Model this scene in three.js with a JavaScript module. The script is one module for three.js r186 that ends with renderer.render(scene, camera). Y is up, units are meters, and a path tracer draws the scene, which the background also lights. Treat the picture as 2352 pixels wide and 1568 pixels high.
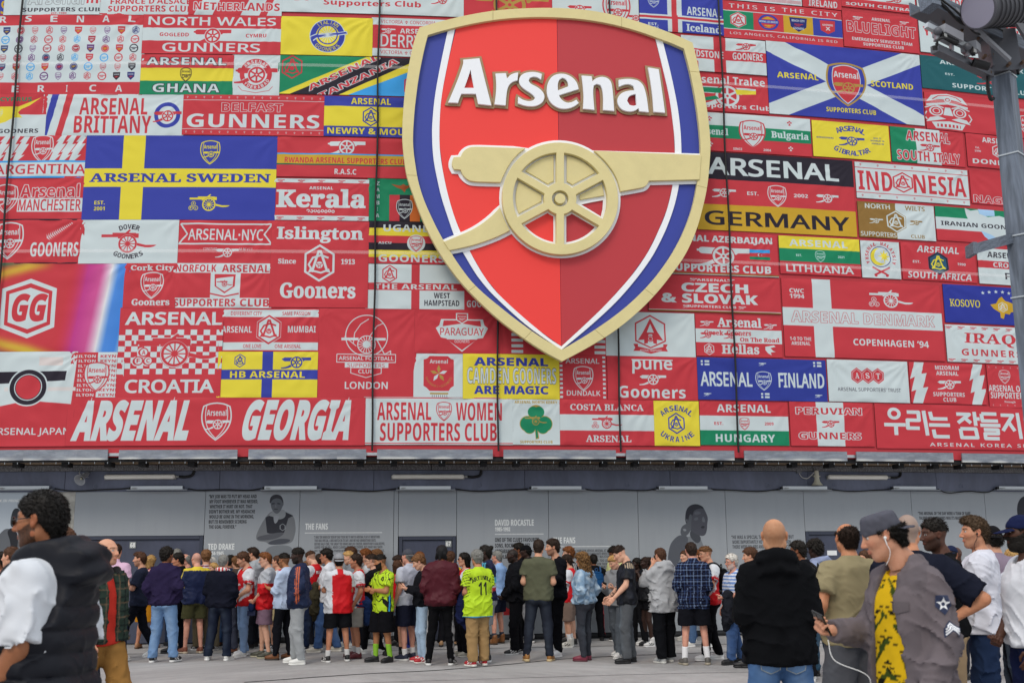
import * as THREE from 'three';
import { mergeGeometries } from 'three/addons/utils/BufferGeometryUtils.js';
import { RoundedBoxGeometry } from 'three/addons/geometries/RoundedBoxGeometry.js';
import { createNoise3D } from 'simplex-noise';

// ---------- camera, sky, sun, exposure ----------
const scene = new THREE.Scene();
const PITCH = 0.1847, ROLL = 0.0066, FOCAL = 2487, EYE = 1.68, IMG_W = 2352, IMG_H = 1568;
const camera = new THREE.PerspectiveCamera(2 * Math.atan(IMG_H / 2 / FOCAL) * 180 / Math.PI, IMG_W / IMG_H, 0.1, 600);
camera.position.set(0, EYE, 0);
camera.rotation.set(PITCH, 0, -ROLL);
camera.setFocalLength(38); camera.fov = 2 * Math.atan(IMG_H / 2 / FOCAL) * 180 / Math.PI;
camera.focus = 17; camera.userData.fStop = 3.6;
camera.updateProjectionMatrix();

const skyTexture = (() => {                                   // an overcast sky, brighter towards the zenith
  const w = 64, h = 32, data = new Float32Array(w * h * 4);
  for (let j = 0; j < h; j++) for (let i = 0; i < w; i++) {
    const el = ((j + 0.5) / h - 0.5) * Math.PI, up = Math.max(0, Math.sin(el));
    const l = 0.86 * (1 + 1.0 * up) / 2 * (1 + 0.10 * Math.sin(i / w * 6.283 + 1) * up) + 0.12, k = (j * w + i) * 4;
    data[k] = l * 0.95; data[k + 1] = l * 1.0; data[k + 2] = l * 1.06; data[k + 3] = 1;
  }
  const t = new THREE.DataTexture(data, w, h, THREE.RGBAFormat, THREE.FloatType);
  t.mapping = THREE.EquirectangularReflectionMapping; t.magFilter = THREE.LinearFilter; t.needsUpdate = true;
  return t;
})();
scene.background = skyTexture; scene.environment = skyTexture;
const sun = new THREE.DirectionalLight(0xfff1e0, 0.9);
sun.position.set(-14, 40, 22); sun.target.position.set(0, 2, -14);
sun.castShadow = true; sun.shadow.radius = 34; sun.shadow.mapSize.set(2048, 2048);
Object.assign(sun.shadow.camera, { left: -25, right: 25, top: 25, bottom: -25, near: 1, far: 120 });
scene.add(sun, sun.target);
const renderer = new THREE.WebGLRenderer({ antialias: true });
renderer.toneMapping = THREE.LinearToneMapping;
renderer.toneMappingExposure = 1.4;
renderer.shadowMap.enabled = true;

// ---------- helpers ----------
const { sin, cos, PI, max, min, abs, hypot, floor, round, sqrt } = Math;
const clamp = (x, a = 0, b = 1) => (x < a ? a : x > b ? b : x), lerp = (a, b, t) => a + (b - a) * t;
const sstep = (a, b, x) => { const t = clamp((x - a) / (b - a)); return t * t * (3 - 2 * t); };
function rng(seed) { let s = (seed * 2654435761) >>> 0; return () => { s = (s + 0x6d2b79f5) >>> 0; let t = Math.imul(s ^ (s >>> 15), 1 | s); t = (t + Math.imul(t ^ (t >>> 7), 61 | t)) ^ t; return ((t ^ (t >>> 14)) >>> 0) / 4294967296; }; }
const noise = createNoise3D(rng(5));
const V = (x, y, z) => new THREE.Vector3(x, y, z);
const lin = (css) => new THREE.Color(css);
const rgb = (css) => { const c = lin(css); return [c.r, c.g, c.b]; };
const mix3 = (a, b, t) => [lerp(a[0], b[0], t), lerp(a[1], b[1], t), lerp(a[2], b[2], t)];
const taken = new Map();
function numbered(name) { const n = taken.get(name) ?? 0; taken.set(name, n + 1); return n ? name + '_' + String(n).padStart(3, '0') : name; }
function tag(o, label, category, group) { o.userData.label = label; o.userData.category = category; if (group) o.userData.group = group; return o; }
function thing(name, label, category, pos = [0, 0, 0], turn = 0, group) {
  const o = new THREE.Group(); o.name = numbered(name); o.position.set(...pos); o.rotation.y = turn; scene.add(o);
  return tag(o, label, category, group);
}
function part(name, geometry, material, parent) {
  const m = new THREE.Mesh(geometry, material); m.name = parent ? name : numbered(name); m.castShadow = m.receiveShadow = true; (parent ?? scene).add(m); return m;
}
const struct = (name, geometry, material) => { const m = part(name, geometry, material); m.userData.kind = 'structure'; return m; };
const std = (color, roughness = 0.8, o = {}) => new THREE.MeshStandardMaterial({ color: lin(color), roughness, ...o });
const box = (w, h, d, x = 0, y = 0, z = 0) => new THREE.BoxGeometry(w, h, d).translate(x, y, z);
const rbox = (w, h, d, r, x = 0, y = 0, z = 0) => new RoundedBoxGeometry(w, h, d, 2, r).translate(x, y, z);
const tube = (pts, r, seg = 6, n = pts.length * 6) => new THREE.TubeGeometry(new THREE.CatmullRomCurve3(pts.map((p) => (p.isVector3 ? p : V(...p)))), n, r, seg);
const merge = (list) => mergeGeometries(list.map((g) => { const q = g.index ? g.toNonIndexed() : g; for (const k of Object.keys(q.attributes)) if (!['position', 'normal', 'uv'].includes(k)) q.deleteAttribute(k); return q; }));
function bar(a, b, w, h = w, up = V(0, 1, 0)) {               // a straight square bar between two points
  const d = V(0, 0, 0).subVectors(b, a), l = d.length(), g = new THREE.BoxGeometry(w, h, l), z = d.normalize(), x = V(0, 0, 0).crossVectors(up, z).normalize(), y = V(0, 0, 0).crossVectors(z, x);
  return g.applyMatrix4(new THREE.Matrix4().makeBasis(x, y, z).setPosition((a.x + b.x) / 2, (a.y + b.y) / 2, (a.z + b.z) / 2));
}
// surveying: which point of a real surface lies on a given line of sight of the photograph (2352 x 1568)
const camM = new THREE.Matrix4().makeRotationFromEuler(camera.rotation);
const sight = (px, py) => V((px - IMG_W / 2) / FOCAL, -(py - IMG_H / 2) / FOCAL, -1).applyMatrix4(camM);
const R_WRAP = 71.98, CX = -8.31, CZ = -(18.5 + 71.98), R_LOW = R_WRAP - 0.9;
function onWall(px, py, R = R_WRAP) {                          // -> angle along the curved wall and height
  const d = sight(px, py), a = d.x * d.x + d.z * d.z, b = -d.x * CX - d.z * CZ, c = CX * CX + CZ * CZ - R * R, t = (-b - sqrt(b * b - a * c)) / a;
  return [Math.atan2(d.x * t - CX, d.z * t - CZ), EYE + d.y * t];
}
const wallPoint = (th, y, R = R_WRAP) => V(CX + R * sin(th), y, CZ + R * cos(th));
const onGround = (px, py, y = 0) => { const d = sight(px, py), t = (y - EYE) / d.y; return V(d.x * t, y, d.z * t); };
const atDepth = (px, py, depth) => { const d = sight(px, py), t = depth / -d.z; return V(d.x * t, EYE + d.y * t, -depth); };
// a strip of wall between two angles and two heights, with thickness; uv in metres
function wallBlock(t0, t1, y0, y1, Rin, Rout, n = max(1, round(abs(t1 - t0) * Rout / 0.6))) {
  const pos = [], uv = [], idx = [], quad = (a, b, c, d) => { const k = pos.length / 3; for (const p of [a, b, c, d]) { pos.push(p[0].x, p[0].y, p[0].z); uv.push(p[1], p[2]); } idx.push(k, k + 1, k + 2, k, k + 2, k + 3); };
  const P = (t, y, R, u, v) => [wallPoint(t, y, R), u, v];
  for (let i = 0; i < n; i++) {
    const a = lerp(t0, t1, i / n), b = lerp(t0, t1, (i + 1) / n), ua = a * Rout, ub = b * Rout, T = Rout - Rin;
    quad(P(a, y0, Rout, ua, y0), P(b, y0, Rout, ub, y0), P(b, y1, Rout, ub, y1), P(a, y1, Rout, ua, y1));
    quad(P(a, y1, Rout, ua, 0), P(b, y1, Rout, ub, 0), P(b, y1, Rin, ub, T), P(a, y1, Rin, ua, T));
    quad(P(a, y0, Rin, ua, 0), P(b, y0, Rin, ub, 0), P(b, y0, Rout, ub, T), P(a, y0, Rout, ua, T));
  }
  quad(P(t0, y0, Rin, 0, y0), P(t0, y0, Rout, Rout - Rin, y0), P(t0, y1, Rout, Rout - Rin, y1), P(t0, y1, Rin, 0, y1));
  quad(P(t1, y0, Rout, 0, y0), P(t1, y0, Rin, Rout - Rin, y0), P(t1, y1, Rin, Rout - Rin, y1), P(t1, y1, Rout, 0, y1));
  const g = new THREE.BufferGeometry(); g.setAttribute('position', new THREE.Float32BufferAttribute(pos, 3)); g.setAttribute('uv', new THREE.Float32BufferAttribute(uv, 2)); g.setIndex(idx); 
  const q = g.toNonIndexed(); q.computeVertexNormals(); return q;
}
function canvasTexture(w, h, draw, repeat, srgb = true) {
  const c = document.createElement('canvas'); c.width = w; c.height = h; const g = c.getContext('2d'); draw(g, w, h);
  const t = new THREE.CanvasTexture(c); if (srgb) t.colorSpace = THREE.SRGBColorSpace; t.anisotropy = 8;
  if (repeat) { t.wrapS = t.wrapT = THREE.RepeatWrapping; t.repeat.set(1 / repeat[0], 1 / repeat[1]); }
  return t;
}
// layered noise drawn as grey: used for wear, stains and grain
function noiseTexture(n, size, octaves, lo, hi, seed, tint = [1, 1, 1], srgb = true, stretch = 1) {
  return canvasTexture(n, n, (g) => {
    const im = g.createImageData(n, n), tau = 2 * PI;
    for (let j = 0; j < n; j++) for (let i = 0; i < n; i++) {
      let v = 0, a = 1, s = 0;
      for (const f of octaves) { const u = i / n * tau, w = j / n * tau, r = f / tau; v += a * noise(cos(u) * r + seed, sin(u) * r + cos(w) * r * stretch * 1.3, sin(w) * r * stretch + seed * 1.7); s += a; a *= 0.62; }
      const q = lerp(lo, hi, clamp(v / s * 0.9 + 0.5)) * 255, k = (j * n + i) * 4;
      im.data[k] = q * tint[0]; im.data[k + 1] = q * tint[1]; im.data[k + 2] = q * tint[2]; im.data[k + 3] = 255;
    }
    g.putImageData(im, 0, 0);
  }, [size, size], srgb);
}
// ---------- ground ----------
const groundMap = noiseTexture(512, 9, [4, 19, 90, 200], 0.565, 0.67, 3, [1, 0.99, 0.985]);
const groundBump = noiseTexture(512, 1.1, [40, 120, 240], 0, 1, 9, [1, 1, 1], false);
const M = {
  ground: new THREE.MeshStandardMaterial({ map: groundMap, bumpMap: groundBump, bumpScale: 0.003, roughness: 0.92 }),
  joint: std('#3a3a3c', 0.9), slot: std('#1d1d20', 0.9),
};
{
  const g = new THREE.PlaneGeometry(500, 500).rotateX(-PI / 2), uv = g.attributes.uv, p = g.attributes.position;
  for (let i = 0; i < p.count; i++) uv.setXY(i, p.getX(i), p.getZ(i));
  struct('ground', g, M.ground);
  // slot drains that cross the paving, and a few sawn joints
  const strip = (pts, w, y) => {
    const c = new THREE.CatmullRomCurve3(pts.map(([x, q]) => onGround(x, q))).getPoints(60), pos = [], idx = [];
    c.forEach((a, i) => { const d = V(0, 0, 0).subVectors(c[min(60, i + 1)], c[max(0, i - 1)]).normalize(); for (const s of [-1, 1]) pos.push(a.x - d.z * s * w / 2, y, a.z + d.x * s * w / 2); if (i) { const k = i * 2; idx.push(k - 2, k - 1, k, k - 1, k + 1, k); } });
    const g = new THREE.BufferGeometry(); g.setAttribute('position', new THREE.Float32BufferAttribute(pos, 3)); g.setIndex(idx); g.computeVertexNormals();
    if (g.attributes.normal.getY(0) < 0) { idx.reverse(); g.setIndex(idx); g.computeVertexNormals(); } return g;
  };
  const d1 = struct('drain_channel', strip([[560, 1567], [832, 1548], [1000, 1539.5], [1177, 1524.8], [1300, 1513], [1460, 1505], [1700, 1496]], 0.05, 0.004), M.slot);
  struct('drain_channel', strip([[200, 1503], [560, 1499], [900, 1494], [1200, 1487], [1500, 1482], [2000, 1476]], 0.04, 0.004), M.joint);
  struct('paving_joint', strip([[620, 1575], [1100, 1560], [1500, 1548], [1900, 1540]], 0.018, 0.004), M.joint);
}
// ---------- stadium wall ----------
const TH0 = -0.0092, DTH = 0.0303;                              // joints of the cladding: TH0 + k * DTH
const yOf = (px, py, R) => onWall(px, py, R)[1];
const Y_LEDGE = yOf(853, 1031, R_WRAP + 0.1), Y_LEDGE0 = yOf(853, 1053.5, R_WRAP + 0.1), Y_PANEL = yOf(689, 1127, R_LOW), Y_BAND = yOf(689, 1079, R_LOW + 0.12), Y_BAND1 = yOf(689, 1066.5, R_LOW + 0.12), Y_SOFFIT = Y_BAND1 - 0.005;
const tA = onWall(-200, 1100, R_LOW)[0], tB = onWall(2560, 1100, R_LOW)[0];
const concrete = noiseTexture(256, 2.3, [4, 14, 50], 0.62, 0.8, 21, [1, 0.99, 0.95]);
const galvMap = canvasTexture(1024, 128, (g, w, h) => {
  g.fillStyle = '#7b7f88'; g.fillRect(0, 0, w, h); const r = rng(8);
  for (let i = 0; i < 900; i++) { g.fillStyle = r() < 0.5 ? 'rgba(120,125,136,.14)' : 'rgba(165,170,178,.12)'; g.beginPath(); g.ellipse(r() * w, r() * h, 6 + r() * 34, 4 + r() * 18, r() * 3, 0, 7); g.fill(); }
  for (let i = 0; i < 60; i++) { g.fillStyle = 'rgba(160,166,176,.10)'; const x = r() * w; g.fillRect(x, r() * 40, 1 + r() * 5, 40 + r() * 50); }
  for (let i = 0; i < 46; i++) {                                // lime stains creeping up from the lower edge
    const x = r() * w, s = 14 + r() * 40, q = g.createRadialGradient(x, h, 0, x, h, s); q.addColorStop(0, 'rgba(226,226,216,.75)'); q.addColorStop(0.4, 'rgba(205,208,205,.4)'); q.addColorStop(1, 'rgba(200,200,200,0)');
    g.fillStyle = q; g.fillRect(x - s * 1.4, h - s, s * 2.8, s);
  }
  g.strokeStyle = 'rgba(226,230,234,.5)';
  for (let i = 0; i < 70; i++) { g.lineWidth = 0.6 + r(); const x = r() * w, y = r() * h; g.beginPath(); g.moveTo(x, y); g.lineTo(x + r() * 30 - 6, y + r() * 10 - 5); g.stroke(); }
}, [5.3, 0.3]);
const speckle = canvasTexture(256, 256, (g, w, h) => { g.fillStyle = '#707175'; g.fillRect(0, 0, w, h); const r = rng(3); for (let i = 0; i < 9000; i++) { g.fillStyle = r() < 0.55 ? 'rgba(30,30,33,.5)' : 'rgba(190,190,190,.4)'; g.fillRect(r() * w, r() * h, 1 + r() * 2.5, 1 + r() * 2); } }, [0.9, 0.9]);
const panelWear = noiseTexture(256, 3.1, [3, 12, 40], 0.86, 1, 31, [1, 1, 1], true, 0.35);
Object.assign(M, {
  panel: new THREE.MeshStandardMaterial({ color: lin('#8d9397'), map: panelWear, roughness: 0.62 }),
  navy: new THREE.MeshStandardMaterial({ color: lin('#6d748a'), map: panelWear, roughness: 0.6 }),
  door: new THREE.MeshStandardMaterial({ color: lin('#464c61'), map: panelWear, roughness: 0.5 }), frame: std('#343a4b', 0.5),
  galv: new THREE.MeshStandardMaterial({ map: galvMap, roughness: 0.5, metalness: 0.35 }), speck: new THREE.MeshStandardMaterial({ map: speckle, roughness: 0.9 }),
  soffit: std('#8a755e', 0.9), dark: std('#17171a', 0.7), steel: std('#b7bcc0', 0.38, { metalness: 0.8 }), concrete: new THREE.MeshStandardMaterial({ map: concrete, roughness: 0.9 }),
  washer: std('#8f9498', 0.45, { metalness: 0.5 }), red: std('#b8323c', 0.75), cable: std('#0e0e10', 0.6), skirting: std('#2a2c30', 0.7), greyPlastic: std('#9a9c9b', 0.5), lampGlass: std('#eeece4', 0.3),
});
const stadium = thing('stadium_wall', 'curved stadium wall with grey panels below and a red clad upper storey', 'building');
{
  const wA = onWall(-220, 500)[0], wB = onWall(2620, 500)[0], yTop = 15.5;
  part('cladding', wallBlock(wA, wB, Y_LEDGE - 0.12, yTop, R_WRAP - 0.25, R_WRAP), M.red, stadium);
  part('soffit', wallBlock(tA, tB, Y_SOFFIT + 0.02, Y_SOFFIT + 0.16, R_LOW - 0.1, R_WRAP - 0.26), M.soffit, stadium);
  part('edge_beam', wallBlock(tA, tB, Y_LEDGE0 - 0.02, Y_LEDGE - 0.13, R_WRAP - 0.24, R_WRAP - 0.02), M.dark, stadium);
  for (let k = -2; k < 11; k++) {                               // galvanised fascia panels with open joints
    const a = TH0 + k * DTH, b = a + DTH, gap = 0.0013;
    if (b < wA || a > wB) continue;
    const r = rng(k + 40), g = wallBlock(a + gap, b - gap, Y_LEDGE0 + (r() - 0.5) * 0.012, Y_LEDGE + (r() - 0.5) * 0.012, R_WRAP + 0.07, R_WRAP + 0.1);
    { const p = g.attributes.position, uv = g.attributes.uv; for (let i = 0; i < p.count; i++) uv.setXY(i, uv.getX(i), clamp((p.getY(i) - Y_LEDGE0) / (Y_LEDGE - Y_LEDGE0), 0.01, 0.99) * 0.3); }
    part('fascia_panel', g, M.galv, stadium);
    if (k % 2) part('joint_rod', bar(wallPoint(a - 0.002, Y_LEDGE - 0.08, R_WRAP + 0.03), wallPoint(a + 0.002, Y_LEDGE - 0.08, R_WRAP + 0.03), 0.05), M.steel, stadium);
    for (const f of [0.17, 0.56, 0.9]) part('soffit_bracket', wallBlock(a + DTH * (f - 0.026), a + DTH * (f + 0.026), Y_SOFFIT - 0.06, Y_SOFFIT + 0.018, R_WRAP - 0.5, R_WRAP - 0.27), M.dark, stadium);
    const bolts = []; for (let j = 0; j < 10; j++) { const p = wallPoint(a + DTH * (0.05 + j * 0.1), Y_LEDGE0 - 0.05, R_WRAP + 0.04); bolts.push(new THREE.CylinderGeometry(0.0065, 0.0065, 0.03, 6).translate(p.x, p.y, p.z)); }
    bolts.forEach((q) => part('bolt', q, M.steel, stadium));
  }
  for (let k = 0, a = tA; a < tB; k++) { const w = 0.028 + (k % 3) * 0.006; part('lintel_block', wallBlock(a + 0.0001, a + w - 0.0001, Y_BAND, Y_BAND1, R_LOW - 0.05, R_LOW + 0.12), M.speck, stadium); a += w; }
  for (let k = 0, a = tA; a < tB; k++) { const w = 0.0385; part('painted_beam', wallBlock(a + 0.00006, a + w - 0.00006, Y_PANEL + 0.004, Y_BAND - 0.004, R_LOW - 0.15, R_LOW + 0.02), M.navy, stadium);
    for (const f of [0.2, 0.7]) { const p = wallPoint(a + w * f, Y_PANEL + 0.1, R_LOW + 0.021); part('anchor_cap', new THREE.TorusGeometry(0.035, 0.006, 5, 14).rotateY(a).translate(p.x, p.y, p.z), M.navy, stadium); } a += w; }
  part('core_wall', wallBlock(tA, tB, 0, Y_SOFFIT + 0.15, R_LOW - 0.6, R_LOW - 0.2), M.slot, stadium);
}
// ---------- lower wall: grey panels with printed lettering and portraits, doors, lamps ----------
const FONT = { S: 'bold 100px sans-serif', s: '100px sans-serif', R: 'bold 100px serif', r: '100px serif' };
function fitText(g, text, cx, cy, w, h, o = {}) {              // text stretched to a box of the given size
  g.save(); g.font = FONT[o.f ?? 'S']; g.textBaseline = 'alphabetic'; g.textAlign = 'left';
  if (o.ls) { try { g.letterSpacing = o.ls + 'px'; } catch (e) { } }
  const m = g.measureText(text), bw = m.actualBoundingBoxLeft + m.actualBoundingBoxRight, capm = o.cap ? g.measureText('H') : m, up = capm.actualBoundingBoxAscent, dn = o.cap ? 0 : capm.actualBoundingBoxDescent, bh = up + dn;
  g.translate(cx, cy); if (o.rot) g.rotate(o.rot); if (o.sk) g.transform(1, 0, -o.sk, 1, 0, 0);
  g.scale((w ?? bw * h / bh) / bw, h / bh); g.translate(-bw / 2 + m.actualBoundingBoxLeft, up - bh / 2);
  const sc = h / bh, sx = (w ?? bw * h / bh) / bw;
  if (o.out) { g.lineJoin = 'round'; g.lineWidth = (o.ow ?? 0.09 * h) / sqrt(sc * sx) * 1; g.strokeStyle = o.out; g.strokeText(text, 0, 0); }
  if (o.col) { g.fillStyle = o.col; g.fillText(text, 0, 0); if (o.bold) { g.lineWidth = o.bold; g.strokeStyle = o.col; g.strokeText(text, 0, 0); } }
  g.restore();
}
const PRINTS = [];
const PRINT = { t0: onWall(-60, 1290, R_LOW)[0], t1: onWall(2420, 1290, R_LOW)[0], y0: -0.02, y1: Y_PANEL + 0.02, w: 4096, h: 1024 };
const toPrint = (px, py) => { const [t, y] = onWall(px, py, R_LOW); return [(t - PRINT.t0) / (PRINT.t1 - PRINT.t0) * PRINT.w, (PRINT.y1 - y) / (PRINT.y1 - PRINT.y0) * PRINT.h]; };
const drawPrint = (half) => canvasTexture(2048, 1024, (g) => {
  const W = 4096, H = 1024; g.translate(-2048 * half, 0);
  g.fillStyle = '#9aa0a6'; g.fillRect(0, 0, W, H);
  const r = rng(12); for (let i = 0; i < 900; i++) { g.fillStyle = r() < 0.5 ? 'rgba(60,64,70,.014)' : 'rgba(190,196,200,.012)'; const x = r() * W; g.fillRect(x, r() * H * 0.6, 1 + r() * 26, 120 + r() * 600); }
  g.fillStyle = '#b3bdc6'; { const a = toPrint(-60, 1127), b = toPrint(126, 1127); g.fillRect(a[0], 0, b[0] - a[0], H); }
  const path = (pts, col, smooth = true) => {
    const q = pts.map(([x, y]) => toPrint(x, y)); g.beginPath();
    if (smooth) { const n = q.length, mid = (a, b) => [(a[0] + b[0]) / 2, (a[1] + b[1]) / 2]; let m = mid(q[n - 1], q[0]); g.moveTo(...m); for (let i = 0; i < n; i++) { m = mid(q[i], q[(i + 1) % n]); g.quadraticCurveTo(...q[i], ...m); } }
    else q.forEach((p, i) => (i ? g.lineTo(...p) : g.moveTo(...p)));
    g.closePath(); g.fillStyle = col; g.fill();
  };
  // the man with crossed arms; pixels of the survey picture
  const A = (pts) => pts.map(([x, y]) => [401.95 + 0.1953 * x, 1027.8 + 0.1953 * y]);
  path(A([[1070, 1150], [1050, 1300], [1380, 1300], [1385, 1140]]), '#777d83');
  path(A([[1130, 740], [1060, 820], [1000, 920], [945, 1040], [960, 1100], [1080, 1110], [1090, 1140], [1370, 1140], [1410, 1020], [1420, 950], [1400, 800], [1310, 760], [1260, 730]]), '#72767b');
  path(A([[1060, 820], [1080, 1000], [1110, 1010], [1280, 1000], [1330, 830], [1390, 800], [1300, 760], [1240, 830], [1150, 780]]), '#2d2f37', false);
  path(A([[950, 1050], [980, 1100], [1190, 1075], [1290, 1010], [1250, 990], [1080, 1020]]), '#55585f');
  path(A([[1090, 1110], [1100, 1145], [1290, 1135], [1380, 1080], [1230, 1065]]), '#4a4e57');
  path(A([[1150, 740], [1090, 800], [1150, 810], [1200, 850], [1290, 830], [1305, 760], [1270, 720]]), '#868b90');
  path(A([[1120, 620], [1125, 700], [1150, 750], [1195, 785], [1240, 745], [1262, 690], [1278, 665], [1265, 600], [1190, 570]]), '#5e6269');
  path(A([[1108, 640], [1120, 580], [1160, 552], [1210, 548], [1255, 572], [1275, 640], [1262, 650], [1250, 610], [1200, 590], [1140, 610], [1120, 660]]), '#37383f');
  path(A([[1132, 655], [1170, 648], [1172, 662], [1134, 668]]), '#33363d'); path(A([[1198, 648], [1240, 655], [1236, 668], [1198, 662]]), '#33363d'); path(A([[1160, 718], [1210, 720], [1208, 730], [1162, 728]]), '#37383e'); path(A([[1178, 660], [1196, 700], [1170, 704]]), '#6e7379');
  path(A([[1150, 790], [1165, 900], [1200, 880], [1230, 800]]), '#8e939a');
  { g.strokeStyle = '#8d9398'; g.lineWidth = 3; g.beginPath(); for (let i = 0; i < 7; i++) { const p = toPrint(401.95 + 0.1953 * (1263 + 34 * sin(i * PI / 3)), 1027.8 + 0.1953 * (935 - 40 * cos(i * PI / 3))); i ? g.lineTo(...p) : g.moveTo(...p); } g.stroke(); }
  // the man raising a finger
  const B = (pts) => pts.map(([x, y]) => [1263.3 + 0.1953 * x, 1027.8 + 0.1953 * y]);
  path(B([[1640, 1030], [1560, 1100], [1480, 1300], [1440, 1700], [1900, 1700], [1860, 1300], [1790, 1110], [1770, 1060]]), '#777c82');
  path(B([[1470, 1060], [1400, 1160], [1380, 1400], [1480, 1420], [1560, 1250], [1650, 1050], [1540, 1020]]), '#565a62');
  path(B([[1780, 1040], [1770, 1110], [1720, 1130], [1640, 1040], [1660, 950]]), '#464950');
  path(B([[1590, 840], [1600, 740], [1640, 680], [1720, 658], [1800, 690], [1840, 770], [1862, 830], [1850, 900], [1850, 960], [1830, 1030], [1780, 1042], [1700, 1010], [1640, 960], [1600, 890]]), '#4d4f58');
  path(B([[1590, 840], [1600, 740], [1640, 680], [1720, 658], [1790, 684], [1820, 720], [1760, 710], [1690, 740], [1680, 800], [1640, 830], [1630, 880], [1605, 890]]), '#31333b');
  path(B([[1785, 870], [1830, 880], [1820, 830], [1800, 800]]), '#656971'); path(B([[1690, 830], [1740, 810], [1750, 850], [1700, 860]]), '#5c6068'); path(B([[1770, 935], [1800, 915], [1830, 930], [1800, 955]]), '#2e3037'); path(B([[1710, 740], [1790, 760], [1750, 790], [1690, 790]]), '#5c5f68');
  path(B([[1640, 800], [1650, 780], [1675, 790], [1660, 900], [1665, 960], [1620, 1030], [1570, 1050], [1530, 1010], [1550, 920], [1620, 890]]), '#585c63'); path(B([[1565, 950], [1610, 960], [1600, 985], [1570, 980]]), '#888d93'); path(B([[1600, 840], [1622, 835], [1620, 880], [1602, 870]]), '#5f636a');
  // portraits at both ends
  path([[30, 1165], [22, 1195], [24, 1212], [44, 1212], [48, 1170]], '#34373d'); path([[-20, 1250], [4, 1218], [18, 1212], [40, 1222], [46, 1275], [-20, 1290]], '#60646a'); path([[14, 1220], [26, 1210], [40, 1222], [40, 1262], [24, 1262], [22, 1240]], '#27292f');
  path([[2336, 1172], [2340, 1150], [2352, 1138], [2370, 1140], [2380, 1175], [2372, 1215], [2350, 1210], [2342, 1200]], '#2e3037'); path([[2310, 1400], [2330, 1250], [2350, 1210], [2380, 1220], [2410, 1400]], '#5d6268');
  // lettering: [text, x0, x1, y, cap height, colour]
  const K = '#17181b', L = (text, x0, x1, y, h, col, o = {}) => { const a = toPrint(x0, y), b = toPrint(x1, y), c = toPrint((x0 + x1) / 2, y - h / 2), d = toPrint((x0 + x1) / 2, y + h / 2); fitText(g, text, (a[0] + b[0]) / 2, (c[1] + d[1]) / 2, b[0] - a[0], d[1] - c[1], { cap: true, col, bold: 1.4, ...o }); };
  const G = '#404348', Wt = '#dfe3e3';
  L('“MY JOB WAS TO PUT MY HEAD AND', 479, 589, 1139.7, 8, K); L('MY FOOT WHEREVER IT WAS NEEDED,', 481, 592, 1151.2, 8, K); L('WHETHER IT HURT OR NOT. THAT', 481, 579, 1162.8, 8, K); L('DIDN’T BOTHER ME. MY HEADACHE', 480, 585, 1174.5, 8, K); L('WOULD BE GONE IN THE MORNING,', 480, 582.6, 1186.2, 8, K); L('BUT I’D REMEMBER SCORING', 479, 565.6, 1197.7, 8, K); L('THE GOAL FOREVER.”', 479, 542, 1209.4, 8, K);
  L('TED DRAKE', 477, 537.3, 1255, 13.5, Wt); L('1934-1945', 477, 513, 1270, 8.6, Wt);
  L('THE FANS', 701, 752.5, 1208.9, 13.5, Wt); L('·'.repeat(60), 700, 877, 1223, 9, Wt);
  L('“I WAS TEN WHEN IN 1938 MY DAD TOOK ME TO WATCH ARSENAL PLAY AT BRENTFORD.', 720.7, 873, 1233, 5.5, G); L('THIS WAS SPECIAL, A BIG MATCH IN ITS DAY, AND WE HAD GRANDSTAND SEATS.', 722, 863.5, 1240.9, 5.5, G); L('BEFORE HALF-TIME, THE GREAT TED DRAKE AND JOE CROZIER, BRENTFORD’S GOALKEEPER,', 722, 883.6, 1248.7, 5.5, G); L('LEAPED FOR THE BALL. HEADS CLASHED: CROZIER RECOVERED, BUT DRAKE WAS TAKEN', 722, 877.8, 1256.3, 5.5, G); L('OFF. THE SECOND HALF STARTED WITHOUT HIM. CHEERS GREETED HIS REAPPEARANCE.', 722, 882.7, 1264.3, 5.5, G);
  L('DAVID ROCASTLE', 1137, 1226, 1200, 13.3, Wt); L('1985-1992', 1137, 1171.7, 1214.9, 9, Wt); L('·'.repeat(38), 1137, 1248, 1226.4, 9, Wt);
  L('ONE OF THE CLUB’S FAVOURITE', 1137, 1238, 1239.5, 9, K); L('SONS, ROCKY MADE 277', 1137, 1217, 1252.4, 9, K); L('APPEARANCES WINNING', 1137, 1216, 1265.5, 9, K); L('TWO LEAGUE TITLES', 1137, 1208, 1278, 9, K);
  L('THE FANS', 1271, 1321.5, 1240.7, 13.2, Wt); L('·'.repeat(52), 1280, 1432, 1254.5, 9, Wt);
  L('“IT WAS 1989. CHARLTON VERSUS ARSENAL AT SELHURST PARK.', 1291, 1430, 1264.3, 5.5, G); L('HE WAS FOR THE DAY WITH MY SCHOOLMATE WHEN SUDDENLY', 1292, 1416, 1271.5, 5.5, G); L('HE ASKED WHERE THE NEAREST BUS STOP WAS', 1300, 1412, 1278.6, 5.5, G); L('BECAUSE HE TOOK TOO LONG TO', 1330, 1412, 1287, 5.5, G); L('WALKED HIM THERE. WE ASKED', 1350, 1424, 1294.6, 5.5, G); L('SIX WEEKS EARLIER IN THE LAST', 1353, 1432, 1301.8, 5.5, G); L('SMACKED IT!”', 1376, 1400, 1309.9, 5.5, G);
  L('A 14', 1381, 1400, 1326, 13, K); L('ON THE', 1383, 1424, 1344.5, 13, K); L('THE 68', 1370, 1404, 1363, 13, K);
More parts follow.
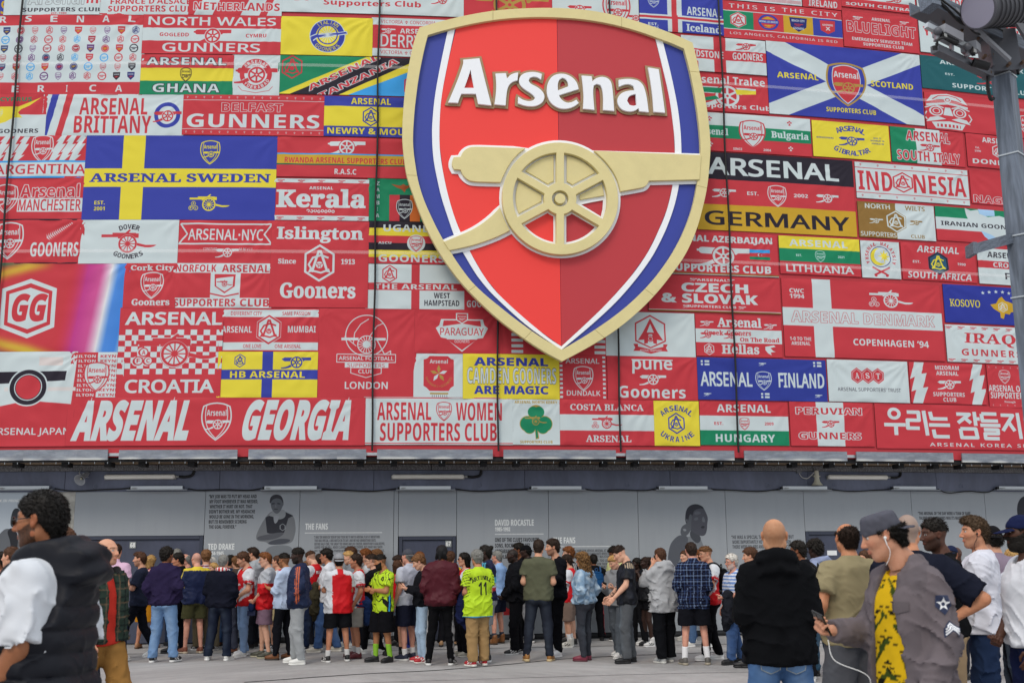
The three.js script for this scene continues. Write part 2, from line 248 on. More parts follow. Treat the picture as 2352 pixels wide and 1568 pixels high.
  L('“HE WAS A SPECIAL TALENT AS A PLAYER, BUT', 1680, 1823.8, 1232.9, 8, G); L('MORE IMPORTANTLY HE WAS A SPECIAL PERSON.', 1683, 1819, 1243.8, 8, G); L('THERE WERE NO AIRS AND GRACES ABOUT ROCKY.”', 1683, 1822, 1255, 8, G); L('MICKEY THOMAS', 1785, 1820, 1263.5, 5.2, Wt);
  L('“THE ARSENAL OF THE DAY WERE A TEAM OF RARE', 2109.4, 2230, 1178.6, 6.8, K); L('TALENT AND ALEX JAMES WAS ITS MASTERMIND.”', 2112, 2232, 1189.4, 6.8, K);
  L('WORK IN PROGRESS', -22, 60, 1149.4, 6, Wt, { sk: 0.2 });
  // red plaque edge half way up
  { const a = toPrint(1156, 1338), b = toPrint(1208, 1412); g.fillStyle = '#a8282f'; g.fillRect(a[0], a[1], b[0] - a[0], b[1] - a[1]); const c = toPrint(1162, 1352), d = toPrint(1206, 1398); g.fillStyle = '#3a3b3f'; g.beginPath(); g.roundRect(c[0], c[1], d[0] - c[0], d[1] - c[1], 18); g.fill(); }
});
M.print = [0, 1].map((k) => new THREE.MeshPhysicalMaterial({ map: drawPrint(k), roughness: 0.65, specularIntensity: 0.5 }));
const printUV = (g, half) => { const p = g.attributes.position, uv = g.attributes.uv; for (let i = 0; i < p.count; i++) { const t = Math.atan2(p.getX(i) - CX, p.getZ(i) - CZ); uv.setXY(i, (t - PRINT.t0) / (PRINT.t1 - PRINT.t0) * 2 - half, (p.getY(i) - PRINT.y0) / (PRINT.y1 - PRINT.y0)); } return g; };
const Y_SKIRT = yOf(1500, 1450, R_LOW);
{
  const th = (x, y = 1127) => onWall(x, y, R_LOW)[0], J = 0.00006;
  const doorTop = { 68: yOf(330, 1230, R_LOW), 67: yOf(980, 1231, R_LOW), 66: yOf(1880, 1219.5, R_LOW) };
  const seams = [[-230, 126], [173, 472.3, 68], [472.3, 689], [689, 905], [905, 915.6], [915.6, 1049, 67], [1049, 1259.3], [1259.3, 1464.4], [1464.4, 1665.3], [1665.3, 1844.9], [1844.9, 2092, 66], [2092, 2260.7], [2260.7, 2500]];
  const midU = 0.5 * (PRINT.t0 + PRINT.t1);
  for (const [a, b, d] of seams) {                              // the panel that straddles the two print sheets is printed from both
    const y0 = d ? doorTop[d] : Y_SKIRT, A = th(a) + J, B = th(b) - J, put = (p, q, half) => part('wall_panel', printUV(wallBlock(p, q, y0, Y_PANEL, R_LOW - 0.06, R_LOW), half), M.print[half], stadium);
    if (B <= midU) put(A, B, 0); else if (A >= midU) put(A, B, 1); else { const l = wallBlock(A, midU, y0, Y_PANEL, R_LOW - 0.06, R_LOW), r = wallBlock(midU, B, y0, Y_PANEL, R_LOW - 0.06, R_LOW); printUV(l, 0); printUV(r, 1); const g = mergeGeometries([l, r], true); part('wall_panel', g, M.print, stadium); }
  }
  part('concrete_pier', wallBlock(th(126) + J, th(173) - J, 0, Y_PANEL, R_LOW - 0.08, R_LOW - 0.015), M.concrete, stadium);
  for (const [a, b, d] of seams) if (!d) { part('skirting', wallBlock(th(a), th(b), 0.0, Y_SKIRT - 0.006, R_LOW - 0.1, R_LOW - 0.02), M.skirting, stadium); part('kick_rail', wallBlock(th(a), th(b), 0.045, 0.085, R_LOW - 0.02, R_LOW + 0.012), M.skirting, stadium); }
  // doors
  for (const [a, b, d] of seams) if (d) {
    const t0 = th(a) + 0.0002, t1 = th(b) - 0.0002, top = doorTop[d] - 0.004, f = 0.0009;
    const leaf = part('door', wallBlock(t0 + f, t1 - f, 0.02, top - 0.07, R_LOW - 0.09, R_LOW - 0.045), M.door, stadium);
    part('door_frame', merge([wallBlock(t0, t0 + f - 0.00006, 0, top, R_LOW - 0.1, R_LOW - 0.01), wallBlock(t1 - f + 0.00006, t1, 0, top, R_LOW - 0.1, R_LOW - 0.01), wallBlock(t0 + f, t1 - f, top - 0.06, top, R_LOW - 0.1, R_LOW - 0.01)]), M.frame, leaf);
    const hx = d === 68 ? t1 - f * 1.4 : t0 + f * 1.4;
    for (const hy of [0.3, top - 0.3]) part('hinge', bar(wallPoint(hx, hy - 0.07, R_LOW - 0.035), wallPoint(hx, hy + 0.07, R_LOW - 0.035), 0.03), M.steel, leaf);
    if (d === 66) { part('blue_notice', wallBlock(th(1903, 1265), th(1925, 1265), yOf(1910, 1275, R_LOW), yOf(1910, 1264, R_LOW), R_LOW - 0.05, R_LOW - 0.04), new THREE.MeshStandardMaterial({ roughness: 0.5, map: canvasTexture(64, 64, (g) => { g.fillStyle = '#e8ecee'; g.fillRect(0, 0, 64, 64); g.fillStyle = '#1d4f93'; g.beginPath(); g.arc(32, 40, 24, 0, 7); g.fill(); }) }), leaf); continue; }
    const c = d === 68 ? [302.6, 1251.5] : [1029.9, 1248.5], [tc, yc] = onWall(c[0], c[1], R_LOW), s = 0.052;
    const plate = new THREE.BoxGeometry(0.108, 0.112, 0.012); plate.rotateY(tc); const p = wallPoint(tc, yc, R_LOW - 0.036); plate.translate(p.x, p.y, p.z);
    part('number_plate', plate, new THREE.MeshStandardMaterial({ roughness: 0.45, map: canvasTexture(64, 64, (g) => { g.fillStyle = '#8d9393'; g.fillRect(0, 0, 64, 64); fitText(g, String(d), 32, 32, 50, 46, { col: '#f2f4f2' }); }) }), leaf);
  }
}
// linear wall-washers with their cable
const washers = [[-6, 128], [296, 433], [601, 739.4], [910, 1045], [1211, 1343], [1502, 1630.5], [1785.9, 1903], [2039, 2151], [2279.7, 2400]];
const wherePx = (x) => (x < 300 ? 'at the far left' : x < 500 ? 'over the wide door numbered 68' : x < 800 ? 'over the crossed-arms portrait' : x < 1100 ? 'over the door numbered 67' : x < 1400 ? 'over the second fans text' : x < 1700 ? 'over the pointing portrait' : x < 1950 ? 'below the downward horn speaker' : x < 2200 ? 'over the team of rare talent text' : 'at the far right');
washers.forEach(([a, b], i) => {
  const y = yOf((a + b) / 2, 1124, R_LOW), t0 = onWall(a, 1124, R_LOW)[0], t1 = onWall(b, 1124, R_LOW)[0], tm = (t0 + t1) / 2;
  const o = thing('wall_light', 'slim aluminium wall washer light ' + wherePx((a + b) / 2), 'wall light', [0, 0, 0], 0, 'slim lights along the top of the grey panels');
  const d = (t1 - t0) * 0.06;
  part('shade', wallBlock(t0, t1, y - 0.018, y - 0.005, R_LOW + 0.002, R_LOW + 0.15), M.washer, o);
  part('lamp_body', wallBlock(t0 + d, t1 - d * 1.3, y, y + 0.055, R_LOW + 0.04, R_LOW + 0.12), M.steel, o);
  part('end_cap', wallBlock(t0 + d * 0.4, t0 + d * 0.95, y - 0.003, y + 0.04, R_LOW + 0.06, R_LOW + 0.12), M.dark, o);
  part('lens', wallBlock(t0 + d * 1.4, t0 + d * 2.6, y + 0.012, y + 0.03, R_LOW + 0.15, R_LOW + 0.154), M.greyPlastic, o);
  if (i < washers.length - 1) {
    const t2 = onWall(washers[i + 1][0], 1124, R_LOW)[0], sag = i === 7 ? 0.10 : 0.045, pts = [];
    for (let k = 0; k <= 10; k++) { const f = k / 10, t = lerp(t1, t2, f); pts.push(wallPoint(t, y + 0.01 - sag * (1 - (2 * f - 1) ** 4) * (0.7 + 0.3 * sin(i * 2 + f * 6)), R_LOW + 0.06)); }
    tag(part('power_cable', tube(pts, 0.012, 5), M.cable), 'black cable sagging right of the wall washer ' + wherePx((a + b) / 2).replace("beside the ", "by ").replace("over the ", "over "), "cable", 'cables between the wall lights');
  }
});
// fluorescent battens
[[240.6, 405.4, 1095.2, 'above the wide door numbered 68'], [898.6, 1066.6, 1095, 'above the door numbered 67'], [1897.6, 2036.3, 1096, 'at right, beside the downward horn speaker']].forEach(([a, b, yy, where]) => {
  const R = R_LOW + 0.02, A = onWall(a, yy, R), B = onWall(b, yy, R), p = wallPoint(A[0], A[1], R + 0.07), q = wallPoint(B[0], B[1], R + 0.07), d = V(0, 0, 0).subVectors(q, p), l = d.length();
  const o = thing('batten_light', 'pale fluorescent batten lamp ' + where, 'lamp', [(p.x + q.x) / 2, (p.y + q.y) / 2, (p.z + q.z) / 2], Math.atan2(-d.z, d.x));
  part('diffuser', new THREE.CapsuleGeometry(0.042, l - 0.1, 6, 14).rotateZ(PI / 2).scale(1, 1, 0.9), M.lampGlass, o);
  part('backing_tray', rbox(l, 0.075, 0.05, 0.012, 0, -0.012, -0.045), M.greyPlastic, o);
  part('cable_gland', new THREE.CylinderGeometry(0.018, 0.018, 0.06, 10).rotateZ(PI / 2).translate(l / 2 + 0.03, 0, -0.02), M.greyPlastic, o);
  part('conduit', tube([[l / 2 + 0.05, 0, -0.02], [l / 2 + 0.17, -0.005, -0.03], [l / 2 + 0.28, 0.03, -0.04], [l / 2 + 0.31, 0.13, -0.05]], 0.024, 8), M.dark, o);
});
// horn loudspeakers
[[193, 1096, 0], [1873.5, 1100, 1]].forEach(([x, y, down]) => {
  const [t, h] = onWall(x, y, R_LOW + 0.1), p = wallPoint(t, h, R_LOW + 0.16);
  const o = thing('horn_speaker', down ? 'pale cream horn loudspeaker pointing straight down' : 'grey horn loudspeaker aimed at the square, far left', 'loudspeaker', p.toArray(), t);
  const prof = [[0.034, 0.15], [0.04, 0.14], [0.042, 0.05], [0.045, 0.0], [0.055, -0.045], [0.078, -0.085], [0.104, -0.112], [0.104, -0.118], [0.09, -0.112], [0.06, -0.07], [0.03, -0.03]].map(([a, b]) => new THREE.Vector2(a, b));
  const mt = std(down ? '#c9c7b4' : '#9a9da3', 0.5), tilt = new THREE.Group();
  const rot = (g) => (down ? g : g.rotateX(-1.0).rotateZ(-0.35));
  part('horn', rot(new THREE.LatheGeometry(prof, 28)), mt, o);
  part('driver', rot(new THREE.CylinderGeometry(0.036, 0.036, 0.07, 16).translate(0, 0.12, 0)), mt, o);
  part('phase_plug', rot(new THREE.SphereGeometry(0.022, 12, 8).translate(0, -0.06, 0)), std('#b8b39c', 0.5), o);
  part('bracket', merge([rot(bar(V(-0.06, 0.05, 0), V(0.07, 0.05, 0), 0.02)), bar(V(0, 0.06, 0), V(0, 0.06, -0.15), 0.03)]), mt, o);
  part('junction_box', rbox(0.1, 0.1, 0.06, 0.008, down ? -0.3 : -0.1, down ? 0.16 : 0.17, -0.12), std('#70737a', 0.6), o);
  part('lead', tube(down ? [[-0.3, 0.11, -0.11], [-0.27, 0.03, -0.06], [-0.18, 0.01, -0.03], [-0.11, 0.06, -0.02], [-0.05, 0.12, 0]] : [[-0.1, 0.12, -0.11], [-0.1, 0.08, -0.06], [-0.06, 0.05, -0.02]], 0.008, 5), std('#c9c9c4', 0.5), o);
});
// ---------- supporters' banners that cover the upper storey ----------
const C = { w: '#c3d0d3', r: '#be3842', b: '#343f9e', y: '#dccd3c', g: '#14805a', k: '#241f2c', o: '#c39c2c', gd: '#a98a45', lb: '#3a9be0', nv: '#232a6e', t: '#1c5a62', gr: '#7d7f84', br: '#8a6a35' };
function pen(g, W, H) {                                        // drawing in percent of the banner; W, H are its pixels
  const X = (x) => x * W / 100, Y = (y) => y * H / 100, k = {};
  k.bg = (c) => { g.fillStyle = C[c] ?? c; g.fillRect(0, 0, W, H); return k; };
  k.r = (x, y, w, h, c) => { g.fillStyle = C[c] ?? c; g.fillRect(X(x), Y(y), X(w), Y(h)); return k; };
  k.p = (pts, c, lw) => { g.beginPath(); for (let i = 0; i < pts.length; i += 2) i ? g.lineTo(X(pts[i]), Y(pts[i + 1])) : g.moveTo(X(pts[0]), Y(pts[1])); if (lw) { g.lineWidth = Y(lw); g.strokeStyle = C[c] ?? c; g.lineJoin = 'round'; g.stroke(); } else { g.closePath(); g.fillStyle = C[c] ?? c; g.fill(); } return k; };
  k.t = (s, cx, cy, w, h, c = 'w', f = 'S', o = {}) => { fitText(g, s, X(cx), Y(cy), w ? X(w) : undefined, Y(h), { ...o, col: c && (C[c] ?? c), f, out: o.out && (C[o.out] ?? o.out), ow: o.ow && Y(o.ow) }); return k; };
  k.c = (cx, cy, r, c, lw) => { g.beginPath(); g.arc(X(cx), Y(cy), Y(r), 0, 7); if (lw) { g.lineWidth = Y(lw); g.strokeStyle = C[c] ?? c; g.stroke(); } else { g.fillStyle = C[c] ?? c; g.fill(); } return k; };
  k.arc = (s, cx, cy, rad, a0, a1, h, c = 'w', f = 'S', flat = 1) => {           // letters set on an arc, degrees clockwise from the top
    const n = s.length; for (let i = 0; i < n; i++) { if (s[i] === ' ') continue; const a = lerp(a0, a1, n > 1 ? i / (n - 1) : 0.5) * PI / 180, below = abs(a) > PI / 2, px = X(cx) + Y(rad) * sin(a), py = Y(cy) - Y(rad) * cos(a) * flat; fitText(g, s[i], px, py, s[i] === 'I' ? Y(h) * 0.3 : Y(h) * 0.78, Y(h), { cap: true, col: C[c] ?? c, f, rot: below ? a + PI : a }); } return k;
  };
  const sym = (cx, cy, w, draw) => { g.save(); g.translate(X(cx), Y(cy)); const s = X(w); g.scale(s, s); g.lineJoin = 'round'; g.lineCap = 'round'; draw(); g.restore(); return k; };
  // the gun: barrel to the right, trail to the left, six-spoked wheel; unit width
  const gunAt = (c, hub) => {
    g.fillStyle = c; g.strokeStyle = c;
    g.beginPath(); g.moveTo(-0.36, -0.13); g.lineTo(0.5, -0.13); g.lineTo(0.5, -0.035); g.lineTo(0.29, -0.03); g.lineTo(0.26, 0.0); g.lineTo(-0.36, 0.0); g.quadraticCurveTo(-0.42, -0.0, -0.43, -0.045); g.lineTo(-0.47, -0.045); g.lineTo(-0.47, -0.09); g.lineTo(-0.43, -0.09); g.quadraticCurveTo(-0.42, -0.13, -0.36, -0.13); g.fill();
    g.beginPath(); g.moveTo(-0.12, 0.05); g.quadraticCurveTo(-0.25, 0.2, -0.5, 0.215); g.lineTo(-0.49, 0.25); g.quadraticCurveTo(-0.24, 0.26, -0.08, 0.14); g.fill();
    if (hub) { g.fillStyle = hub; g.beginPath(); g.arc(0.02, 0.035, 0.215, 0, 7); g.fill(); }
    g.lineWidth = 0.045; g.beginPath(); g.arc(0.02, 0.035, 0.175, 0, 7); g.stroke();
    g.lineWidth = 0.04; for (let i = 0; i < 6; i++) { const a = i * PI / 3 + PI / 6; g.beginPath(); g.moveTo(0.02, 0.035); g.lineTo(0.02 + 0.17 * cos(a), 0.035 + 0.17 * sin(a)); g.stroke(); }
    g.fillStyle = c; g.beginPath(); g.arc(0.02, 0.035, 0.055, 0, 7); g.fill(); if (hub) { g.fillStyle = hub; g.beginPath(); g.arc(0.02, 0.035, 0.022, 0, 7); g.fill(); }
  };
  k.gun = (cx, cy, w, c, hub) => sym(cx, cy, w, () => gunAt(C[c] ?? c, hub && (C[hub] ?? hub)));
  // the older field gun facing left with a many-spoked wheel
  k.field = (cx, cy, w, c, bg, balls) => sym(cx, cy, w, () => {
    c = C[c] ?? c; bg = C[bg] ?? bg; g.fillStyle = c; g.strokeStyle = c;
    g.fillRect(-0.5, -0.13, 0.6, 0.05); g.fillRect(-0.3, -0.16, 0.42, 0.03); g.fillRect(0.08, -0.15, 0.09, 0.08); g.fillRect(-0.2, -0.08, 0.25, 0.025);
    g.beginPath(); g.moveTo(-0.07, -0.16); g.lineTo(0.0, -0.22); g.lineTo(0.03, -0.21); g.lineTo(-0.02, -0.15); g.fill();
    g.beginPath(); g.moveTo(0.06, 0); g.lineTo(0.3, 0.06); g.lineTo(0.5, 0.06); g.quadraticCurveTo(0.45, 0.115, 0.3, 0.105); g.lineTo(0.04, 0.05); g.fill();
    g.fillStyle = bg; g.beginPath(); g.arc(-0.02, 0.04, 0.17, 0, 7); g.fill();
    g.lineWidth = 0.032; g.beginPath(); g.arc(-0.02, 0.04, 0.15, 0, 7); g.stroke();
    g.lineWidth = 0.016; for (let i = 0; i < 12; i++) { const a = i * PI / 6; g.beginPath(); g.moveTo(-0.02, 0.04); g.lineTo(-0.02 + 0.15 * cos(a), 0.04 + 0.15 * sin(a)); g.stroke(); }
    g.fillStyle = c; g.beginPath(); g.arc(-0.02, 0.04, 0.04, 0, 7); g.fill();
    if (balls) for (const [x, y, s] of [[-0.4, 0.02, 'A'], [-0.46, 0.13, 'F'], [-0.34, 0.13, 'C']]) { g.fillStyle = bg; g.beginPath(); g.arc(x, y, 0.052, 0, 7); g.fill(); g.lineWidth = 0.014; g.stroke(); fitText(g, s, x, y, 0.045, 0.055, { col: c }); }
  });
  // the club shield: outline c on field f
  k.crest = (cx, cy, w, c, f, o = {}) => sym(cx, cy, w, () => {
    c = C[c] ?? c; f = C[f] ?? f;
    const out = (s) => { g.beginPath(); g.moveTo(-0.42 * s, -0.45 * s); g.quadraticCurveTo(0, -0.66 * s, 0.42 * s, -0.45 * s); g.bezierCurveTo(0.58 * s, 0.05 * s, 0.38 * s, 0.38 * s, 0, 0.63 * s); g.bezierCurveTo(-0.38 * s, 0.38 * s, -0.58 * s, 0.05 * s, -0.42 * s, -0.45 * s); g.closePath(); };
    if (o.rim) { g.fillStyle = C[o.rim] ?? o.rim; out(1.06); g.fill(); g.fillStyle = C.b; out(0.97); g.fill(); g.save(); g.scale(0.8, 1); g.fillStyle = c; out(0.95); g.fill(); g.fillStyle = f; out(0.9); g.fill(); g.restore(); }
    else { g.fillStyle = f; out(1); g.fill(); g.lineWidth = 0.045; g.strokeStyle = c; out(0.97); g.stroke(); g.lineWidth = 0.028; g.beginPath(); g.moveTo(-0.31, -0.49); g.bezierCurveTo(-0.43, 0.05, -0.26, 0.34, 0, 0.56); g.moveTo(0.31, -0.49); g.bezierCurveTo(0.43, 0.05, 0.26, 0.34, 0, 0.56); g.stroke(); }
    fitText(g, o.word ?? 'Arsenal', 0, -0.24, 0.62, 0.2, { col: c, f: 'S' });
    g.save(); g.translate(0.03, 0.1); g.scale(0.78, 0.78); gunAt(o.rim ? (C[o.rim] ?? o.rim) : c, f); g.restore();
  });
  // the hexagon with the joined letters and the ball
  k.hex = (cx, cy, w, c, f, o = {}) => sym(cx, cy, w, () => {
    c = C[c] ?? c; f = f && (C[f] ?? f); const hx = (s) => { g.beginPath(); for (let i = 0; i < 6; i++) g.lineTo(0.5 * s * sin(i * PI / 3) * 1.0, -0.56 * s * cos(i * PI / 3)); g.closePath(); };
    if (f) { hx(1.08); g.fillStyle = f; g.fill(); } hx(0.97); g.lineWidth = 0.065; g.strokeStyle = o.c2 ? (C[o.c2] ?? o.c2) : c; g.stroke();
    g.lineWidth = 0.06; g.strokeStyle = c; g.lineJoin = 'miter'; g.lineCap = 'butt';
    g.beginPath(); g.moveTo(0.27, -0.16); g.lineTo(0.05, -0.24); g.lineTo(-0.2, -0.16); g.lineTo(-0.32, 0.05); g.lineTo(-0.2, 0.24); g.lineTo(0.05, 0.3); g.lineTo(0.3, 0.2); g.stroke();
    g.lineWidth = 0.075; g.beginPath(); g.moveTo(-0.22, 0.28); g.lineTo(-0.03, -0.36); g.lineTo(0.03, -0.36); g.lineTo(0.24, 0.26); g.stroke();
    g.fillStyle = c; g.beginPath(); g.moveTo(-0.34, 0.3); g.lineTo(-0.28, 0.16); g.lineTo(-0.2, 0.27); g.fill(); g.beginPath(); g.moveTo(0.34, 0.3); g.lineTo(0.28, 0.16); g.lineTo(0.2, 0.27); g.fill();
    g.beginPath(); g.arc(0, 0.06, 0.105, 0, 7); g.fill(); g.strokeStyle = f ?? (C[o.ball] ?? o.ball ?? C.r); g.lineWidth = 0.018; g.beginPath(); g.ellipse(0, 0.06, 0.05, 0.025, 0, 0, 7); g.moveTo(-0.1, 0.02); g.lineTo(-0.04, 0.03); g.moveTo(0.1, 0.02); g.lineTo(0.04, 0.03); g.moveTo(-0.04, 0.14); g.lineTo(-0.02, 0.09); g.moveTo(0.04, 0.14); g.lineTo(0.02, 0.09); g.stroke();
  });
  k.erm = (cx, cy, w, c) => sym(cx, cy, w, () => { g.fillStyle = C[c] ?? c; for (const [x, y] of [[0, -0.32], [-0.25, -0.1], [0.25, -0.1]]) { g.beginPath(); g.arc(x, y, 0.14, 0, 7); g.fill(); } g.beginPath(); g.moveTo(0, -0.1); g.quadraticCurveTo(0.05, 0.2, 0.24, 0.45); g.lineTo(0.06, 0.38); g.lineTo(0, 0.52); g.lineTo(-0.06, 0.38); g.lineTo(-0.24, 0.45); g.quadraticCurveTo(-0.05, 0.2, 0, -0.1); g.fill(); });
  k.bolt = (x, w, c) => k.p([x + w * 0.25, 0, x + w, 0, x + w * 0.75, 28, x + w * 1.15, 26, x + w * 0.8, 62, x + w * 1.2, 60, x + w * 0.7, 100, x - w * 0.05, 100, x + w * 0.25, 68, x - w * 0.1, 72, x + w * 0.2, 36, x - w * 0.15, 42], c);
  k.star = (cx, cy, r, c) => { const p = []; for (let i = 0; i < 10; i++) { const a = i * PI / 5, q = i % 2 ? r * 0.42 : r; p.push(cx + q * H / W * sin(a), cy - q * cos(a)); } return k.p(p, c); };
  k.row = (n, x0, x1, f) => { for (let i = 0; i < n; i++) f(k, lerp(x0, x1, n > 1 ? i / (n - 1) : 0)); return k; };
  k.hem = (c) => { g.globalAlpha = 0.35; k.r(0, 0, 100, 1.2, c).r(0, 98.8, 100, 1.2, c); g.globalAlpha = 1; return k; };
  k.grad = (x0, y0, x1, y1, stops) => { const q = g.createLinearGradient(X(x0), Y(y0), X(x1), Y(y1)); stops.forEach(([a, c]) => q.addColorStop(a, c)); g.fillStyle = q; g.fillRect(0, 0, W, H); return k; };
  k.g = g; k.X = X; k.Y = Y; return k;
}
// [what the label says, left, top, right, bottom (survey pixels), drawing]
const BL = (k, s, x, y, w, h, c, o) => k.t(s, x, y, w, h, c, 'R', { bold: 3, ...o });   // black-letter lines
const BANNERS = [
  ['blue banner with gold lettering cut by the left edge, top row', -60, -40, 14.8, 34, (k) => k.bg('b').t('S', 90, 78, 16, 40, 'o')],
  ['white banner lettered MALTA in outline and red, top row', 14.8, -40, 227.4, 33.6, (k) => k.bg('w').t('Arsenal', 54, 52, 58, 36, 'w', 'S', { out: 'gr', ow: 3 }).t('malta', 128 - 22, 51, 0, 34, 'r').r(0, 0, 0, 0, 'w').t('SUPPORTERS CLUB', 60, 85, 80, 11, 'k', 'S').t('EST. 1980', 58, 96, 16, 5, 'r')],
  ['white banner lettered FRANCE D’ALSACE in red, top row', 227.4, -36, 436, 35, (k) => k.bg('w').t('FRANCE D’ALSACE', 57, 57, 86, 17, 'r').t('SUPPORTERS CLUB', 57, 81, 90, 19, 'r')],
  ['red and white striped banner lettered NETHERLANDS', 437, -40, 645.5, 37.5, (k) => { k.bg('r'); for (const x of [8, 58]) k.p([x + 18, 0, x + 34, 0, x + 18, 100, x - 2, 100], 'w').p([x + 42, 0, x + 58, 0, x + 42, 100, x + 26, 100], x > 50 ? 'w' : 'r'); return k.t('NETHERLANDS', 52, 74, 92, 24, 'r', 'S', { out: 'w', ow: 4 }); }],
  ['white banner lettered Supporters Club between two red cannons', 646, -44, 1064, 40, (k) => k.bg('w').t('Supporters Club', 50, 69, 53, 24, 'r').gun(14, 48, 13, 'r', 'w').gun(88, 48, 12, 'r', 'w')],
  ['red banner with a large gold cannon behind the crest top', 1064.6, -60, 1268, 52, (k) => k.bg('r').gun(50, 60, 92, 'gd', 'r').t('ARSENAL', 30, 97, 42, 11, 'w')],
  ['white banner with red shield between two red cannons, top row', 1268, -48, 1467, 66, (k) => k.bg('w').gun(31, 64, 28, 'r', 'w').crest(74, 60, 34, 'r', 'w').gun(120, 78, 28, 'r', 'w').gun(96, 76, 20, 'r', 'w')],
  ['blue banner with white edged red cross lettered ICELAND', 1467, -36, 1662, 82, (k) => k.bg('b').r(0, 64, 100, 12, 'w').r(33, 0, 17, 100, 'w').r(0, 67.5, 100, 5, 'r').r(38, 0, 7, 100, 'r').t('ARSENAL', 77, 52, 42, 18, 'w', 'S').crest(17, 36, 14, 'w', 'b').t('EST.', 16, 86, 12, 6).t('1982', 16, 94, 12, 6).r(44, 0, 5, 64, 'w').r(45, 76, 3, 24, 'w') && BL(k, 'Iceland', 76, 88, 42, 16, 'w')],
  ['white knitted banner with fine red crosses, top row right of the crest', 1659, -42, 1841, 14, (k) => { k.bg('w').r(0, 0, 100, 30, '#d8d9d3'); k.row(60, 6, 98, (q, x) => { for (const y of [78, 84, 90]) q.t('x', x, y, 1.4, 5, 'r'); }); return k; }],
  ['red banner lettered SOUTH EAST IRELAND, top row', 1841, -34, 1932, 24, (k) => k.bg('r').t('SOUTH EAST', 52, 42, 84, 28).t('IRELAND', 52, 80, 74, 30)],
  ['red banner lettered THIS IS THE CITY with four small flags', 1659, 2, 1936, 109, (k) => { k.bg('r').t('THIS IS THE CITY', 50, 13, 92, 11, 'w', 's', { ls: 14 }).r(0, 25, 100, 51, 'w'); [['g', 0], ['r', 25], ['o', 50], ['b', 75]].forEach(([c, x]) => k.r(x, 27, 25.1, 47, c)); return k.hex(12.5, 50, 14, 'r', 'w').c(37.5, 50, 19, 'b', 5).r(29, 44, 17, 9, 'b').t('ARSENAL LOS ANGELES', 37.5, 48.5, 15.5, 5, 'w').p([32, 42, 37, 34, 43, 42], 'o').gun(37.5, 60, 8, 'o').p([55, 31, 70, 31, 69, 56, 62.5, 69, 56, 56], 'nv').t('BEACH CITY', 62.5, 39, 11, 6).t('GOONERS', 62.5, 60, 9, 6).gun(62.5, 50, 8, 'r', 'nv').p([81, 31, 94, 31, 93.5, 58, 87.5, 68, 81.5, 58], 'r').t('GOONERS', 87.5, 43, 9, 5).t('X', 87.5, 53, 4, 10).t('LOS ANGELES, CALIFORNIA IS RED', 50, 87, 90, 8, 'w', 's', { ls: 8 }); }],
  ['white banner with a small red cannon above the words South Central', 1934, -48, 2101, 13, (k) => k.bg('w').gun(74, 78, 30, 'r', 'w')],
  ['red banner lettered SOUTH CENTRAL', 1932, -4, 2103, 33, (k) => k.bg('r').t('SOUTH CENTRAL', 52, 60, 92, 34, 'w', 'S')],
  ['red banner lettered BLUELIGHT emergency services team', 1934, 25, 2111, 123.5, (k) => k.bg('r').gun(20, 17, 14, 'w', 'r').t('ARSENAL', 51, 17, 25, 8).gun(82, 17, 13, 'w', 'r').t('BLUELIGHT', 51, 43, 92, 30, 'r', 'S', { out: 'w', ow: 2.4 }).t('EMERGENCY SERVICES TEAM', 51, 76, 80, 8).t('SUPPORTERS CLUB', 52, 89, 54, 8)],
  ['white banner lettered YORKSHIRE with black clover marks', 2102, -42, 2273, 137, (k) => { k.bg('w').t('CALEDONIA', 60, 26, 66, 14, 'r').t('YORKSHIRE', 52, 70, 92, 13, 'r'); for (const [x, y] of [[9, 42], [29, 42], [24, 88], [60, 88], [80, 88]]) k.erm(x, y, 8, 'k'); k.p([46, 42, 68, 42, 67, 54, 57, 62, 47, 54], 'k', 0.8); return k.r(53, 48, 8, 6, 'r'); }],
  ['red banner lettered SUPPORTERS right of the lamp post, top', 2270, 0, 2420, 150, (k) => k.bg('r').t('SUPPORTERS', 60, 54, 110, 20, 'w').gun(48, 24, 20, 'w', 'r').r(0, 72, 100, 6, 'w').r(0, 73.5, 100, 3, 'b').t('CLUB', 56, 90, 40, 12)],
  ['red banner with rows of small club badges lettered AMERICA', -70, 35, 325, 218, (k) => {
    k.bg('r').r(0, 14.5, 96 + 4, 70, 'w'); const L = (s, x0, x1, y) => { [...s].forEach((c, i) => k.t(c, lerp(x0, x1, i / (s.length - 1)), y, c === 'I' ? 0.9 : 4, 8, 'w', 'S')); };
    L('ARSENAL', 5, 92, 7); L('AMERICA', 1, 87, 92); const q = rng(77), cs = ['r', 'nv', 'r', '#a02a3a', 'k', 'r', 'lb', '#5a2a6a', 'r', '#2b3a6a'];
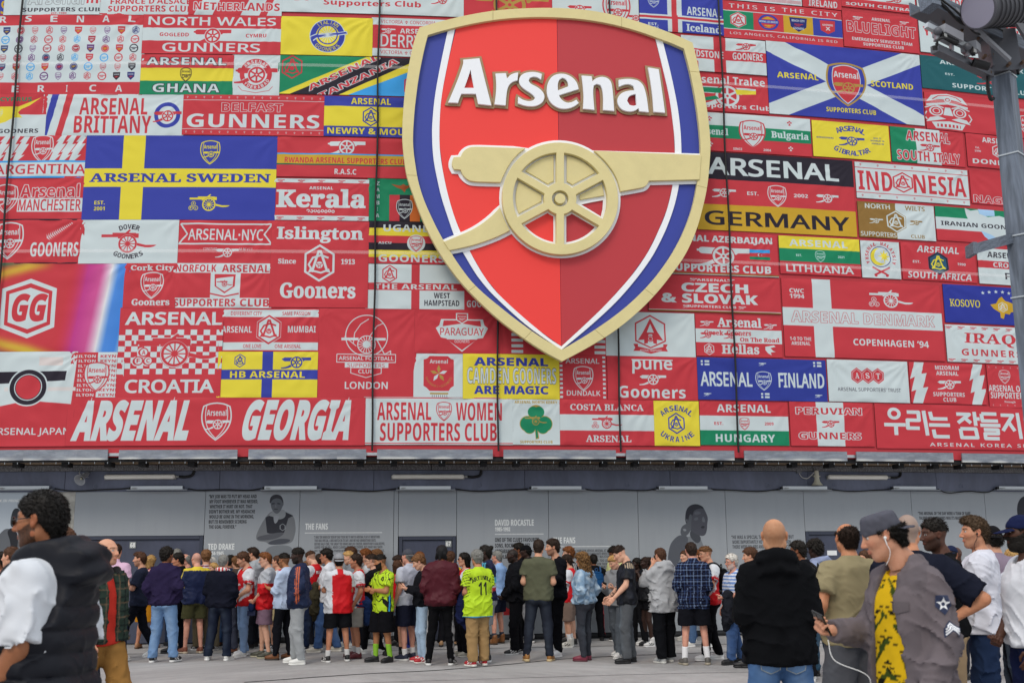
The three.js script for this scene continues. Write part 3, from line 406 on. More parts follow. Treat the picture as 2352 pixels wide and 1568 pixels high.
    for (let j = 0; j < 6; j++) for (let i = 0; i < 12; i++) {
      const x = 6 + i * 8.05 - j * 0.25, y = 21 + j * 11.2, c = cs[floor(q() * cs.length)], d = q() < 0.5 ? 'w' : (q() < 0.5 ? 'o' : 'r'), s = floor(q() * 5);
      if (s === 0) k.c(x, y, 4.6, c).c(x, y, 3.6, 'w', 0.5).gun(x, y, 3, d === c ? 'w' : d); else if (s === 1) k.crest(x, y, 3.6, c, 'w'); else if (s === 2) k.p([x - 2, y - 4.5, x + 2, y - 4.5, x + 1.9, y + 1, x, y + 5, x - 1.9, y + 1], c).t('GOONERS', x, y - 2, 3, 1.6, 'w').gun(x, y + 1, 2.6, d === c ? 'w' : d); else if (s === 3) k.hex(x, y, 4, c, 'w'); else k.c(x, y, 4.6, c, 1.1).gun(x, y, 3.6, c, 'w');
    } return k;
  }],
  ['red and white banner lettered NORTH WALES GUNNERS', 331, 35.2, 643, 126.5, (k) => k.bg('r').t('NORTH WALES', 50, 16, 92, 22, 'w', 's', { bold: 3 }).r(0, 34, 100, 33, 'w').t('GOGLEDD', 23, 51, 21, 9, 'r').gun(50, 50, 28, 'r', 'w').t('CYMRU', 82, 52, 15, 9, 'r').t('GUNNERS', 50, 83, 70, 22, 'w', 's', { bold: 3 })],
  ['red yellow and green banner lettered GHANA', 326, 126.5, 533, 218.4, (k) => k.bg('r').r(0, 34, 100, 33, 'y').r(0, 66, 100, 34, 'g').t('ARSENAL', 49, 17, 86, 19, 'w', 'S', { out: 'k', ow: 3 }).crest(49, 50, 13, 'k', 'y').t('GHANA', 50, 83, 72, 22, 'w', 'S', { out: 'k', ow: 3 })],
  ['white square banner with red roundel lettered HYDERABAD', 535, 127, 640, 219.6, (k) => k.bg('w').c(50, 48, 38, 'r').c(50, 48, 27, 'w').arc('ARSENAL', 50, 48, 32, -50, 50, 8).arc('HYDERABAD', 50, 48, 32.5, 240, 120, 8).gun(50, 46, 90, 'r', 'w').t('Since 2016', 50, 27, 16, 3.6, 'r', 's').p([14, 78, 22, 88, 50, 94, 78, 88, 86, 78], 'r', 1)],
  ['yellow banner with blue ring and cannon lettered ITALIAN GOONERS', 646, 39, 854, 130, (k) => k.bg('y').c(51, 49, 44, 'w').c(51, 49, 42, 'b').c(51, 49, 29, 'y').arc('ITALIAN', 51, 49, 36, -40, 40, 9, 'y', 's').arc('GOONERS', 51, 49, 36, 225, 135, 9, 'y', 's').p([32, 52, 38, 44, 72, 36, 73, 44, 40, 56, 36, 64], 'w').p([33, 53, 39, 46, 71, 38, 72, 42, 39, 54, 35, 62], 'b').c(51, 46, 24, 'b', 3).row(8, 0, 7, (q, i) => { const a = i * PI / 8; q.p([51 - 10 * cos(a), 46 - 23 * sin(a), 51 + 10 * cos(a), 46 + 23 * sin(a)], 'w', 1.4); })],
  ['red and white banner lettered DERRY beside the crest', 854.6, 41.7, 1062, 135, (k) => k.bg('r').r(0, 0, 100, 19, 'w').r(0, 80, 100, 20, 'w').t('VICTORIA', 22, 9.5, 24, 9, 'r', 's').t('CONCORDIA', 56, 9.5, 28, 9, 'r', 's').t('CRESCIT', 90, 9.5, 18, 9, 'r', 's').erm(38, 10, 4, 'r').erm(75, 10, 4, 'r').t('VICTORIA', 22, 90, 24, 9, 'r', 's').t('CONCORDIA', 56, 90, 28, 9, 'r', 's').erm(38, 90, 4, 'r').erm(75, 90, 4, 'r').gun(18, 33, 16, 'w', 'r').t('ARSENAL', 50, 33, 38, 13).t('DERRY CITY', 50, 60, 80, 32, 'w', 's', { bold: 2 })],
  ['green black and blue diagonal banner lettered TANZANIA', 641, 128, 985, 223, (k) => k.bg('g').p([100, 0, 100, 100, 36, 100], 'lb').p([58, 0, 68, 0, 10, 100, 0, 100], 'y').p([92, 0, 100, 0, 100, 14, 46, 100, 36, 100], 'y').p([66, 0, 94, 0, 40, 100, 8, 100], 'k').hex(9, 30, 15, 'r').hex(90, 72, 15, 'r').t('ARSENAL', 43, 41, 52, 15, 'r', 'S', { out: 'w', ow: 3, rot: -0.49 }).t('TANZANIA', 53, 56, 58, 15, 'r', 'S', { out: 'w', ow: 3, rot: -0.49 })],
  ['red banner with yellow island outline lettered CYPRUS', -60, 218.5, 102, 313, (k) => k.bg('w').r(0, 0, 100, 49, 'r').t('CYPRUS', 58, 13, 42, 10, 'g', 'S').p([0, 40, 20, 34, 38, 30, 62, 30, 92, 8, 76, 28, 66, 36, 62, 44, 68, 56, 56, 56, 46, 66, 30, 74, 0, 70], 'y').crest(37, 45, 10, 'w', 'y').t('GOONERS', 64, 87, 54, 10, 'k')],
  ['white banner with blue and red stripes lettered BRITTANY', 102, 218.5, 420, 313, (k) => k.bg('w').p([6, 0, 11, 0, 4, 100, 0, 100], 'b').p([16.5, 0, 21.5, 0, 14.5, 100, 10, 100], 'r').t('ARSENAL', 50, 29, 48, 41, 'r').t('BRITTANY', 50, 73, 54, 41, 'r').c(88, 50, 26, 'b', 9).gun(88, 50, 20, 'r', 'w')],
  ['red banner lettered BELFAST GUNNERS', 423, 219, 742, 313.5, (k) => { k.bg('r').r(0, 13, 100, 1.3, 'w').r(0, 84.5, 100, 1.3, 'w').t('BELFAST', 49, 31, 43, 21, 'r', 'S', { out: 'w', ow: 2 }).t('GUNNERS', 50, 64, 94, 34, 'w', 'S'); k.row(17, 3, 97, (q, x) => q.erm(x, 6.5, 1.7, 'w').erm(x, 92.5, 1.7, 'w')); return k; }],
  ['blue and yellow banner lettered NEWRY AND MOURNE', 742.5, 221.5, 980, 317.5, (k) => k.bg('b').r(0, 25, 100, 50, 'y').t('ARSENAL', 46, 12.5, 38, 15, 'y').hex(46, 50, 17, 'b', 'y').t('NEWRY & MOURNE', 52, 87, 94, 15, 'y')],
  ['red and white jagged banner lettered ARGENTINA', -70, 313, 202, 407.8, (k) => { k.bg('r'); for (const x of [26, 34, 42, 72, 80, 88]) k.p([x + 5, 0, x + 9, 0, x + 5, 22, x + 8, 21, x + 2, 48, x + 5, 46, x - 1, 62, x - 5, 62, x - 2, 40, x - 4, 42, x + 2, 16, x, 17], 'w'); return k.r(0, 61, 100, 39, 'w').crest(61, 31, 19, 'w', 'r').r(0, 60, 100, 4, 'lb').r(0, 96, 100, 4, 'lb').t('ARGENTINA', 60, 80, 74, 22, 'r', 's', { bold: 2.5 }); }],
  ['large blue banner with yellow cross lettered SWEDEN', 201, 313, 630, 506, (k) => k.bg('b').r(19.5, 0, 11.5, 100, 'y').r(0, 39.5, 100, 22, 'y').t('ARSENAL SWEDEN', 50, 50.5, 94, 10, 'b', 'R', { bold: 4 }).crest(65, 19, 11, 'y', 'b').t('EST.', 9, 80, 5.5, 4.4, 'y').t('2001', 9, 87, 5.7, 4.4, 'y').field(66, 80, 21, 'y', 'b', 1)],
  ['red banner with yellow band lettered RWANDA', 631.5, 315, 985, 411.5, (k) => k.bg('r').gun(46, 22, 25, 'w', 'r').r(0, 40.5, 100, 4, 'lb').r(0, 44, 100, 24, 'y').r(0, 44, 100, 24, 'o').r(0, 67, 100, 3.5, '#25614a').t('RWANDA ARSENAL SUPPORTERS CLUB', 46, 58, 78, 14, 'r').t('R.A.S.C', 46, 86, 14, 14)],
  ['red banner with shield lettered MANCHESTER', -70, 408, 193, 505, (k) => k.bg('r').crest(33, 49, 21, 'w', 'r').t('Arsenal', 69.5, 33, 50, 30, 'r', 'S', { out: 'w', ow: 3 }).r(43, 50, 57 - 2, 31, 'w').t('MANCHESTER', 70, 65.5, 52, 25, 'r', 's', { bold: 3 }).r(0, 97, 100, 3, 'k')],
  ['red banner with white black-letter name KERALA', 629, 411, 845.5, 508, (k) => { k.bg('r').r(0, 0, 100, 9.5, 'w').r(0, 88.5, 100, 11, 'w'); k.row(5, 8, 92, (q, x) => q.gun(x, 5.5, 8, 'r', 'w').gun(x, 94.5, 8, 'r', 'w')); k.t('ARSENAL', 50, 22, 25, 8); BL(k, 'Kerala', 50, 47, 92, 42, 'w', { bold: 5 }); k.g.lineWidth = 3; for (let i = 0; i < 8; i++) { k.g.strokeStyle = C.w; k.g.beginPath(); k.g.arc(k.X(37 + i * 3.7), k.Y(77 + (i % 2)), k.Y(2.8), 3 + i, 8 + i * 1.3); k.g.stroke(); } return k; }],
  ['green banner with brown eagle lettered ZAMBIA downwards', 845.5, 411, 1000, 509.5, (k) => { k.bg('g'); [...'ZAMBIA'].forEach((c, i) => k.t(c, 15, 12 + i * 15, c === 'I' ? 1 : 5, 9)); return k.p([34, 12, 48, 16, 52, 12, 56, 16, 66, 14, 56, 24, 54, 32, 50, 25, 42, 20], '#a2552f').r(32, 38, 15, 62, 'r').r(47, 38, 15, 62, 'k').r(62, 38, 15, 62, '#c8682c').crest(54, 70, 25, 'w', 'k'); }],
  ['red banner with silver fern lettered GOONERS', -70, 506.5, 188, 605, (k) => { k.bg('r').crest(35.5, 45, 27, 'w', 'r').t('GOONERS', 75.5, 68, 41, 32, 'w', 'S'); for (let i = 0; i < 15; i++) { const x = 68 + i * 1.45, y = 42 - i * 2.3; k.p([x, y, x - 0.5, y - 10 + i * 0.5, x + 1, y - 1], 'w').p([x, y, x + 3.5 - i * 0.15, y + 6 - i * 0.3, x + 1.2, y - 1], 'w'); } return k.r(0, 97.5, 100, 2.5, 'k'); }],
  ['white banner with red field gun lettered DOVER GOONERS', 187, 506.5, 406, 605, (k) => k.bg('w').arc('DOVER', 50, 74, 58, -19, 19, 11, 'k', 'S').field(50, 50, 56, 'r', 'w').arc('GOONERS', 50, 24, 60, 208, 152, 11, 'k', 'S')],
  ['red banner with white ribbon lettered NYC', 405.5, 506.5, 626, 605.5, (k) => k.bg('r').p([5, 9, 98, 9, 90, 32, 98, 55, 4, 55, 12, 32, 5, 9], 'w', 3.6).t('ARSENAL·NYC', 51, 33, 76, 26, 'w', 's', { bold: 2.5 }).t('CONSTARE', 36, 67, 14, 6, 'w', 's').t('M M V I I', 72, 67, 13, 5, 'w', 's').gun(53, 73, 24, 'w', 'r')],
  ['tall red banner lettered ISLINGTON GOONERS since 1913', 625, 508, 843.5, 707, (k) => { k.bg('r'); BL(k, 'Islington', 50, 16, 88, 19, 'w', { bold: 4 }); k.hex(50, 49, 34, 'w', 'r'); BL(k, 'Since', 17, 47, 18, 6, 'w'); BL(k, '1913', 79, 47, 14, 6, 'w'); BL(k, 'Gooners', 49, 80.5, 76, 17, 'w', { bold: 4 }); return k; }],
  ['black yellow and red striped banner lettered UGANDA GOONERS', 843.5, 509, 1040, 607.5, (k) => k.bg('r').r(0, 0, 100, 16, 'k').r(0, 16, 100, 18, 'y').r(0, 51, 100, 17, 'k').r(0, 68, 100, 17, 'y').t('UGANDA', 52, 16, 66, 17, 'w', 'S').t('ASCU', 21, 51, 15, 6).c(57, 51, 21, 'w').crest(57, 51, 16, 'r', 'w').t('GOONERS', 52, 87, 76, 18, 'w', 'S')],
  ['rainbow edged banner with white hexagon lettered GG', -90, 606, 287, 809, (k) => {
    k.bg('r').grad(64, 12, 108, 24, [[0, 'rgba(200,47,59,0)'], [0.25, '#b83a86'], [0.42, '#c4508e'], [0.56, '#d8d8dc'], [0.66, '#4a86d6'], [0.8, '#3f7fd2'], [0.92, '#c6d2da'], [1, '#cdd6da']]); const q = (pts, c) => { k.g.filter = 'blur(10px)'; k.p(pts, c); k.g.filter = 'none'; };
    q([0, 12, 24, 4, 52, -4, 30, -8, 0, -6], '#1d7a5a'); q([0, 26, 26, 16, 56, 2, 40, 0, 22, 10, 0, 18], '#cdbb3a'); q([0, 90, 30, 100, 40, 108, 0, 108], '#2b6d62'); q([20, 82, 44, 92, 62, 104, 44, 104, 24, 92], '#cbb63a');
    k.p([42.5, 18, 58, 29, 58, 72, 42.5, 84, 26, 72, 26, 29], 'w').p([42.5, 23, 55.5, 32, 55.5, 69, 42.5, 79, 28.5, 69, 28.5, 32], 'r').p([42.5, 28, 53.5, 35, 53.5, 66, 42.5, 74, 30.5, 66, 30.5, 35], 'w'); return k.t('GG', 42.5, 50, 19, 29, 'r', 'S', { sk: 0.12, bold: 6 });
  }],
  ['red banner with shield lettered CORK CITY GOONERS', 288.5, 606, 401, 707, (k) => { k.bg('r'); BL(k, 'Cork City', 53, 12, 82, 15, 'w'); k.crest(54, 48, 46, 'w', 'r'); BL(k, 'Gooners', 53, 87, 72, 14, 'w'); return k; }],
  ['red and white banner lettered NORFOLK supporters club', 400, 605.5, 622, 707, (k) => k.bg('r').r(0, 0, 100, 22, 'w').r(0, 78, 100, 22, 'w').r(38, 20, 30, 60, 'w').t('NORFOLK', 23, 11.5, 41, 17, 'r').t('ARSENAL', 73, 11.5, 48, 17, 'r').t('SUPPORTERS', 33, 88.5, 62, 17, 'r').t('CLUB', 83, 88.5, 29, 17, 'r').p([42, 25, 63, 25, 62.5, 52, 52.5, 68, 42.5, 52], 'r').p([43.5, 35, 61, 30, 60.5, 52, 52.5, 64, 44, 52], 'w').field(52.5, 46, 16, 'r', 'w').p([38, 68, 52.5, 75, 67, 68], 'r', 3)],
  ['white cross banner lettered WEST HAMPSTEAD', 841.5, 607, 1125, 712, (k) => k.bg('r').r(0, 0, 36.5, 42, 'w').r(43, 0, 36, 42, 'w').r(0, 58, 36.5, 42, 'w').r(43, 58, 36, 42, 'w').hex(19, 22, 13, 'r', 'w').t('THE ARSENAL', 40, 50, 66, 11.5).t('WEST', 61, 69, 13, 12, 'k').t('HAMPSTEAD', 61, 86, 28, 13, 'k').t('GOONERS', 94, 86, 26, 16)],
  ['red and white chequered banner lettered CROATIA', 278, 708, 505, 913, (k) => { k.bg('r').t('ARSENAL', 52, 12, 92, 14, 'w', 's', { bold: 6 }); for (let j = 0; j < 8; j++) for (let i = 0; i < 16; i++) if ((i + j) % 2) k.r(i * 6.25, 24.5 + j * 6.2, 6.25, 6.2, 'w'); k.r(20, 40, 70, 3, 'r'); k.field(56, 48, 82, 'w', 'r', 1).field(56, 48, 78, 'r', 'w', 1); return k.t('CROATIA', 51, 87, 84, 14, 'w', 's', { bold: 6 }); }],
  ['red and white banner lettered MUMBAI one love', 505.5, 708, 730, 807, (k) => k.bg('r').r(0.5, 4, 99, 17, 'w').r(0.5, 79, 99, 18, 'w').p([38, 21, 50, 6, 62, 21], 'w').p([38, 79, 50, 95, 62, 79], 'w').t('DIFFERENT CITY', 27, 12.5, 31, 8.5, 'r', 's', { bold: 2 }).t('SAME PASSION', 77, 12.5, 28, 8.5, 'r', 's', { bold: 2 }).t('ARSENAL', 18, 50, 30, 15).t('MUMBAI', 83, 49, 28, 15).hex(50, 50, 26, 'r', 'w').t('ONE LOVE', 34, 88, 18, 8.5, 'r', 's', { bold: 2 }).t('ONE ARSENAL', 69.5, 88, 26, 8.5, 'r', 's', { bold: 2 })],
  ['tall red banner with ball and gun emblem lettered LONDON', 728.5, 708, 955, 912.5, (k) => k.bg('r').c(50, 31, 23, 'w', 1.1).p([37, 40, 38, 28, 44, 18, 52, 12], 'w', 0.9).p([54, 44, 53, 32, 60, 20, 66, 17], 'w', 0.9).p([28, 32, 40, 43], 'w', 0.9).p([25, 35, 42, 35], 'w', 3).p([55, 35, 69, 35], 'w', 3).row(8, 0, 7, (q, i) => { const a = i * PI / 8; q.p([50 - 9 * cos(a), 41 - 10 * sin(a), 50 + 9 * cos(a), 41 + 10 * sin(a)], 'w', 0.8); }).c(50, 41, 9.6, 'w', 1.1).c(50, 41, 4, 'w').p([60, 35, 68, 52, 74, 48, 74, 52], 'w', 1.1).p([21, 52, 79, 52, 79, 61, 21, 61, 21, 52], 'w', 0.9).t('ARSENAL FOOTBALL', 50, 56.5, 54, 4.4, 'w', 's', { bold: 2 }).r(29, 61.5, 43, 5.5, 'w').t('SUPPORTERS', 50, 64.3, 37, 4.2, 'r', 's').p([35, 67, 65, 67, 65, 73, 50, 78, 35, 73, 35, 67], 'w', 0.9).t('CLUB', 50, 71, 15, 4.4, 'w', 's', { bold: 2 }).t('LONDON', 50.5, 86.5, 42, 8, 'w', 's', { bold: 3 })],
  ['red banner with white badge lettered PARAGUAY', 953.5, 711, 1152, 813, (k) => k.bg('r').p([30, 22, 78, 22, 80, 36, 84, 42, 78, 64, 72, 66, 54, 96, 36, 66, 30, 64, 24, 42, 28, 36], 'w').p([33, 25, 75, 25, 76, 38, 54, 32, 32, 38], 'r').p([37, 68, 71, 68, 54, 92], 'r').p([47, 8, 61, 8, 61, 24, 54, 33, 47, 24], 'w').p([48.5, 10, 59.5, 10, 59.5, 23, 54, 30, 48.5, 23], 'r').t('Arsenal', 54, 15, 9, 4).gun(54, 22, 8, 'w', 'r').t('PARAGUAY', 54, 50, 50, 17, 'r', 's', { bold: 1 }).t('GOONERS', 54, 72, 17, 7, 'w', 's')],
  ['red banner edged with white ladder bars under the crest tip', 1149, 712, 1391, 816, (k) => { k.bg('r'); for (let i = 0; i < 8; i++) k.r(10.5, 2 + i * 12.6, 11, 7, 'w').r(89, 2 + i * 12.6, 10.5, 7, 'w'); return k; }],
  ['yellow banner with blue cross lettered HB', 502.5, 808.5, 727, 912.5, (k) => k.bg('y').r(44.5, 0, 10.5, 100, 'b').r(0, 39.5, 100, 21, 'b').t('HB ARSENAL', 50, 50, 75, 14, 'y').hex(22, 20, 12, 'b', 'y').gun(78, 21, 30, 'b', 'y')],
  ['white and red banner with black cannon wheel lettered JAPAN', -90, 810, 164, 1024, (k) => k.bg('r').p([0, 0, 100, 0, 97, 56, 60, 52, 30, 60, 0, 58], 'w').r(68, 6, 20, 9, '#cfc6c4').r(40, 38, 60, 4, '#cfcbca').p([0, 22, 92, 21, 91, 31, 0, 36], 'k').c(60, 38, 20, 'w').c(60, 38, 18.5, 'k').c(60, 38, 12.5, 'r').c(60, 38, 13.6, 'w', 1).t('ARSENAL JAPAN', 64, 85, 66, 9, 'w', 's', { bold: 2 })],
  ['red and white banner repeating MILTON KEYNES', 165.5, 810, 280, 914, (k) => { k.bg('r').r(50, 0, 50, 100, 'w'); for (let i = 0; i < 9; i++) k.t('MILTON', 25, 9 + i * 10.4, 42, 6).t('KEYNES', 76, 9 + i * 10.4, 42, 6, 'r'); return k.crest(49, 52, 50, 'r', 'w'); }],
  ['long red banner lettered GEORGIA in huge white letters', 158, 914, 837, 1022, (k) => k.bg('r').t('ARSENAL', 22.5, 48, 38, 78, 'w', 'S', { sk: 0.22, bold: 7 }).crest(50, 48, 10.6, 'w', 'r').t('GEORGIA', 77.5, 47, 36, 78, 'w', 'S', { sk: 0.22, bold: 7 })],
  ['white banner with red lettering WOMEN supporters club', 836.5, 912, 1177.5, 1021, (k) => k.bg('w').r(0, 1, 100, 2, 'r').r(0, 96, 100, 2, 'r').t('ARSENAL', 27, 30, 36, 38, 'r').crest(53.5, 29, 11, 'r', 'w').t('WOMEN', 77, 30, 31, 38, 'r').t('SUPPORTERS CLUB', 50, 73, 78, 38, 'r')],
  ['white banner with red lantern lettered SHANGHAI', 951, 812, 1064, 915, (k) => k.bg('w').p([26, 12, 32, 6, 68, 6, 74, 12, 80, 14, 80, 72, 74, 76, 70, 83, 32, 83, 26, 76, 20, 72, 20, 14], 'r').t('Arsenal', 50, 18, 36, 9).row(5, 0, 4, (q, i) => { const a = i * 1.2566; q.p([50, 45, 50 + 11 * sin(a - 0.35), 45 - 11 * cos(a - 0.35), 50 + 18 * sin(a), 45 - 20 * cos(a), 50 + 11 * sin(a + 0.35), 45 - 11 * cos(a + 0.35)], i % 2 ? 'w' : 'gd'); }).arc('SHANGHAI·GOONERS', 50, 45, 28, 250, 110, 5, 'gd', 's').r(33, 87, 36, 3.5, 'gd').row(8, 37, 66, (q, x) => q.r(x, 92, 0.8, 5, 'k'))],
  ['yellow banner lettered CAMDEN GOONERS ARE MAGIC', 1063.5, 813, 1284.5, 917, (k) => k.bg('y').t('ARSENAL', 50, 17.5, 76, 18, 'b', 'S', { bold: 4 }).t('CAMDEN', 26, 48, 43, 36, 'w', 'S', { out: 'k', ow: 1.5 }).t('GOONERS', 74, 48, 45, 36, 'w', 'S', { out: 'k', ow: 1.5 }).t('ARE MAGIC', 50, 80, 76, 18, 'b', 'S', { bold: 4 })],
  ['white banner with green shamrock lettered NORTH KERRY', 1177, 917.5, 1285.5, 1021, (k) => k.bg('w').t('ARSENAL NORTH KERRY', 50, 6.5, 90, 6, 'gd').c(50, 30, 17.5, 'gd').c(32, 54, 17.5, 'gd').c(68, 54, 17.5, 'gd').c(36, 62, 14, 'gd').c(64, 62, 14, 'gd').p([47, 60, 53, 60, 56, 86, 49, 88], 'gd').c(44, 28, 12, 'g').c(56, 28, 12, 'g').c(50, 36, 12, 'g').c(32, 54, 16, 'g').c(68, 54, 16, 'g').c(36, 62, 13, 'g').c(64, 62, 13, 'g').c(50, 52, 14, 'g').p([48, 62, 52, 62, 54, 84, 50, 86], 'g').field(50, 47, 48, 'gd', 'g').t('SUPPORTERS CLUB', 50, 94, 68, 6, 'gd')],
  ['red banner with white dashes and shield lettered DUNDALK', 1284.5, 816, 1394, 917.5, (k) => { k.bg('r').t('ARSENAL', 49, 13, 70, 11, 'w', 's', { bold: 2 }).crest(50, 51, 44, 'w', 'r').t('DUNDALK', 50, 86, 70, 11, 'w', 's', { bold: 2 }); for (let i = 0; i < 10; i++) k.r(1, 2 + i * 10, 6, 5, 'w').r(91, 2 + i * 10, 6, 5, 'w'); return k; }],
  ['red and white banner lettered COSTA BLANCA', 1285.5, 917.5, 1503, 1023, (k) => k.bg('r').r(0, 33, 100, 35, 'w').t('COSTA BLANCA', 50, 17.5, 78, 13, 'w', 'R', { bold: 1 }).field(50, 50, 32, 'r', 'w', 1).t('ARSENAL', 51, 85, 48, 14, 'w', 'R', { bold: 1 })],
  ['white banner with red hexagon badge lettered HAMPSHIRE', 1389, 716, 1597, 820, (k) => k.bg('w').p([50, 6, 67, 25, 67, 66, 50, 82, 33, 66, 33, 25], 'r').p([50, 9.5, 65.5, 27, 65.5, 64, 50, 79, 34.5, 64, 34.5, 27], 'w').p([50, 14, 58, 45, 64, 64, 57, 62, 57, 72, 53, 70, 52, 50, 48, 50, 47, 70, 43, 72, 43, 62, 36, 64, 42, 45], 'r').p([50, 26, 54, 46, 46, 46], 'w').c(50, 60, 7, 'r').c(50, 60, 4.5, 'w', 1.2).p([31, 72, 36, 72, 36, 78, 50, 84, 64, 78, 64, 72, 69, 72, 67, 80, 69, 88, 62, 88, 50, 94, 38, 88, 31, 88, 33, 80], 'r').t('ARSENAL HAMPSHIRE', 50, 87, 24, 5, 'w', 's')],
  ['red banner lettered PUNE GOONERS', 1394, 818, 1602, 919.5, (k) => k.bg('r').r(27, 7, 46, 2.6, 'w').t('pune', 50, 23, 44, 31, 'w', 's', { bold: 4 }).gun(50, 51, 30, 'w', 'r').t('Gooners', 49, 82, 75, 27, 'w', 'S')],
  ['red banner lettered CZECH AND SLOVAK', 1488, 631, 1793, 721.5, (k) => k.bg('r').gun(34, 10, 6, 'w', 'r').t('ARSENAL', 48, 11, 23, 7).gun(62, 10, 6, 'w', 'r').t('CZECH', 50, 33, 50, 24, 'w', 'S', { bold: 4 }).t('& SLOVAK', 46, 63, 72, 25, 'w', 'S', { bold: 4 }).gun(28, 85, 6, 'w', 'r').t('SUPPORTERS CLUB', 47, 85, 37, 7).gun(70, 85, 6, 'w', 'r').r(0, 95, 100, 1.6, 'w').r(0, 97, 100, 3, 'br')],
  ['red and white banner lettered HELLAS, Greek supporters', 1596.5, 723, 1797, 821, (k) => { k.bg('r').gun(13, 20, 16, 'w', 'r').gun(87, 23, 16, 'w', 'r').r(0, 34, 100, 33, 'w'); BL(k, 'Arsenal', 51, 17, 51, 23, 'w', { bold: 4 }); k.gun(14, 48, 18, 'r', 'w').gun(41, 48, 18, 'r', 'w'); BL(k, 'Greek', 21, 43, 22, 12, 'r'); BL(k, 'Gooners', 50, 43, 28, 12, 'r'); BL(k, 'On The Road', 74, 58, 46, 11, 'r'); k.hex(15, 83, 12.5, 'w', 'r'); BL(k, 'Hellas', 51, 82, 43, 23, 'w', { bold: 4 }); return k.p([80, 74, 90, 70, 92, 74, 86, 77, 89, 84, 92, 86, 86, 88, 87, 95, 83, 90, 80, 82], 'w'); }],
  ['yellow square banner lettered UKRAINE in blue', 1501, 921, 1607, 1023.5, (k) => k.bg('y').arc('ARSENAL', 50, 66, 50, -40, 40, 12, 'b', 'S').hex(49, 50, 40, 'b', 'y').arc('UKRAINE', 50, 36, 50, 220, 140, 12, 'b', 'S')],
  ['dark blue banner with white shield lettered FINLAND', 1600.5, 821, 1900, 922, (k) => { k.bg('#2c3a92').t('ARSENAL', 22, 51, 39, 33, 'w', 's', { bold: 5 }).crest(50.5, 52, 13, 'w', '#2c3a92').t('FINLAND', 80, 51, 36, 33, 'w', 's', { bold: 5 }); for (const [x, y] of [[6, 13], [51, 88], [93, 11]]) k.r(x - 3, y - 6, 6.5, 12, 'w').r(x - 1.4, y - 6, 1.3, 12, '#2c3a92').r(x - 3, y - 1.3, 6.5, 2.6, '#2c3a92'); for (const [x, y] of [[50, 13], [7, 87], [93, 86]]) k.gun(x, y, 6, 'w'); return k; }],
  ['red white and green banner lettered HUNGARY', 1606, 921.5, 1812.5, 1023, (k) => k.bg('r').r(0, 33, 100, 34, 'w').r(0, 66.5, 100, 33.5, 'g').t('ARSENAL', 50, 16, 61, 18).t('EST.', 21, 51, 10, 7, 'r').crest(50, 50, 12, 'r', 'w').t('2009', 78, 50, 10, 7, 'r').t('HUNGARY', 50.5, 84, 67, 18)],
  ['red and white banner lettered PERUVIAN GUNNERS', 1812, 923, 2008, 1025, (k) => k.bg('r').r(31.5, 0, 33, 100, 'w').t('PERUVIAN', 47, 21, 78, 15, 'r', 'S', { out: 'w', ow: 3 }).gun(48, 48, 21, 'r', 'w').t('GUNNERS', 47, 77, 74, 15, 'r', 'S', { out: 'w', ow: 3 })],
  ['red banner with white cannon lettered AZERBAIJAN', 1470, 529, 1788, 637, (k) => k.bg('r').t('ARSENAL AZERBAIJAN', 56, 17, 80, 18, 'w', 'S', { bold: 3 }).gun(59, 50, 40, 'w', 'r').r(79, 36, 15, 8, 'lb').r(79, 53, 15, 7, 'g').c(86, 48.5, 3.2, 'w').c(86.6, 48.5, 2.4, 'r').c(88, 48.5, 1, 'w').t('SUPPORTERS CLUB', 57, 84, 74, 17, 'w', 'S', { bold: 3 }).r(0, 95.5, 100, 3, 'br').r(0, 98.6, 100, 1.4, 'w')],
  ['black red and gold banner lettered GERMANY', 1596, 348, 1968, 544, (k) => k.bg('r').r(0, 0, 100, 35, 'k').r(0, 67, 100, 33, 'o').t('ARSENAL', 49, 18, 82, 21, 'w', 's', { bold: 5 }).gun(17, 51, 15, 'w', 'r').t('EST.', 35, 51, 7, 4.5).crest(50, 52, 12.5, 'w', 'r').t('2002', 65, 51, 9, 4.5).gun(82, 51, 15, 'w', 'r').t('GERMANY', 50, 84, 90, 18, 'k', 's', { bold: 4 })],
  ['white green and red banner lettered BULGARIA', 1570, 256, 1864, 360, (k) => { k.bg('w').r(0, 33, 100, 34, 'g').r(0, 66, 100, 34, 'r'); BL(k, 'Arsenal', 22, 49, 24, 18, 'w'); k.crest(53, 49, 22, 'r', 'w'); BL(k, 'Bulgaria', 83, 50, 30, 24, 'w'); k.erm(20, 16, 5, 'r').erm(83, 16, 5, 'r').erm(20, 83, 5, 'w').erm(83, 83, 5, 'w'); return k.t('SINCE', 41, 92, 7, 6).t('2004', 64, 91, 6, 6); }],
  ['red banner with green and yellow cannon lettered TRALEE', 1560, 167, 1765.5, 263, (k) => k.bg('r').t('Arsenal Tralee', 54, 14, 86, 22, 'w', 'S').gun(52, 52, 68, 'w', 'r').p([20, 36, 48, 36, 46, 50, 20, 50, 16, 43], 'g').p([62, 38, 86, 38, 86, 48, 64, 52], 'y').p([20, 68, 40, 58, 44, 66, 28, 74], 'g').t('Supporters Club', 58, 86, 88, 17, 'w', 'S')],
  ['red cross banner lettered MAIDSTONE GOONERS', 1564, 82, 1760, 174, (k) => k.bg('w').r(38, 0, 14, 100, 'r').r(0, 36, 100, 28, 'r').gun(76, 20, 24, 'r', 'w').t('MAIDSTONE', 25, 50, 49, 20).t('GOONERS', 78, 50, 36, 20).hex(12, 82, 16, 'r', 'w')],
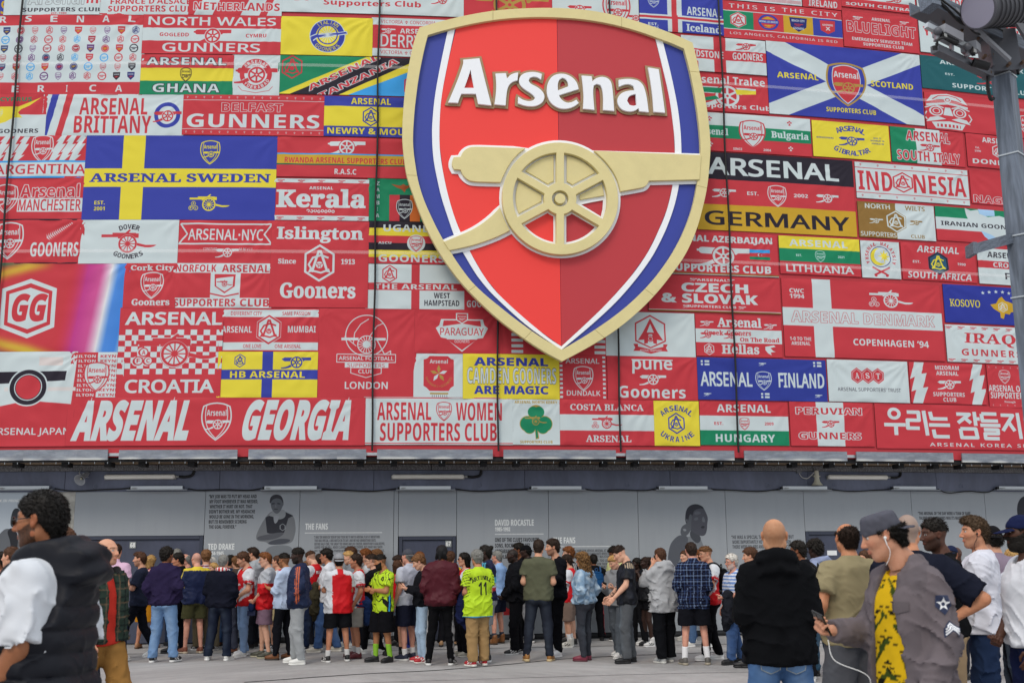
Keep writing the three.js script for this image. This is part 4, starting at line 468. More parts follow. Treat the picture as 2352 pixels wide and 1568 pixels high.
  ['large blue saltire banner with shield lettered SCOTLAND', 1759, 95, 2123, 289, (k) => k.bg('b').p([0, 0, 12, 0, 100, 86, 100, 100, 88, 100, 0, 14], 'w').p([100, 0, 88, 0, 0, 86, 0, 100, 12, 100, 100, 14], 'w').t('ARSENAL', 19, 46, 26, 8, 'y').crest(50, 50, 26, 'w', 'r', { rim: 'gd' }).t('SCOTLAND', 80, 47, 28, 8, 'y').t('SUPPORTERS CLUB', 52, 88, 32, 6, 'y')],
  ['dark teal banner lettered SUPPORTERS behind the lamp post', 2113, 127, 2420, 235, (k) => k.bg('t').t('ARSENAL BANGKOK', 46, 16, 64, 12).t('EST.', 21, 50, 7, 7).gun(54, 52, 27, 'r', 't').t('SUPPORTERS CLUB', 52, 83, 60, 14)],
  ['red banner with a white carved lion face', 2122, 212, 2420, 325, (k) => { k.bg('r'); k.p([1, 26, 5, 8, 17, 1, 29, 8, 33, 26, 25, 19, 17, 17, 9, 19], 'w').p([6, 18, 10, 9, 17, 6, 24, 9, 28, 18], 'r', 2).c(17, 18, 7, 'w').c(17, 18, 4, 'r', 1.5).p([1, 31, 17, 24, 33, 31, 33, 37, 17, 30, 1, 37], 'w'); for (const s of [-1, 1]) { const x = 17 + s * 9; k.c(x, 50, 12, 'w', 3.2).c(x, 50, 6.5, 'w', 2).p([17 + s * 3, 40, 17 + s * 10, 33, 17 + s * 17, 42], 'w', 3).p([17 + s * 2, 70, 17 + s * 8, 64, 17 + s * 14, 68, 17 + s * 17, 80, 17 + s * 10, 76], 'w').p([17 + s * 16, 52, 17 + s * 18, 64, 17 + s * 16, 74], 'w', 2.5); } k.p([15, 38, 19, 38, 21, 60, 13, 60], 'w').p([4, 80, 17, 76, 30, 80, 27, 96, 7, 96], 'w').r(8, 84, 18, 8, 'r').row(6, 9, 24, (q, x) => q.r(x, 84, 1.4, 8, 'w')); return k.crest(80, 62, 18, 'w', 'r'); }],
  ['yellow banner with blue cannon lettered GIBRALTAR', 1864, 277, 2045, 371, (k) => k.bg('y').arc('ARSENAL', 50, 88, 72, -26, 26, 15, 'b', 'S').gun(50, 49, 34, 'b', 'y').t('GIBGOONERS', 16, 47, 22, 4.5, 'b').t('WHL 71', 84, 38, 10, 4.5, 'b').t('WEMBLEY 79', 84, 45.5, 18, 4.5, 'b').t('ANFIELD 89', 84, 53, 16, 4.5, 'b').arc('GIBRALTAR', 50, 12, 73, 212, 148, 14, 'b', 'S')],
  ['green white and red banner lettered SOUTH ITALY', 2044, 291, 2217, 384, (k) => k.bg('r').r(0, 0, 33.5, 100, 'g').r(33.5, 0, 33.5, 100, 'w').t('ARSENAL', 51, 22, 60, 28, 'r', 'S', { out: 'w', ow: 3 }).gun(52, 51, 28, 'r', 'w').t('SOUTH ITALY', 50, 79, 86, 28, 'r', 'S', { out: 'w', ow: 3 })],
  ['red banner with white hexagon lettered DONEGAL', 2217, 307, 2420, 400, (k) => k.bg('r').t('ARSENAL', 37, 16, 38, 16).hex(37, 47, 18, 'w', 'r').t('Est.', 12, 42, 5, 6, 'w', 'R').t('1990', 12, 52, 7, 6, 'w', 'R').t('Victory', 59, 42, 11, 6, 'w', 'R').t('Through', 60, 51, 13, 6, 'w', 'R').t('Harmony', 60, 60, 14, 6, 'w', 'R').t('DONEGAL', 35, 82, 62 - 4, 15)],
  ['white banner with red lettering INDONESIA', 1963, 372.5, 2227, 472, (k) => { k.bg('w').r(0, 14, 100, 1.8, 'r').r(0, 83, 100, 1.8, 'r').t('IND', 17, 50, 30, 54, 'r').hex(41, 49, 19, 'r', 'w').t('NESIA', 74, 50, 48, 54, 'r'); k.row(7, 5, 95, (q, x) => q.erm(x, 6.5, 2.4, 'r').erm(x, 92, 2.4, 'r')); return k; }],
  ['red banner with outlined lettering NAGALAND', 2226, 391, 2420, 482, (k) => k.bg('r').crest(57, 42, 26, 'w', 'r').t('NAGALAND', 48, 85, 90, 21, 'r', 'S', { out: 'w', ow: 2.4 })],
  ['brown and white banner lettered NORTH WILTS', 1969, 463, 2149, 554, (k) => k.bg('w').r(0, 0, 49, 100, 'br').t('NORTH', 26, 11, 32, 13, 'w', 's', { bold: 3 }).t('WILTS', 75, 11, 26, 12, 'br', 's', { bold: 2 }).gun(23, 51, 18, 'w', 'br').gun(75, 50, 17, 'br', 'w').hex(49, 51, 27, 'w', 'br').t('SUPPORTERS', 25, 90, 46, 12, 'w', 's', { bold: 2 }).t('CLUB', 76, 90, 18, 9, 'br', 's', { bold: 2 })],
  ['green white and red banner with white map lettered IRANIAN GOONERS', 2147, 474, 2420, 570, (k) => k.bg('w').r(0, 0, 100, 31, 'g').r(0, 67, 100, 33, 'r').p([25, 0, 30, 6, 36, 2, 37, 14, 44, 22, 54, 16, 64, 24, 68, 36, 70, 72, 78, 90, 62, 86, 50, 84, 42, 70, 34, 62, 28, 40, 26, 20], 'w').p([36, 0, 50, 0, 50, 18, 42, 20, 37, 14], '#9fc4e6').p([37, 64, 46, 74, 52, 86, 60, 84, 70, 100, 48, 100, 40, 80], '#9fc4e6').t('IRANIAN GOONERS', 36 + 2, 49, 68, 12, 'k')],
  ['yellow green and red banner lettered LITHUANIA', 1788, 542, 1977, 636, (k) => k.bg('y').r(0, 33, 100, 34, 'g').r(0, 66.5, 100, 33.5, 'r').t('ARSENAL', 49, 17, 72, 19).t('EST.', 24, 50, 7, 5.5).crest(50, 50, 13, 'w', 'g').t('2021', 76, 50, 8, 5.5).t('LITHUANIA', 49, 84, 83, 19, 'w', 's', { bold: 4 })],
  ['white square banner with yellow moon and star lettered MALAYSIA', 1975.5, 553, 2069, 641, (k) => k.bg('w').arc('ARSENAL MALAYSIA', 50, 44, 38, -112, 112, 9, 'r', 'S').c(50, 42, 27, 'nv', 1.6).c(46, 42, 23, 'y').c(53, 39, 20.5, 'w').p([60, 22, 62, 34, 70, 28, 65, 38, 76, 40, 65, 43, 70, 53, 62, 47, 60, 58, 57, 47, 49, 53, 54, 43, 43, 40, 54, 38, 49, 28, 57, 34], 'y').p([28, 70, 68, 92], 'r', 5).p([72, 70, 32, 92], 'r', 5).c(36, 92, 4, 'r').c(64, 92, 4, 'r')],
  ['red banner with green yellow and blue hexagon lettered SOUTH AFRICA', 2068, 557, 2244, 650, (k) => k.bg('r').t('ARSENAL', 50, 15, 56, 18, 'w', 'S', { sk: 0.14 }).t('EST.', 20, 50, 10, 7).hex(49, 52, 28, 'y', '#24506e', { c2: 'k', ball: 'g' }).t('1990', 80, 51, 12, 7, 'w', 'S', { sk: 0.14 }).t('SOUTH AFRICA', 50, 86, 86, 18, 'w', 'S', { sk: 0.14 })],
  ['white and red cross banner lettered CRO beside the lamp post', 2243, 570, 2340, 656, (k) => k.bg('w').r(0, 35, 100, 20, 'r').t('ARSENAL', 70, 17, 90, 16, 'k').t('CROYDON', 86, 45, 96, 14).t('F', 72, 75, 12, 18, 'k')],
  ['large red banner with white cross lettered DENMARK', 1794, 639, 2170, 829, (k) => k.bg('r').r(18.5, 0, 11.5, 100, 'w').r(0, 37.5, 100, 23, 'w').t('CWC', 9, 16, 9, 6).t('1994', 9, 23, 9, 6).field(68, 22, 28, 'w', 'r', 1).t('ARSENAL DENMARK', 50, 49, 90, 14, 'w', 'S', { out: 'r', ow: 1 }).t('1-0 TO THE', 10, 77, 13, 4.5).t('ARSENAL', 10, 83, 11.5, 4.5).t('COPENHAGEN ‘94', 66, 79, 48, 9)],
  ['blue banner with yellow map and stars lettered KOSOVO', 2165, 653, 2352, 748, (k) => { k.bg('#2a3694').t('KOSOVO', 26, 48, 38, 19, 'y', 'r', { bold: 2 }).p([70, 30, 74, 25, 78, 36, 86, 42, 94, 48, 92, 62, 84, 66, 82, 72, 76, 70, 74, 84, 70, 82, 70, 68, 62, 58, 58, 48, 66, 44], 'o').hex(74, 53, 12, 'w'); k.row(6, 50, 92, (q, x) => q.star(x, 18 - 5 * sin((x - 50) / 42 * PI), 5.5, 'w')); return k; }],
  ['white banner with red scripted lettering IRAQ GUNNERS', 2170, 746, 2360, 837, (k) => { k.bg('w'); k.row(7, 4, 94, (q, x) => q.gun(x, 7, 9, 'r', 'w').gun(x + 1, 94, 9, 'r', 'w')); BL(k, 'IRAQ', 54, 38, 64, 36, 'r', { sk: 0.08, bold: 1 }); return k.t('GUNNERS', 54, 73, 76, 18, 'r', 'S', { ls: 10 }); }],
  ['white banner with three red hexagons lettered TRUST', 1899, 826, 2089, 925, (k) => { k.bg('w'); ['A', 'S', 'T'].forEach((c, i) => { const x = 36 + i * 13; k.p([x, 18, x + 7, 28, x + 7, 46, x, 56, x - 7, 46, x - 7, 28], 'r').p([x, 21, x + 5.5, 30, x + 5.5, 44, x, 53, x - 5.5, 44, x - 5.5, 30, x, 21], 'w', 1).t(c, x, 37, 5, 14, 'w', 'R'); }); return k.t('ARSENAL SUPPORTERS’ TRUST', 50, 70, 78, 9, 'k', 's'); }],
  ['red banner with white lightning bolts lettered MIZORAM', 2087, 832, 2266, 929, (k) => k.bg('r').bolt(3, 17, 'w').bolt(81, 17, 'w').t('MIZORAM', 50, 12, 31, 10).t('ARSENAL', 50, 25, 29, 10).gun(51, 51, 31, 'w', 'r').t('SUPPORTERS', 50, 77, 42, 10).t('CLUB', 50, 90, 17, 10)],
  ['red banner with small shield lettered ORMOND, lower right', 2265, 838, 2420, 938, (k) => { k.bg('r').crest(27, 27, 18, 'w', 'r').t('ARSENAL ORMOND', 42, 55, 82, 15).t('SUPPORTERS CLUB', 42, 72, 78, 15).t('Nenagh', 32, 87, 17, 6, 'w', 'R'); k.row(9, 4, 92, (q, x) => q.erm(x, 6, 2.6, 'w').erm(x + 2, 95, 2.6, 'w')); return k; }],
  ['red banner with large Korean lettering, bottom right', 2008, 927, 2480, 1036, (k) => {
    k.bg('r'); const S = (p) => k.p(p, 'w', 8);
    k.c(9, 22, 10, 'w', 7); S([4, 47, 14, 47]); S([9.5, 47, 9.5, 70]); S([15, 18, 20.5, 18, 20.5, 36, 15, 36, 15, 54, 20.5, 54]); S([23, 14, 24, 70]); S([26, 16, 26.5, 32, 34, 32]); S([25, 46, 35, 46]); S([27, 56, 27.5, 72, 34.5, 72]);
    S([38.5, 20, 45, 20, 39, 40]); S([42, 26, 45.5, 40]); S([47.5, 14, 47.8, 46]); S([47.8, 30, 50, 30]); S([40, 53, 47.5, 53, 48, 73, 40.5, 73, 40, 53]); S([51, 18, 58.5, 18]); S([51, 18, 51.3, 34, 59, 34]); S([50, 44, 60, 44]); S([51.5, 54, 58.5, 54, 58.5, 63, 52, 63, 52, 74, 59, 74]);
    S([60.5, 20, 66.5, 20, 61, 56]); S([64, 34, 67, 56]); S([69, 14, 69.8, 74]); k.c(75, 28, 10, 'w', 7); S([80.5, 14, 81, 56]); S([81, 34, 84, 34]); S([74, 60, 74, 74, 82, 74]);
    return k.t('ARSENAL KOREA SUPPORTERS', 61, 90, 74, 8, 'w', 's', { ls: 16, bold: 2 });
  }],
];
// every banner is printed on its own piece of cloth; the prints share a few texture sheets
const SHEET = 2048, DENS = 1.42, sheets = [];
{
  const list = BANNERS.map((b, i) => ({ i, w: floor((b[3] - b[1]) * DENS) + 2, h: floor((b[4] - b[2]) * DENS) + 2 })).sort((a, b) => b.h - a.h);
  let s = -1, x = 1e9, y = 0, rowH = 0;
  for (const q of list) {
    if (x + q.w + 4 > SHEET) { y += rowH; x = 0; rowH = q.h + 4; }
    if (s < 0 || y + rowH > SHEET) { s++; x = 0; y = 0; rowH = q.h + 4; const c = document.createElement('canvas'); c.width = c.height = SHEET; sheets.push({ c, g: c.getContext('2d') }); }
    Object.assign(q, { s, x: x + 2, y: y + 2 }); x += q.w + 4;
    const g = sheets[s].g; g.save(); g.beginPath(); g.rect(q.x - 2, q.y - 2, q.w + 4, q.h + 4); g.clip(); g.translate(q.x, q.y); BANNERS[q.i][5](pen(g, q.w, q.h)); g.restore();
    BANNERS[q.i].spot = q;
  }
  for (const h of sheets) { const t = new THREE.CanvasTexture(h.c); t.colorSpace = THREE.SRGBColorSpace; h.m = new THREE.MeshPhysicalMaterial({ map: t, roughness: 0.7, specularIntensity: 0.5 }); }
}
BANNERS.forEach(([label, x0, y0, x1, y1], n) => {
  const [ta, ya] = onWall(x0 - 0.9, y0 - 0.9), [tb, yb] = onWall(x1 + 0.9, y1 + 0.9), q = BANNERS[n].spot, r = rng(n + 300), off = 0.017 + (n * 7 % 11) * 0.0009;
  const w = (tb - ta) * R_WRAP, h = ya - yb, nx = max(10, round(w / 0.045)), ny = max(8, round(h / 0.045)), sd = n * 7.3, pos = [], uv = [], idx = [];
  const A = 0.5 + r() * 0.75, c1 = 2 + r() * 3, c2 = 2 + r() * 3;
  const fold = (u, v) => {                                     // drapes that hang from the two upper corners, and soft ripples
    const X = u * w, Y = v * h, e = min(u, 1 - u, v, 1 - v) * 2, soft = sstep(0, 0.12, e);
    const d1 = hypot(X, Y), d2 = hypot(w - X, Y), a1 = Math.atan2(Y, X), a2 = Math.atan2(Y, w - X), n1 = noise(X * 0.9 + sd, Y * 0.9, 1), n2 = noise(X * 2.1 + sd, Y * 1.6, 4);
    let z = 0.011 * Math.exp(-d1 / 0.7) * sin(a1 * c1 * 4 + n1 * 3 + sd) + 0.011 * Math.exp(-d2 / 0.7) * sin(a2 * c2 * 4 + n1 * 3) + 0.012 * n1 + 0.006 * n2 * n2;
    z += 0.006 * max(0, noise(sd, (X + Y * 0.8) * 1.7, 2)) * sin((X - Y * 0.6) * 14 + n1 * 5) * max(0, n2);
    return z * 1.35 * A * soft + 0.004 * noise(X * 0.5, Y * 3 + sd, 3) * soft;
  };
  for (let j = 0; j <= ny; j++) for (let i = 0; i <= nx; i++) {
    const u = i / nx, v = j / ny, p = wallPoint(lerp(ta, tb, u), lerp(ya, yb, v), R_WRAP + off + max(-0.011, fold(u, v))); pos.push(p.x, p.y, p.z);
    uv.push((q.x + u * q.w) / SHEET, 1 - (q.y + v * q.h) / SHEET);
    if (i && j) { const b = j * (nx + 1) + i, a = b - nx - 2; idx.push(a, b - 1, a + 1, a + 1, b - 1, b); }
  }
  const rim = []; for (let i = 0; i <= nx; i++) rim.push(i); for (let j = 1; j <= ny; j++) rim.push(j * (nx + 1) + nx); for (let i = nx - 1; i >= 0; i--) rim.push(ny * (nx + 1) + i); for (let j = ny - 1; j >= 0; j--) rim.push(j * (nx + 1));
  const base = pos.length / 3, F = rim.length; rim.forEach((k, m) => { pos.push(pos[k * 3], pos[k * 3 + 1], pos[k * 3 + 2]); uv.push(uv[k * 2], uv[k * 2 + 1]); });
  rim.forEach((k, m) => { const th = Math.atan2(pos[k * 3] - CX, pos[k * 3 + 2] - CZ), p = wallPoint(th, pos[k * 3 + 1], R_WRAP + 0.004); pos.push(p.x, p.y, p.z); uv.push(uv[k * 2], uv[k * 2 + 1]); if (m) idx.push(base + m - 1, base + m, base + F + m - 1, base + m, base + F + m, base + F + m - 1); });
  const g = new THREE.BufferGeometry(); g.setAttribute('position', new THREE.Float32BufferAttribute(pos, 3)); g.setAttribute('uv', new THREE.Float32BufferAttribute(uv, 2)); g.setIndex(idx); g.computeVertexNormals();
  const o = part('supporter_banner', g, sheets[q.s].m);
  tag(o, label, 'banner', 'supporters’ banners covering the upper wall');
});
// dark joints of the cladding, tensioned down to the fascia, and the clear tension bands across it
[[-1, 'left edge'], [2, 'left of the crest'], [3, 'below the crest, left of its tip'], [4, 'right of the crest tip'], [5, 'right of the crest']].forEach(([k, where], i) => {
  const t = TH0 + DTH * (k + 1), top = 15.3, pts = []; for (let j = 0; j <= 40; j++) pts.push(wallPoint(t + 0.00012 * sin(j * 0.7 + i), lerp(Y_LEDGE - 0.03, top, j / 40), R_WRAP + 0.085));
  tag(part('joint_cable', tube(pts, 0.019, 6, 80), M.cable), 'dark vertical joint line down the banners, ' + where, 'cable', 'dark vertical joint lines between banner panels');
});
{
  const clear = new THREE.MeshPhysicalMaterial({ color: 0xffffff, transmission: 0.0, transparent: true, opacity: 0.16, roughness: 0.35 });
  for (const [px, py, w] of [[841, 152, 'upper'], [841, 579, 'lower']]) {
    const y = yOf(px, py, R_WRAP + 0.1), o = part('tension_band', wallBlock(onWall(-100, py)[0], onWall(2500, py)[0], y - 0.028, y + 0.028, R_WRAP + 0.088, R_WRAP + 0.096), clear);
    tag(o, 'clear glossy band across the banners, ' + w + ' of the two', 'band', 'clear bands across the banners');
  }
}
// ---------- the giant crest ----------
{
  const [ct, cy0] = onWall(1290, 420), ORIGIN = wallPoint(ct, cy0, R_WRAP + 0.5), NORM = V(sin(ct), 0, cos(ct)), UX = V(cos(ct), 0, -sin(ct));
  const onPlane = (px, py, lift = 0) => { const d = sight(px, py), o = ORIGIN.clone().addScaledVector(NORM, lift), t = (o.clone().sub(camera.position)).dot(NORM) / d.dot(NORM), p = camera.position.clone().addScaledVector(d, t).sub(ORIGIN); return new THREE.Vector2(p.dot(UX), p.y); };
  const Q = (pts, ox, oy, s, lift) => { const r = []; for (let i = 0; i < pts.length; i += 2) r.push(onPlane(ox + pts[i] * s, oy + pts[i + 1] * s, lift)); return r; };
  const fromA = (pts, lift) => Q(pts, 918.8, 11.5, 0.5272, lift), fromL = (pts, lift) => Q(pts, 999.1, 114.84, 0.23438, lift), fromC = (pts, lift) => Q(pts, 999.1, 310.1, 0.26367, lift);
  function round2(pts, closed = true, sharp = 0.72) {           // corner cutting that keeps real corners
    let p = pts.map((q) => ({ q, c: false })); const n0 = p.length;
    p.forEach((a, i) => { const u = p[(i - 1 + n0) % n0].q.clone().sub(a.q).normalize(), w = p[(i + 1) % n0].q.clone().sub(a.q).normalize(); a.c = u.dot(w) > -sharp || (!closed && (i === 0 || i === n0 - 1)); });
    for (let k = 0; k < 3; k++) { const r = [], n = p.length; p.forEach((a, i) => { const b = p[(i - 1 + n) % n], d = p[(i + 1) % n]; if (a.c) r.push(a); else r.push({ q: a.q.clone().lerp(b.q, 0.25), c: false }, { q: a.q.clone().lerp(d.q, 0.25), c: false }); }); p = r; }
    return p.map((a) => a.q);
  }
  const solid = (shape, z0, z1, bevel = 0.006, grow = 0) => new THREE.ExtrudeGeometry(shape, { depth: max(0.001, z1 - z0 - 2 * bevel), bevelEnabled: true, bevelThickness: bevel, bevelSize: bevel, bevelOffset: grow - bevel, bevelSegments: 1, curveSegments: 24 }).translate(0, 0, z0 + bevel);
  const shape = (pts, holes = []) => { const s = new THREE.Shape(pts); for (const h of holes) s.holes.push(new THREE.Path(h)); return s; };
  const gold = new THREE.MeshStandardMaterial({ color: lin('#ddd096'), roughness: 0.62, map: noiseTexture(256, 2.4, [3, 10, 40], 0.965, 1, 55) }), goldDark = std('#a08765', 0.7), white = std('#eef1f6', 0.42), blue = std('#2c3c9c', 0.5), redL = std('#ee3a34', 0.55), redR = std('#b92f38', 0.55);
  const crest = thing('club_crest', 'giant shield crest with a gold cannon and white lettering on red', 'crest', ORIGIN.toArray(), ct);
  // outlines
  const outer = round2(fromA([85, 97, 160, 75, 240, 55, 320, 38, 400, 25, 480, 17, 560, 13, 620, 11.5, 687, 12, 760, 16, 830, 23, 900, 35, 970, 52, 1050, 75, 1130, 102, 1205, 131, 1275, 163, 1292, 225, 1305, 290, 1318, 345, 1330, 402, 1338, 450, 1345, 500, 1351, 560, 1354, 610, 1353, 650, 1349, 700, 1345, 750, 1338, 800, 1328, 850, 1315, 902, 1301, 955, 1283, 1005, 1262, 1052, 1245, 1085, 1220, 1125, 1190, 1165, 1150, 1218, 1105, 1270, 1055, 1321, 1000, 1370, 945, 1413, 890, 1450, 800, 1503, 706, 1552, 640, 1517, 590, 1486, 540, 1452, 485, 1413, 430, 1370, 365, 1312, 300, 1247, 258, 1200, 220, 1150, 182, 1096, 150, 1042, 124, 992, 100, 940, 76, 880, 55, 820, 40, 780, 28, 740, 18, 680, 12, 620, 9, 570, 10, 520, 14, 450, 20, 380, 29, 315, 40, 250, 49, 210, 62, 150]), true, 0.9);
  const inner = round2(fromA([121, 131, 183, 112, 245, 96.5, 320, 80, 400, 66, 480, 57, 560, 53, 620, 52, 686, 54, 760, 58, 830, 66, 900, 78, 970, 94, 1050, 117, 1118, 142, 1180, 164, 1238, 190, 1252, 240, 1265, 290, 1278, 355, 1290, 420, 1300, 490, 1306, 545, 1310, 600, 1311, 655, 1305, 715, 1297, 768, 1288, 825, 1275, 882, 1256, 940, 1232, 998, 1208, 1045, 1181, 1092, 1148, 1140, 1110, 1190, 1058, 1247, 1000, 1302, 950, 1343, 900, 1380, 810, 1440, 706, 1501, 640, 1463, 590, 1431, 540, 1395, 486, 1355, 430, 1310, 378, 1268, 330, 1224, 298, 1188, 270, 1150, 243, 1112, 217, 1070, 198, 1042, 178, 1005, 158, 968, 140, 930, 118, 883, 100, 838, 88, 800, 77, 760, 68, 705, 60, 650, 56, 600, 57, 550, 60, 500, 64, 450, 70, 398, 80, 320, 95, 240, 107, 185]), true, 0.9);
  // gold frame in sections with open joints
  const joint = (x, y) => fromA([x, y])[0], near = (list, p) => list.reduce((b, q, i) => (q.distanceTo(p) < list[b].distanceTo(p) ? i : b), 0);
  const cuts = [[85, 97, 121, 131], [400, 25, 407, 66], [970, 52, 967, 94], [1305, 290, 1262, 287], [1340, 797, 1297, 790], [1105, 1270, 1068, 1243], [890, 1450, 855, 1412], [540, 1452, 575, 1420], [300, 1247, 330, 1224], [28, 740, 77, 742]];
  const oi = cuts.map((c) => near(outer, joint(c[0], c[1]))), ii = cuts.map((c) => near(inner, joint(c[2], c[3])));
  for (let k = 1; k < cuts.length; k++) {
    const n = k === cuts.length - 1 ? 1 : k + 1, seg = (l, a, b) => { const r = []; for (let i = a; ; i = (i + 1) % l.length) { r.push(l[i].clone()); if (i === b) return r; } };
    const a = seg(outer, oi[k], oi[n]), b = seg(inner, ii[k], ii[n]).reverse(), all = [...a, ...b], e = 0.0022;
    const d0 = a[1].clone().sub(a[0]).normalize().multiplyScalar(e), d1 = a[a.length - 2].clone().sub(a[a.length - 1]).normalize().multiplyScalar(e);
    a[0].add(d0); b[b.length - 1].add(d0); a[a.length - 1].add(d1); b[0].add(d1);
    part('frame_section', solid(shape(all), -0.11, 0, 0.003), gold, crest);
  }
  part('body', solid(shape(outer), -0.34, -0.115, 0.006, -0.07), std('#9a8f63', 0.7), crest);
  for (const [x, y] of [[-1.2, 1.2], [1.2, 1.2], [0, -1.2]]) part('wall_bracket', box(0.2, 0.2, 0.2, x, y, -0.45), M.dark, crest);
  // colour fields, set back behind the frame
  const zF = -0.075, inset = (pts) => pts;
  const whiteL = fromA([208, 107, 240, 98, 212, 230, 182, 380, 173, 490, 172, 600, 178, 660, 188, 722, 205, 805, 235, 912, 268, 994, 308, 1074, 340, 1132, 372, 1184, 404, 1226, 440, 1266, 520, 1340, 600, 1408, 660, 1455, 706, 1484, 706, 1499, 640, 1455, 560, 1398, 480, 1328, 400, 1252, 364, 1210, 330, 1166, 278, 1078, 240, 1012, 210, 922, 180, 832, 160, 741, 148, 680, 142, 620, 140, 560, 140, 520, 150, 400, 175, 260]);
  const whiteR = fromA([1118, 142, 1150, 153, 1185, 290, 1212, 420, 1222, 490, 1229, 560, 1232, 650, 1228, 710, 1222, 770, 1213, 820, 1200, 872, 1182, 926, 1160, 982, 1134, 1036, 1105, 1090, 1065, 1148, 1020, 1206, 972, 1262, 920, 1316, 820, 1406, 706, 1499, 706, 1484, 800, 1398, 900, 1303, 1000, 1192, 1042, 1138, 1080, 1081, 1107, 1032, 1130, 981, 1153, 930, 1170, 881, 1182, 834, 1192, 786, 1199, 720, 1203, 641, 1202, 590, 1198, 541, 1180, 401, 1150, 271]);
  part('blue_field', solid(shape(inner), zF - 0.04, zF - 0.016, 0.002, 0.012), blue, crest);
  const redOutline = (l, r) => [...l, ...r];
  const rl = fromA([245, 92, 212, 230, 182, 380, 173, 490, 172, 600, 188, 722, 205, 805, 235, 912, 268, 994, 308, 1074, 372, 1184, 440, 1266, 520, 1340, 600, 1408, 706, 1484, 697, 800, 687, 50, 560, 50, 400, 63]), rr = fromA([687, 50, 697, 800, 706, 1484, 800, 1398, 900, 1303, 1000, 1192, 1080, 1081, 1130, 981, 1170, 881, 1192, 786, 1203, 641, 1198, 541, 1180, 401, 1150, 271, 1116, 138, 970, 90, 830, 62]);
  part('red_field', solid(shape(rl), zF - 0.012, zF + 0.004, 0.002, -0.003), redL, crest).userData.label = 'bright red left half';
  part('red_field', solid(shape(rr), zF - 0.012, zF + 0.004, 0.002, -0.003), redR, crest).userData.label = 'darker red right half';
  part('white_band', solid(shape(round2(whiteL)), zF - 0.012, zF + 0.012, 0.002), white, crest);
  part('white_band', solid(shape(round2(whiteR)), zF - 0.012, zF + 0.012, 0.002), white, crest);
  // lettering: white faces standing on a tan backing
  const LT = [
    ['A', [[275, 97, 355, 90, 435, 82, 470, 220, 510, 380, 553, 545, 488, 538, 422, 530, 412, 480, 400, 432, 330, 431, 258, 432, 240, 475, 225, 520, 176, 518, 127, 517, 180, 395, 225, 285, 258, 190, 272, 150, 278, 120], [348, 190, 366, 280, 385, 375, 334, 375, 283, 375, 318, 280]]],
    ['r', [[592, 232, 643, 230, 695, 228, 699, 250, 706, 280, 735, 247, 775, 228, 815, 221, 812, 262, 808, 300, 770, 308, 732, 334, 709, 380, 699, 450, 692, 545, 640, 540, 582, 535, 596, 440, 602, 330]]],
    ['s', [[1047, 235, 1044, 262, 1040, 292, 1002, 267, 960, 262, 928, 276, 918, 304, 938, 334, 1000, 362, 1052, 402, 1077, 452, 1062, 507, 1012, 544, 950, 556, 880, 549, 812, 525, 813, 490, 815, 458, 858, 489, 920, 505, 964, 495, 981, 470, 955, 435, 890, 395, 838, 355, 820, 308, 832, 260, 872, 228, 940, 214, 1000, 220]]],
    ['e', [[1408, 385, 1394, 322, 1346, 266, 1282, 236, 1214, 232, 1150, 255, 1109, 310, 1094, 380, 1099, 450, 1130, 516, 1184, 560, 1250, 581, 1322, 573, 1376, 548, 1409, 520, 1397, 505, 1385, 488, 1340, 514, 1298, 520, 1254, 501, 1226, 468, 1215, 445, 1310, 415], [1205, 397, 1202, 340, 1214, 296, 1245, 274, 1280, 284, 1303, 318, 1307, 357, 1260, 376]]],
    ['n', [[1437, 252, 1486, 255, 1535, 258, 1539, 280, 1543, 308, 1576, 278, 1632, 261, 1690, 274, 1726, 310, 1739, 370, 1749, 480, 1757, 600, 1702, 594, 1647, 590, 1650, 480, 1642, 392, 1622, 346, 1586, 334, 1556, 350, 1549, 400, 1553, 480, 1563, 590, 1508, 582, 1450, 578, 1458, 470, 1449, 340]]],
    ['a', [[1800, 294, 1870, 283, 1940, 286, 2002, 304, 2042, 345, 2061, 400, 2079, 480, 2095, 612, 2050, 606, 2004, 603, 1999, 588, 1995, 572, 1960, 598, 1905, 607, 1840, 592, 1800, 552, 1784, 500, 1799, 450, 1840, 415, 1900, 399, 1956, 395, 1944, 354, 1906, 335, 1852, 340, 1803, 362, 1801, 330], [1968, 431, 1972, 480, 1978, 540, 1945, 553, 1905, 541, 1880, 500, 1895, 455, 1930, 437]]],
    ['l', [[2088, 172, 2140, 181, 2193, 190, 2210, 300, 2240, 500, 2255, 617, 2200, 612, 2143, 608, 2135, 480, 2115, 320]]],
  ];
  for (const [, loops] of LT) {
    const p = loops.map((l) => round2(fromL(l, 0.0))), b = loops.map((l) => round2(fromL(l, -0.02)));
    part('letter_backing', solid(shape(b[0], b.slice(1)), zF + 0.012, zF + 0.035, 0.003, 0.05), goldDark, crest);
    part('letter', solid(shape(p[0], p.slice(1)), zF + 0.04, 0.012, 0.004), white, crest);
  }
  // cannon: white cushion, gold plates, the wheel in front
  const zP = zF + 0.03, zG = 0.02, zW = 0.08;
  const barrelL = round2(fromC([335, 102, 560, 110, 785, 118, 720, 165, 655, 242, 605, 332, 570, 414, 330, 410, 280, 390, 240, 350, 222, 305, 165, 302, 147, 270, 147, 230, 162, 195, 222, 192, 240, 150, 280, 115], 0)), barrelR = round2(fromC([1385, 140, 2318, 178, 2303, 391, 1862, 402, 1850, 430, 1832, 450, 1800, 463, 1615, 495, 1592, 402, 1547, 312, 1470, 215], 0)), trail = round2(fromC([565, 632, 590, 702, 618, 768, 652, 832, 562, 880, 400, 942, 260, 980, 125, 1006, 75, 932, 180, 888, 300, 840, 402, 780, 500, 702], 0));
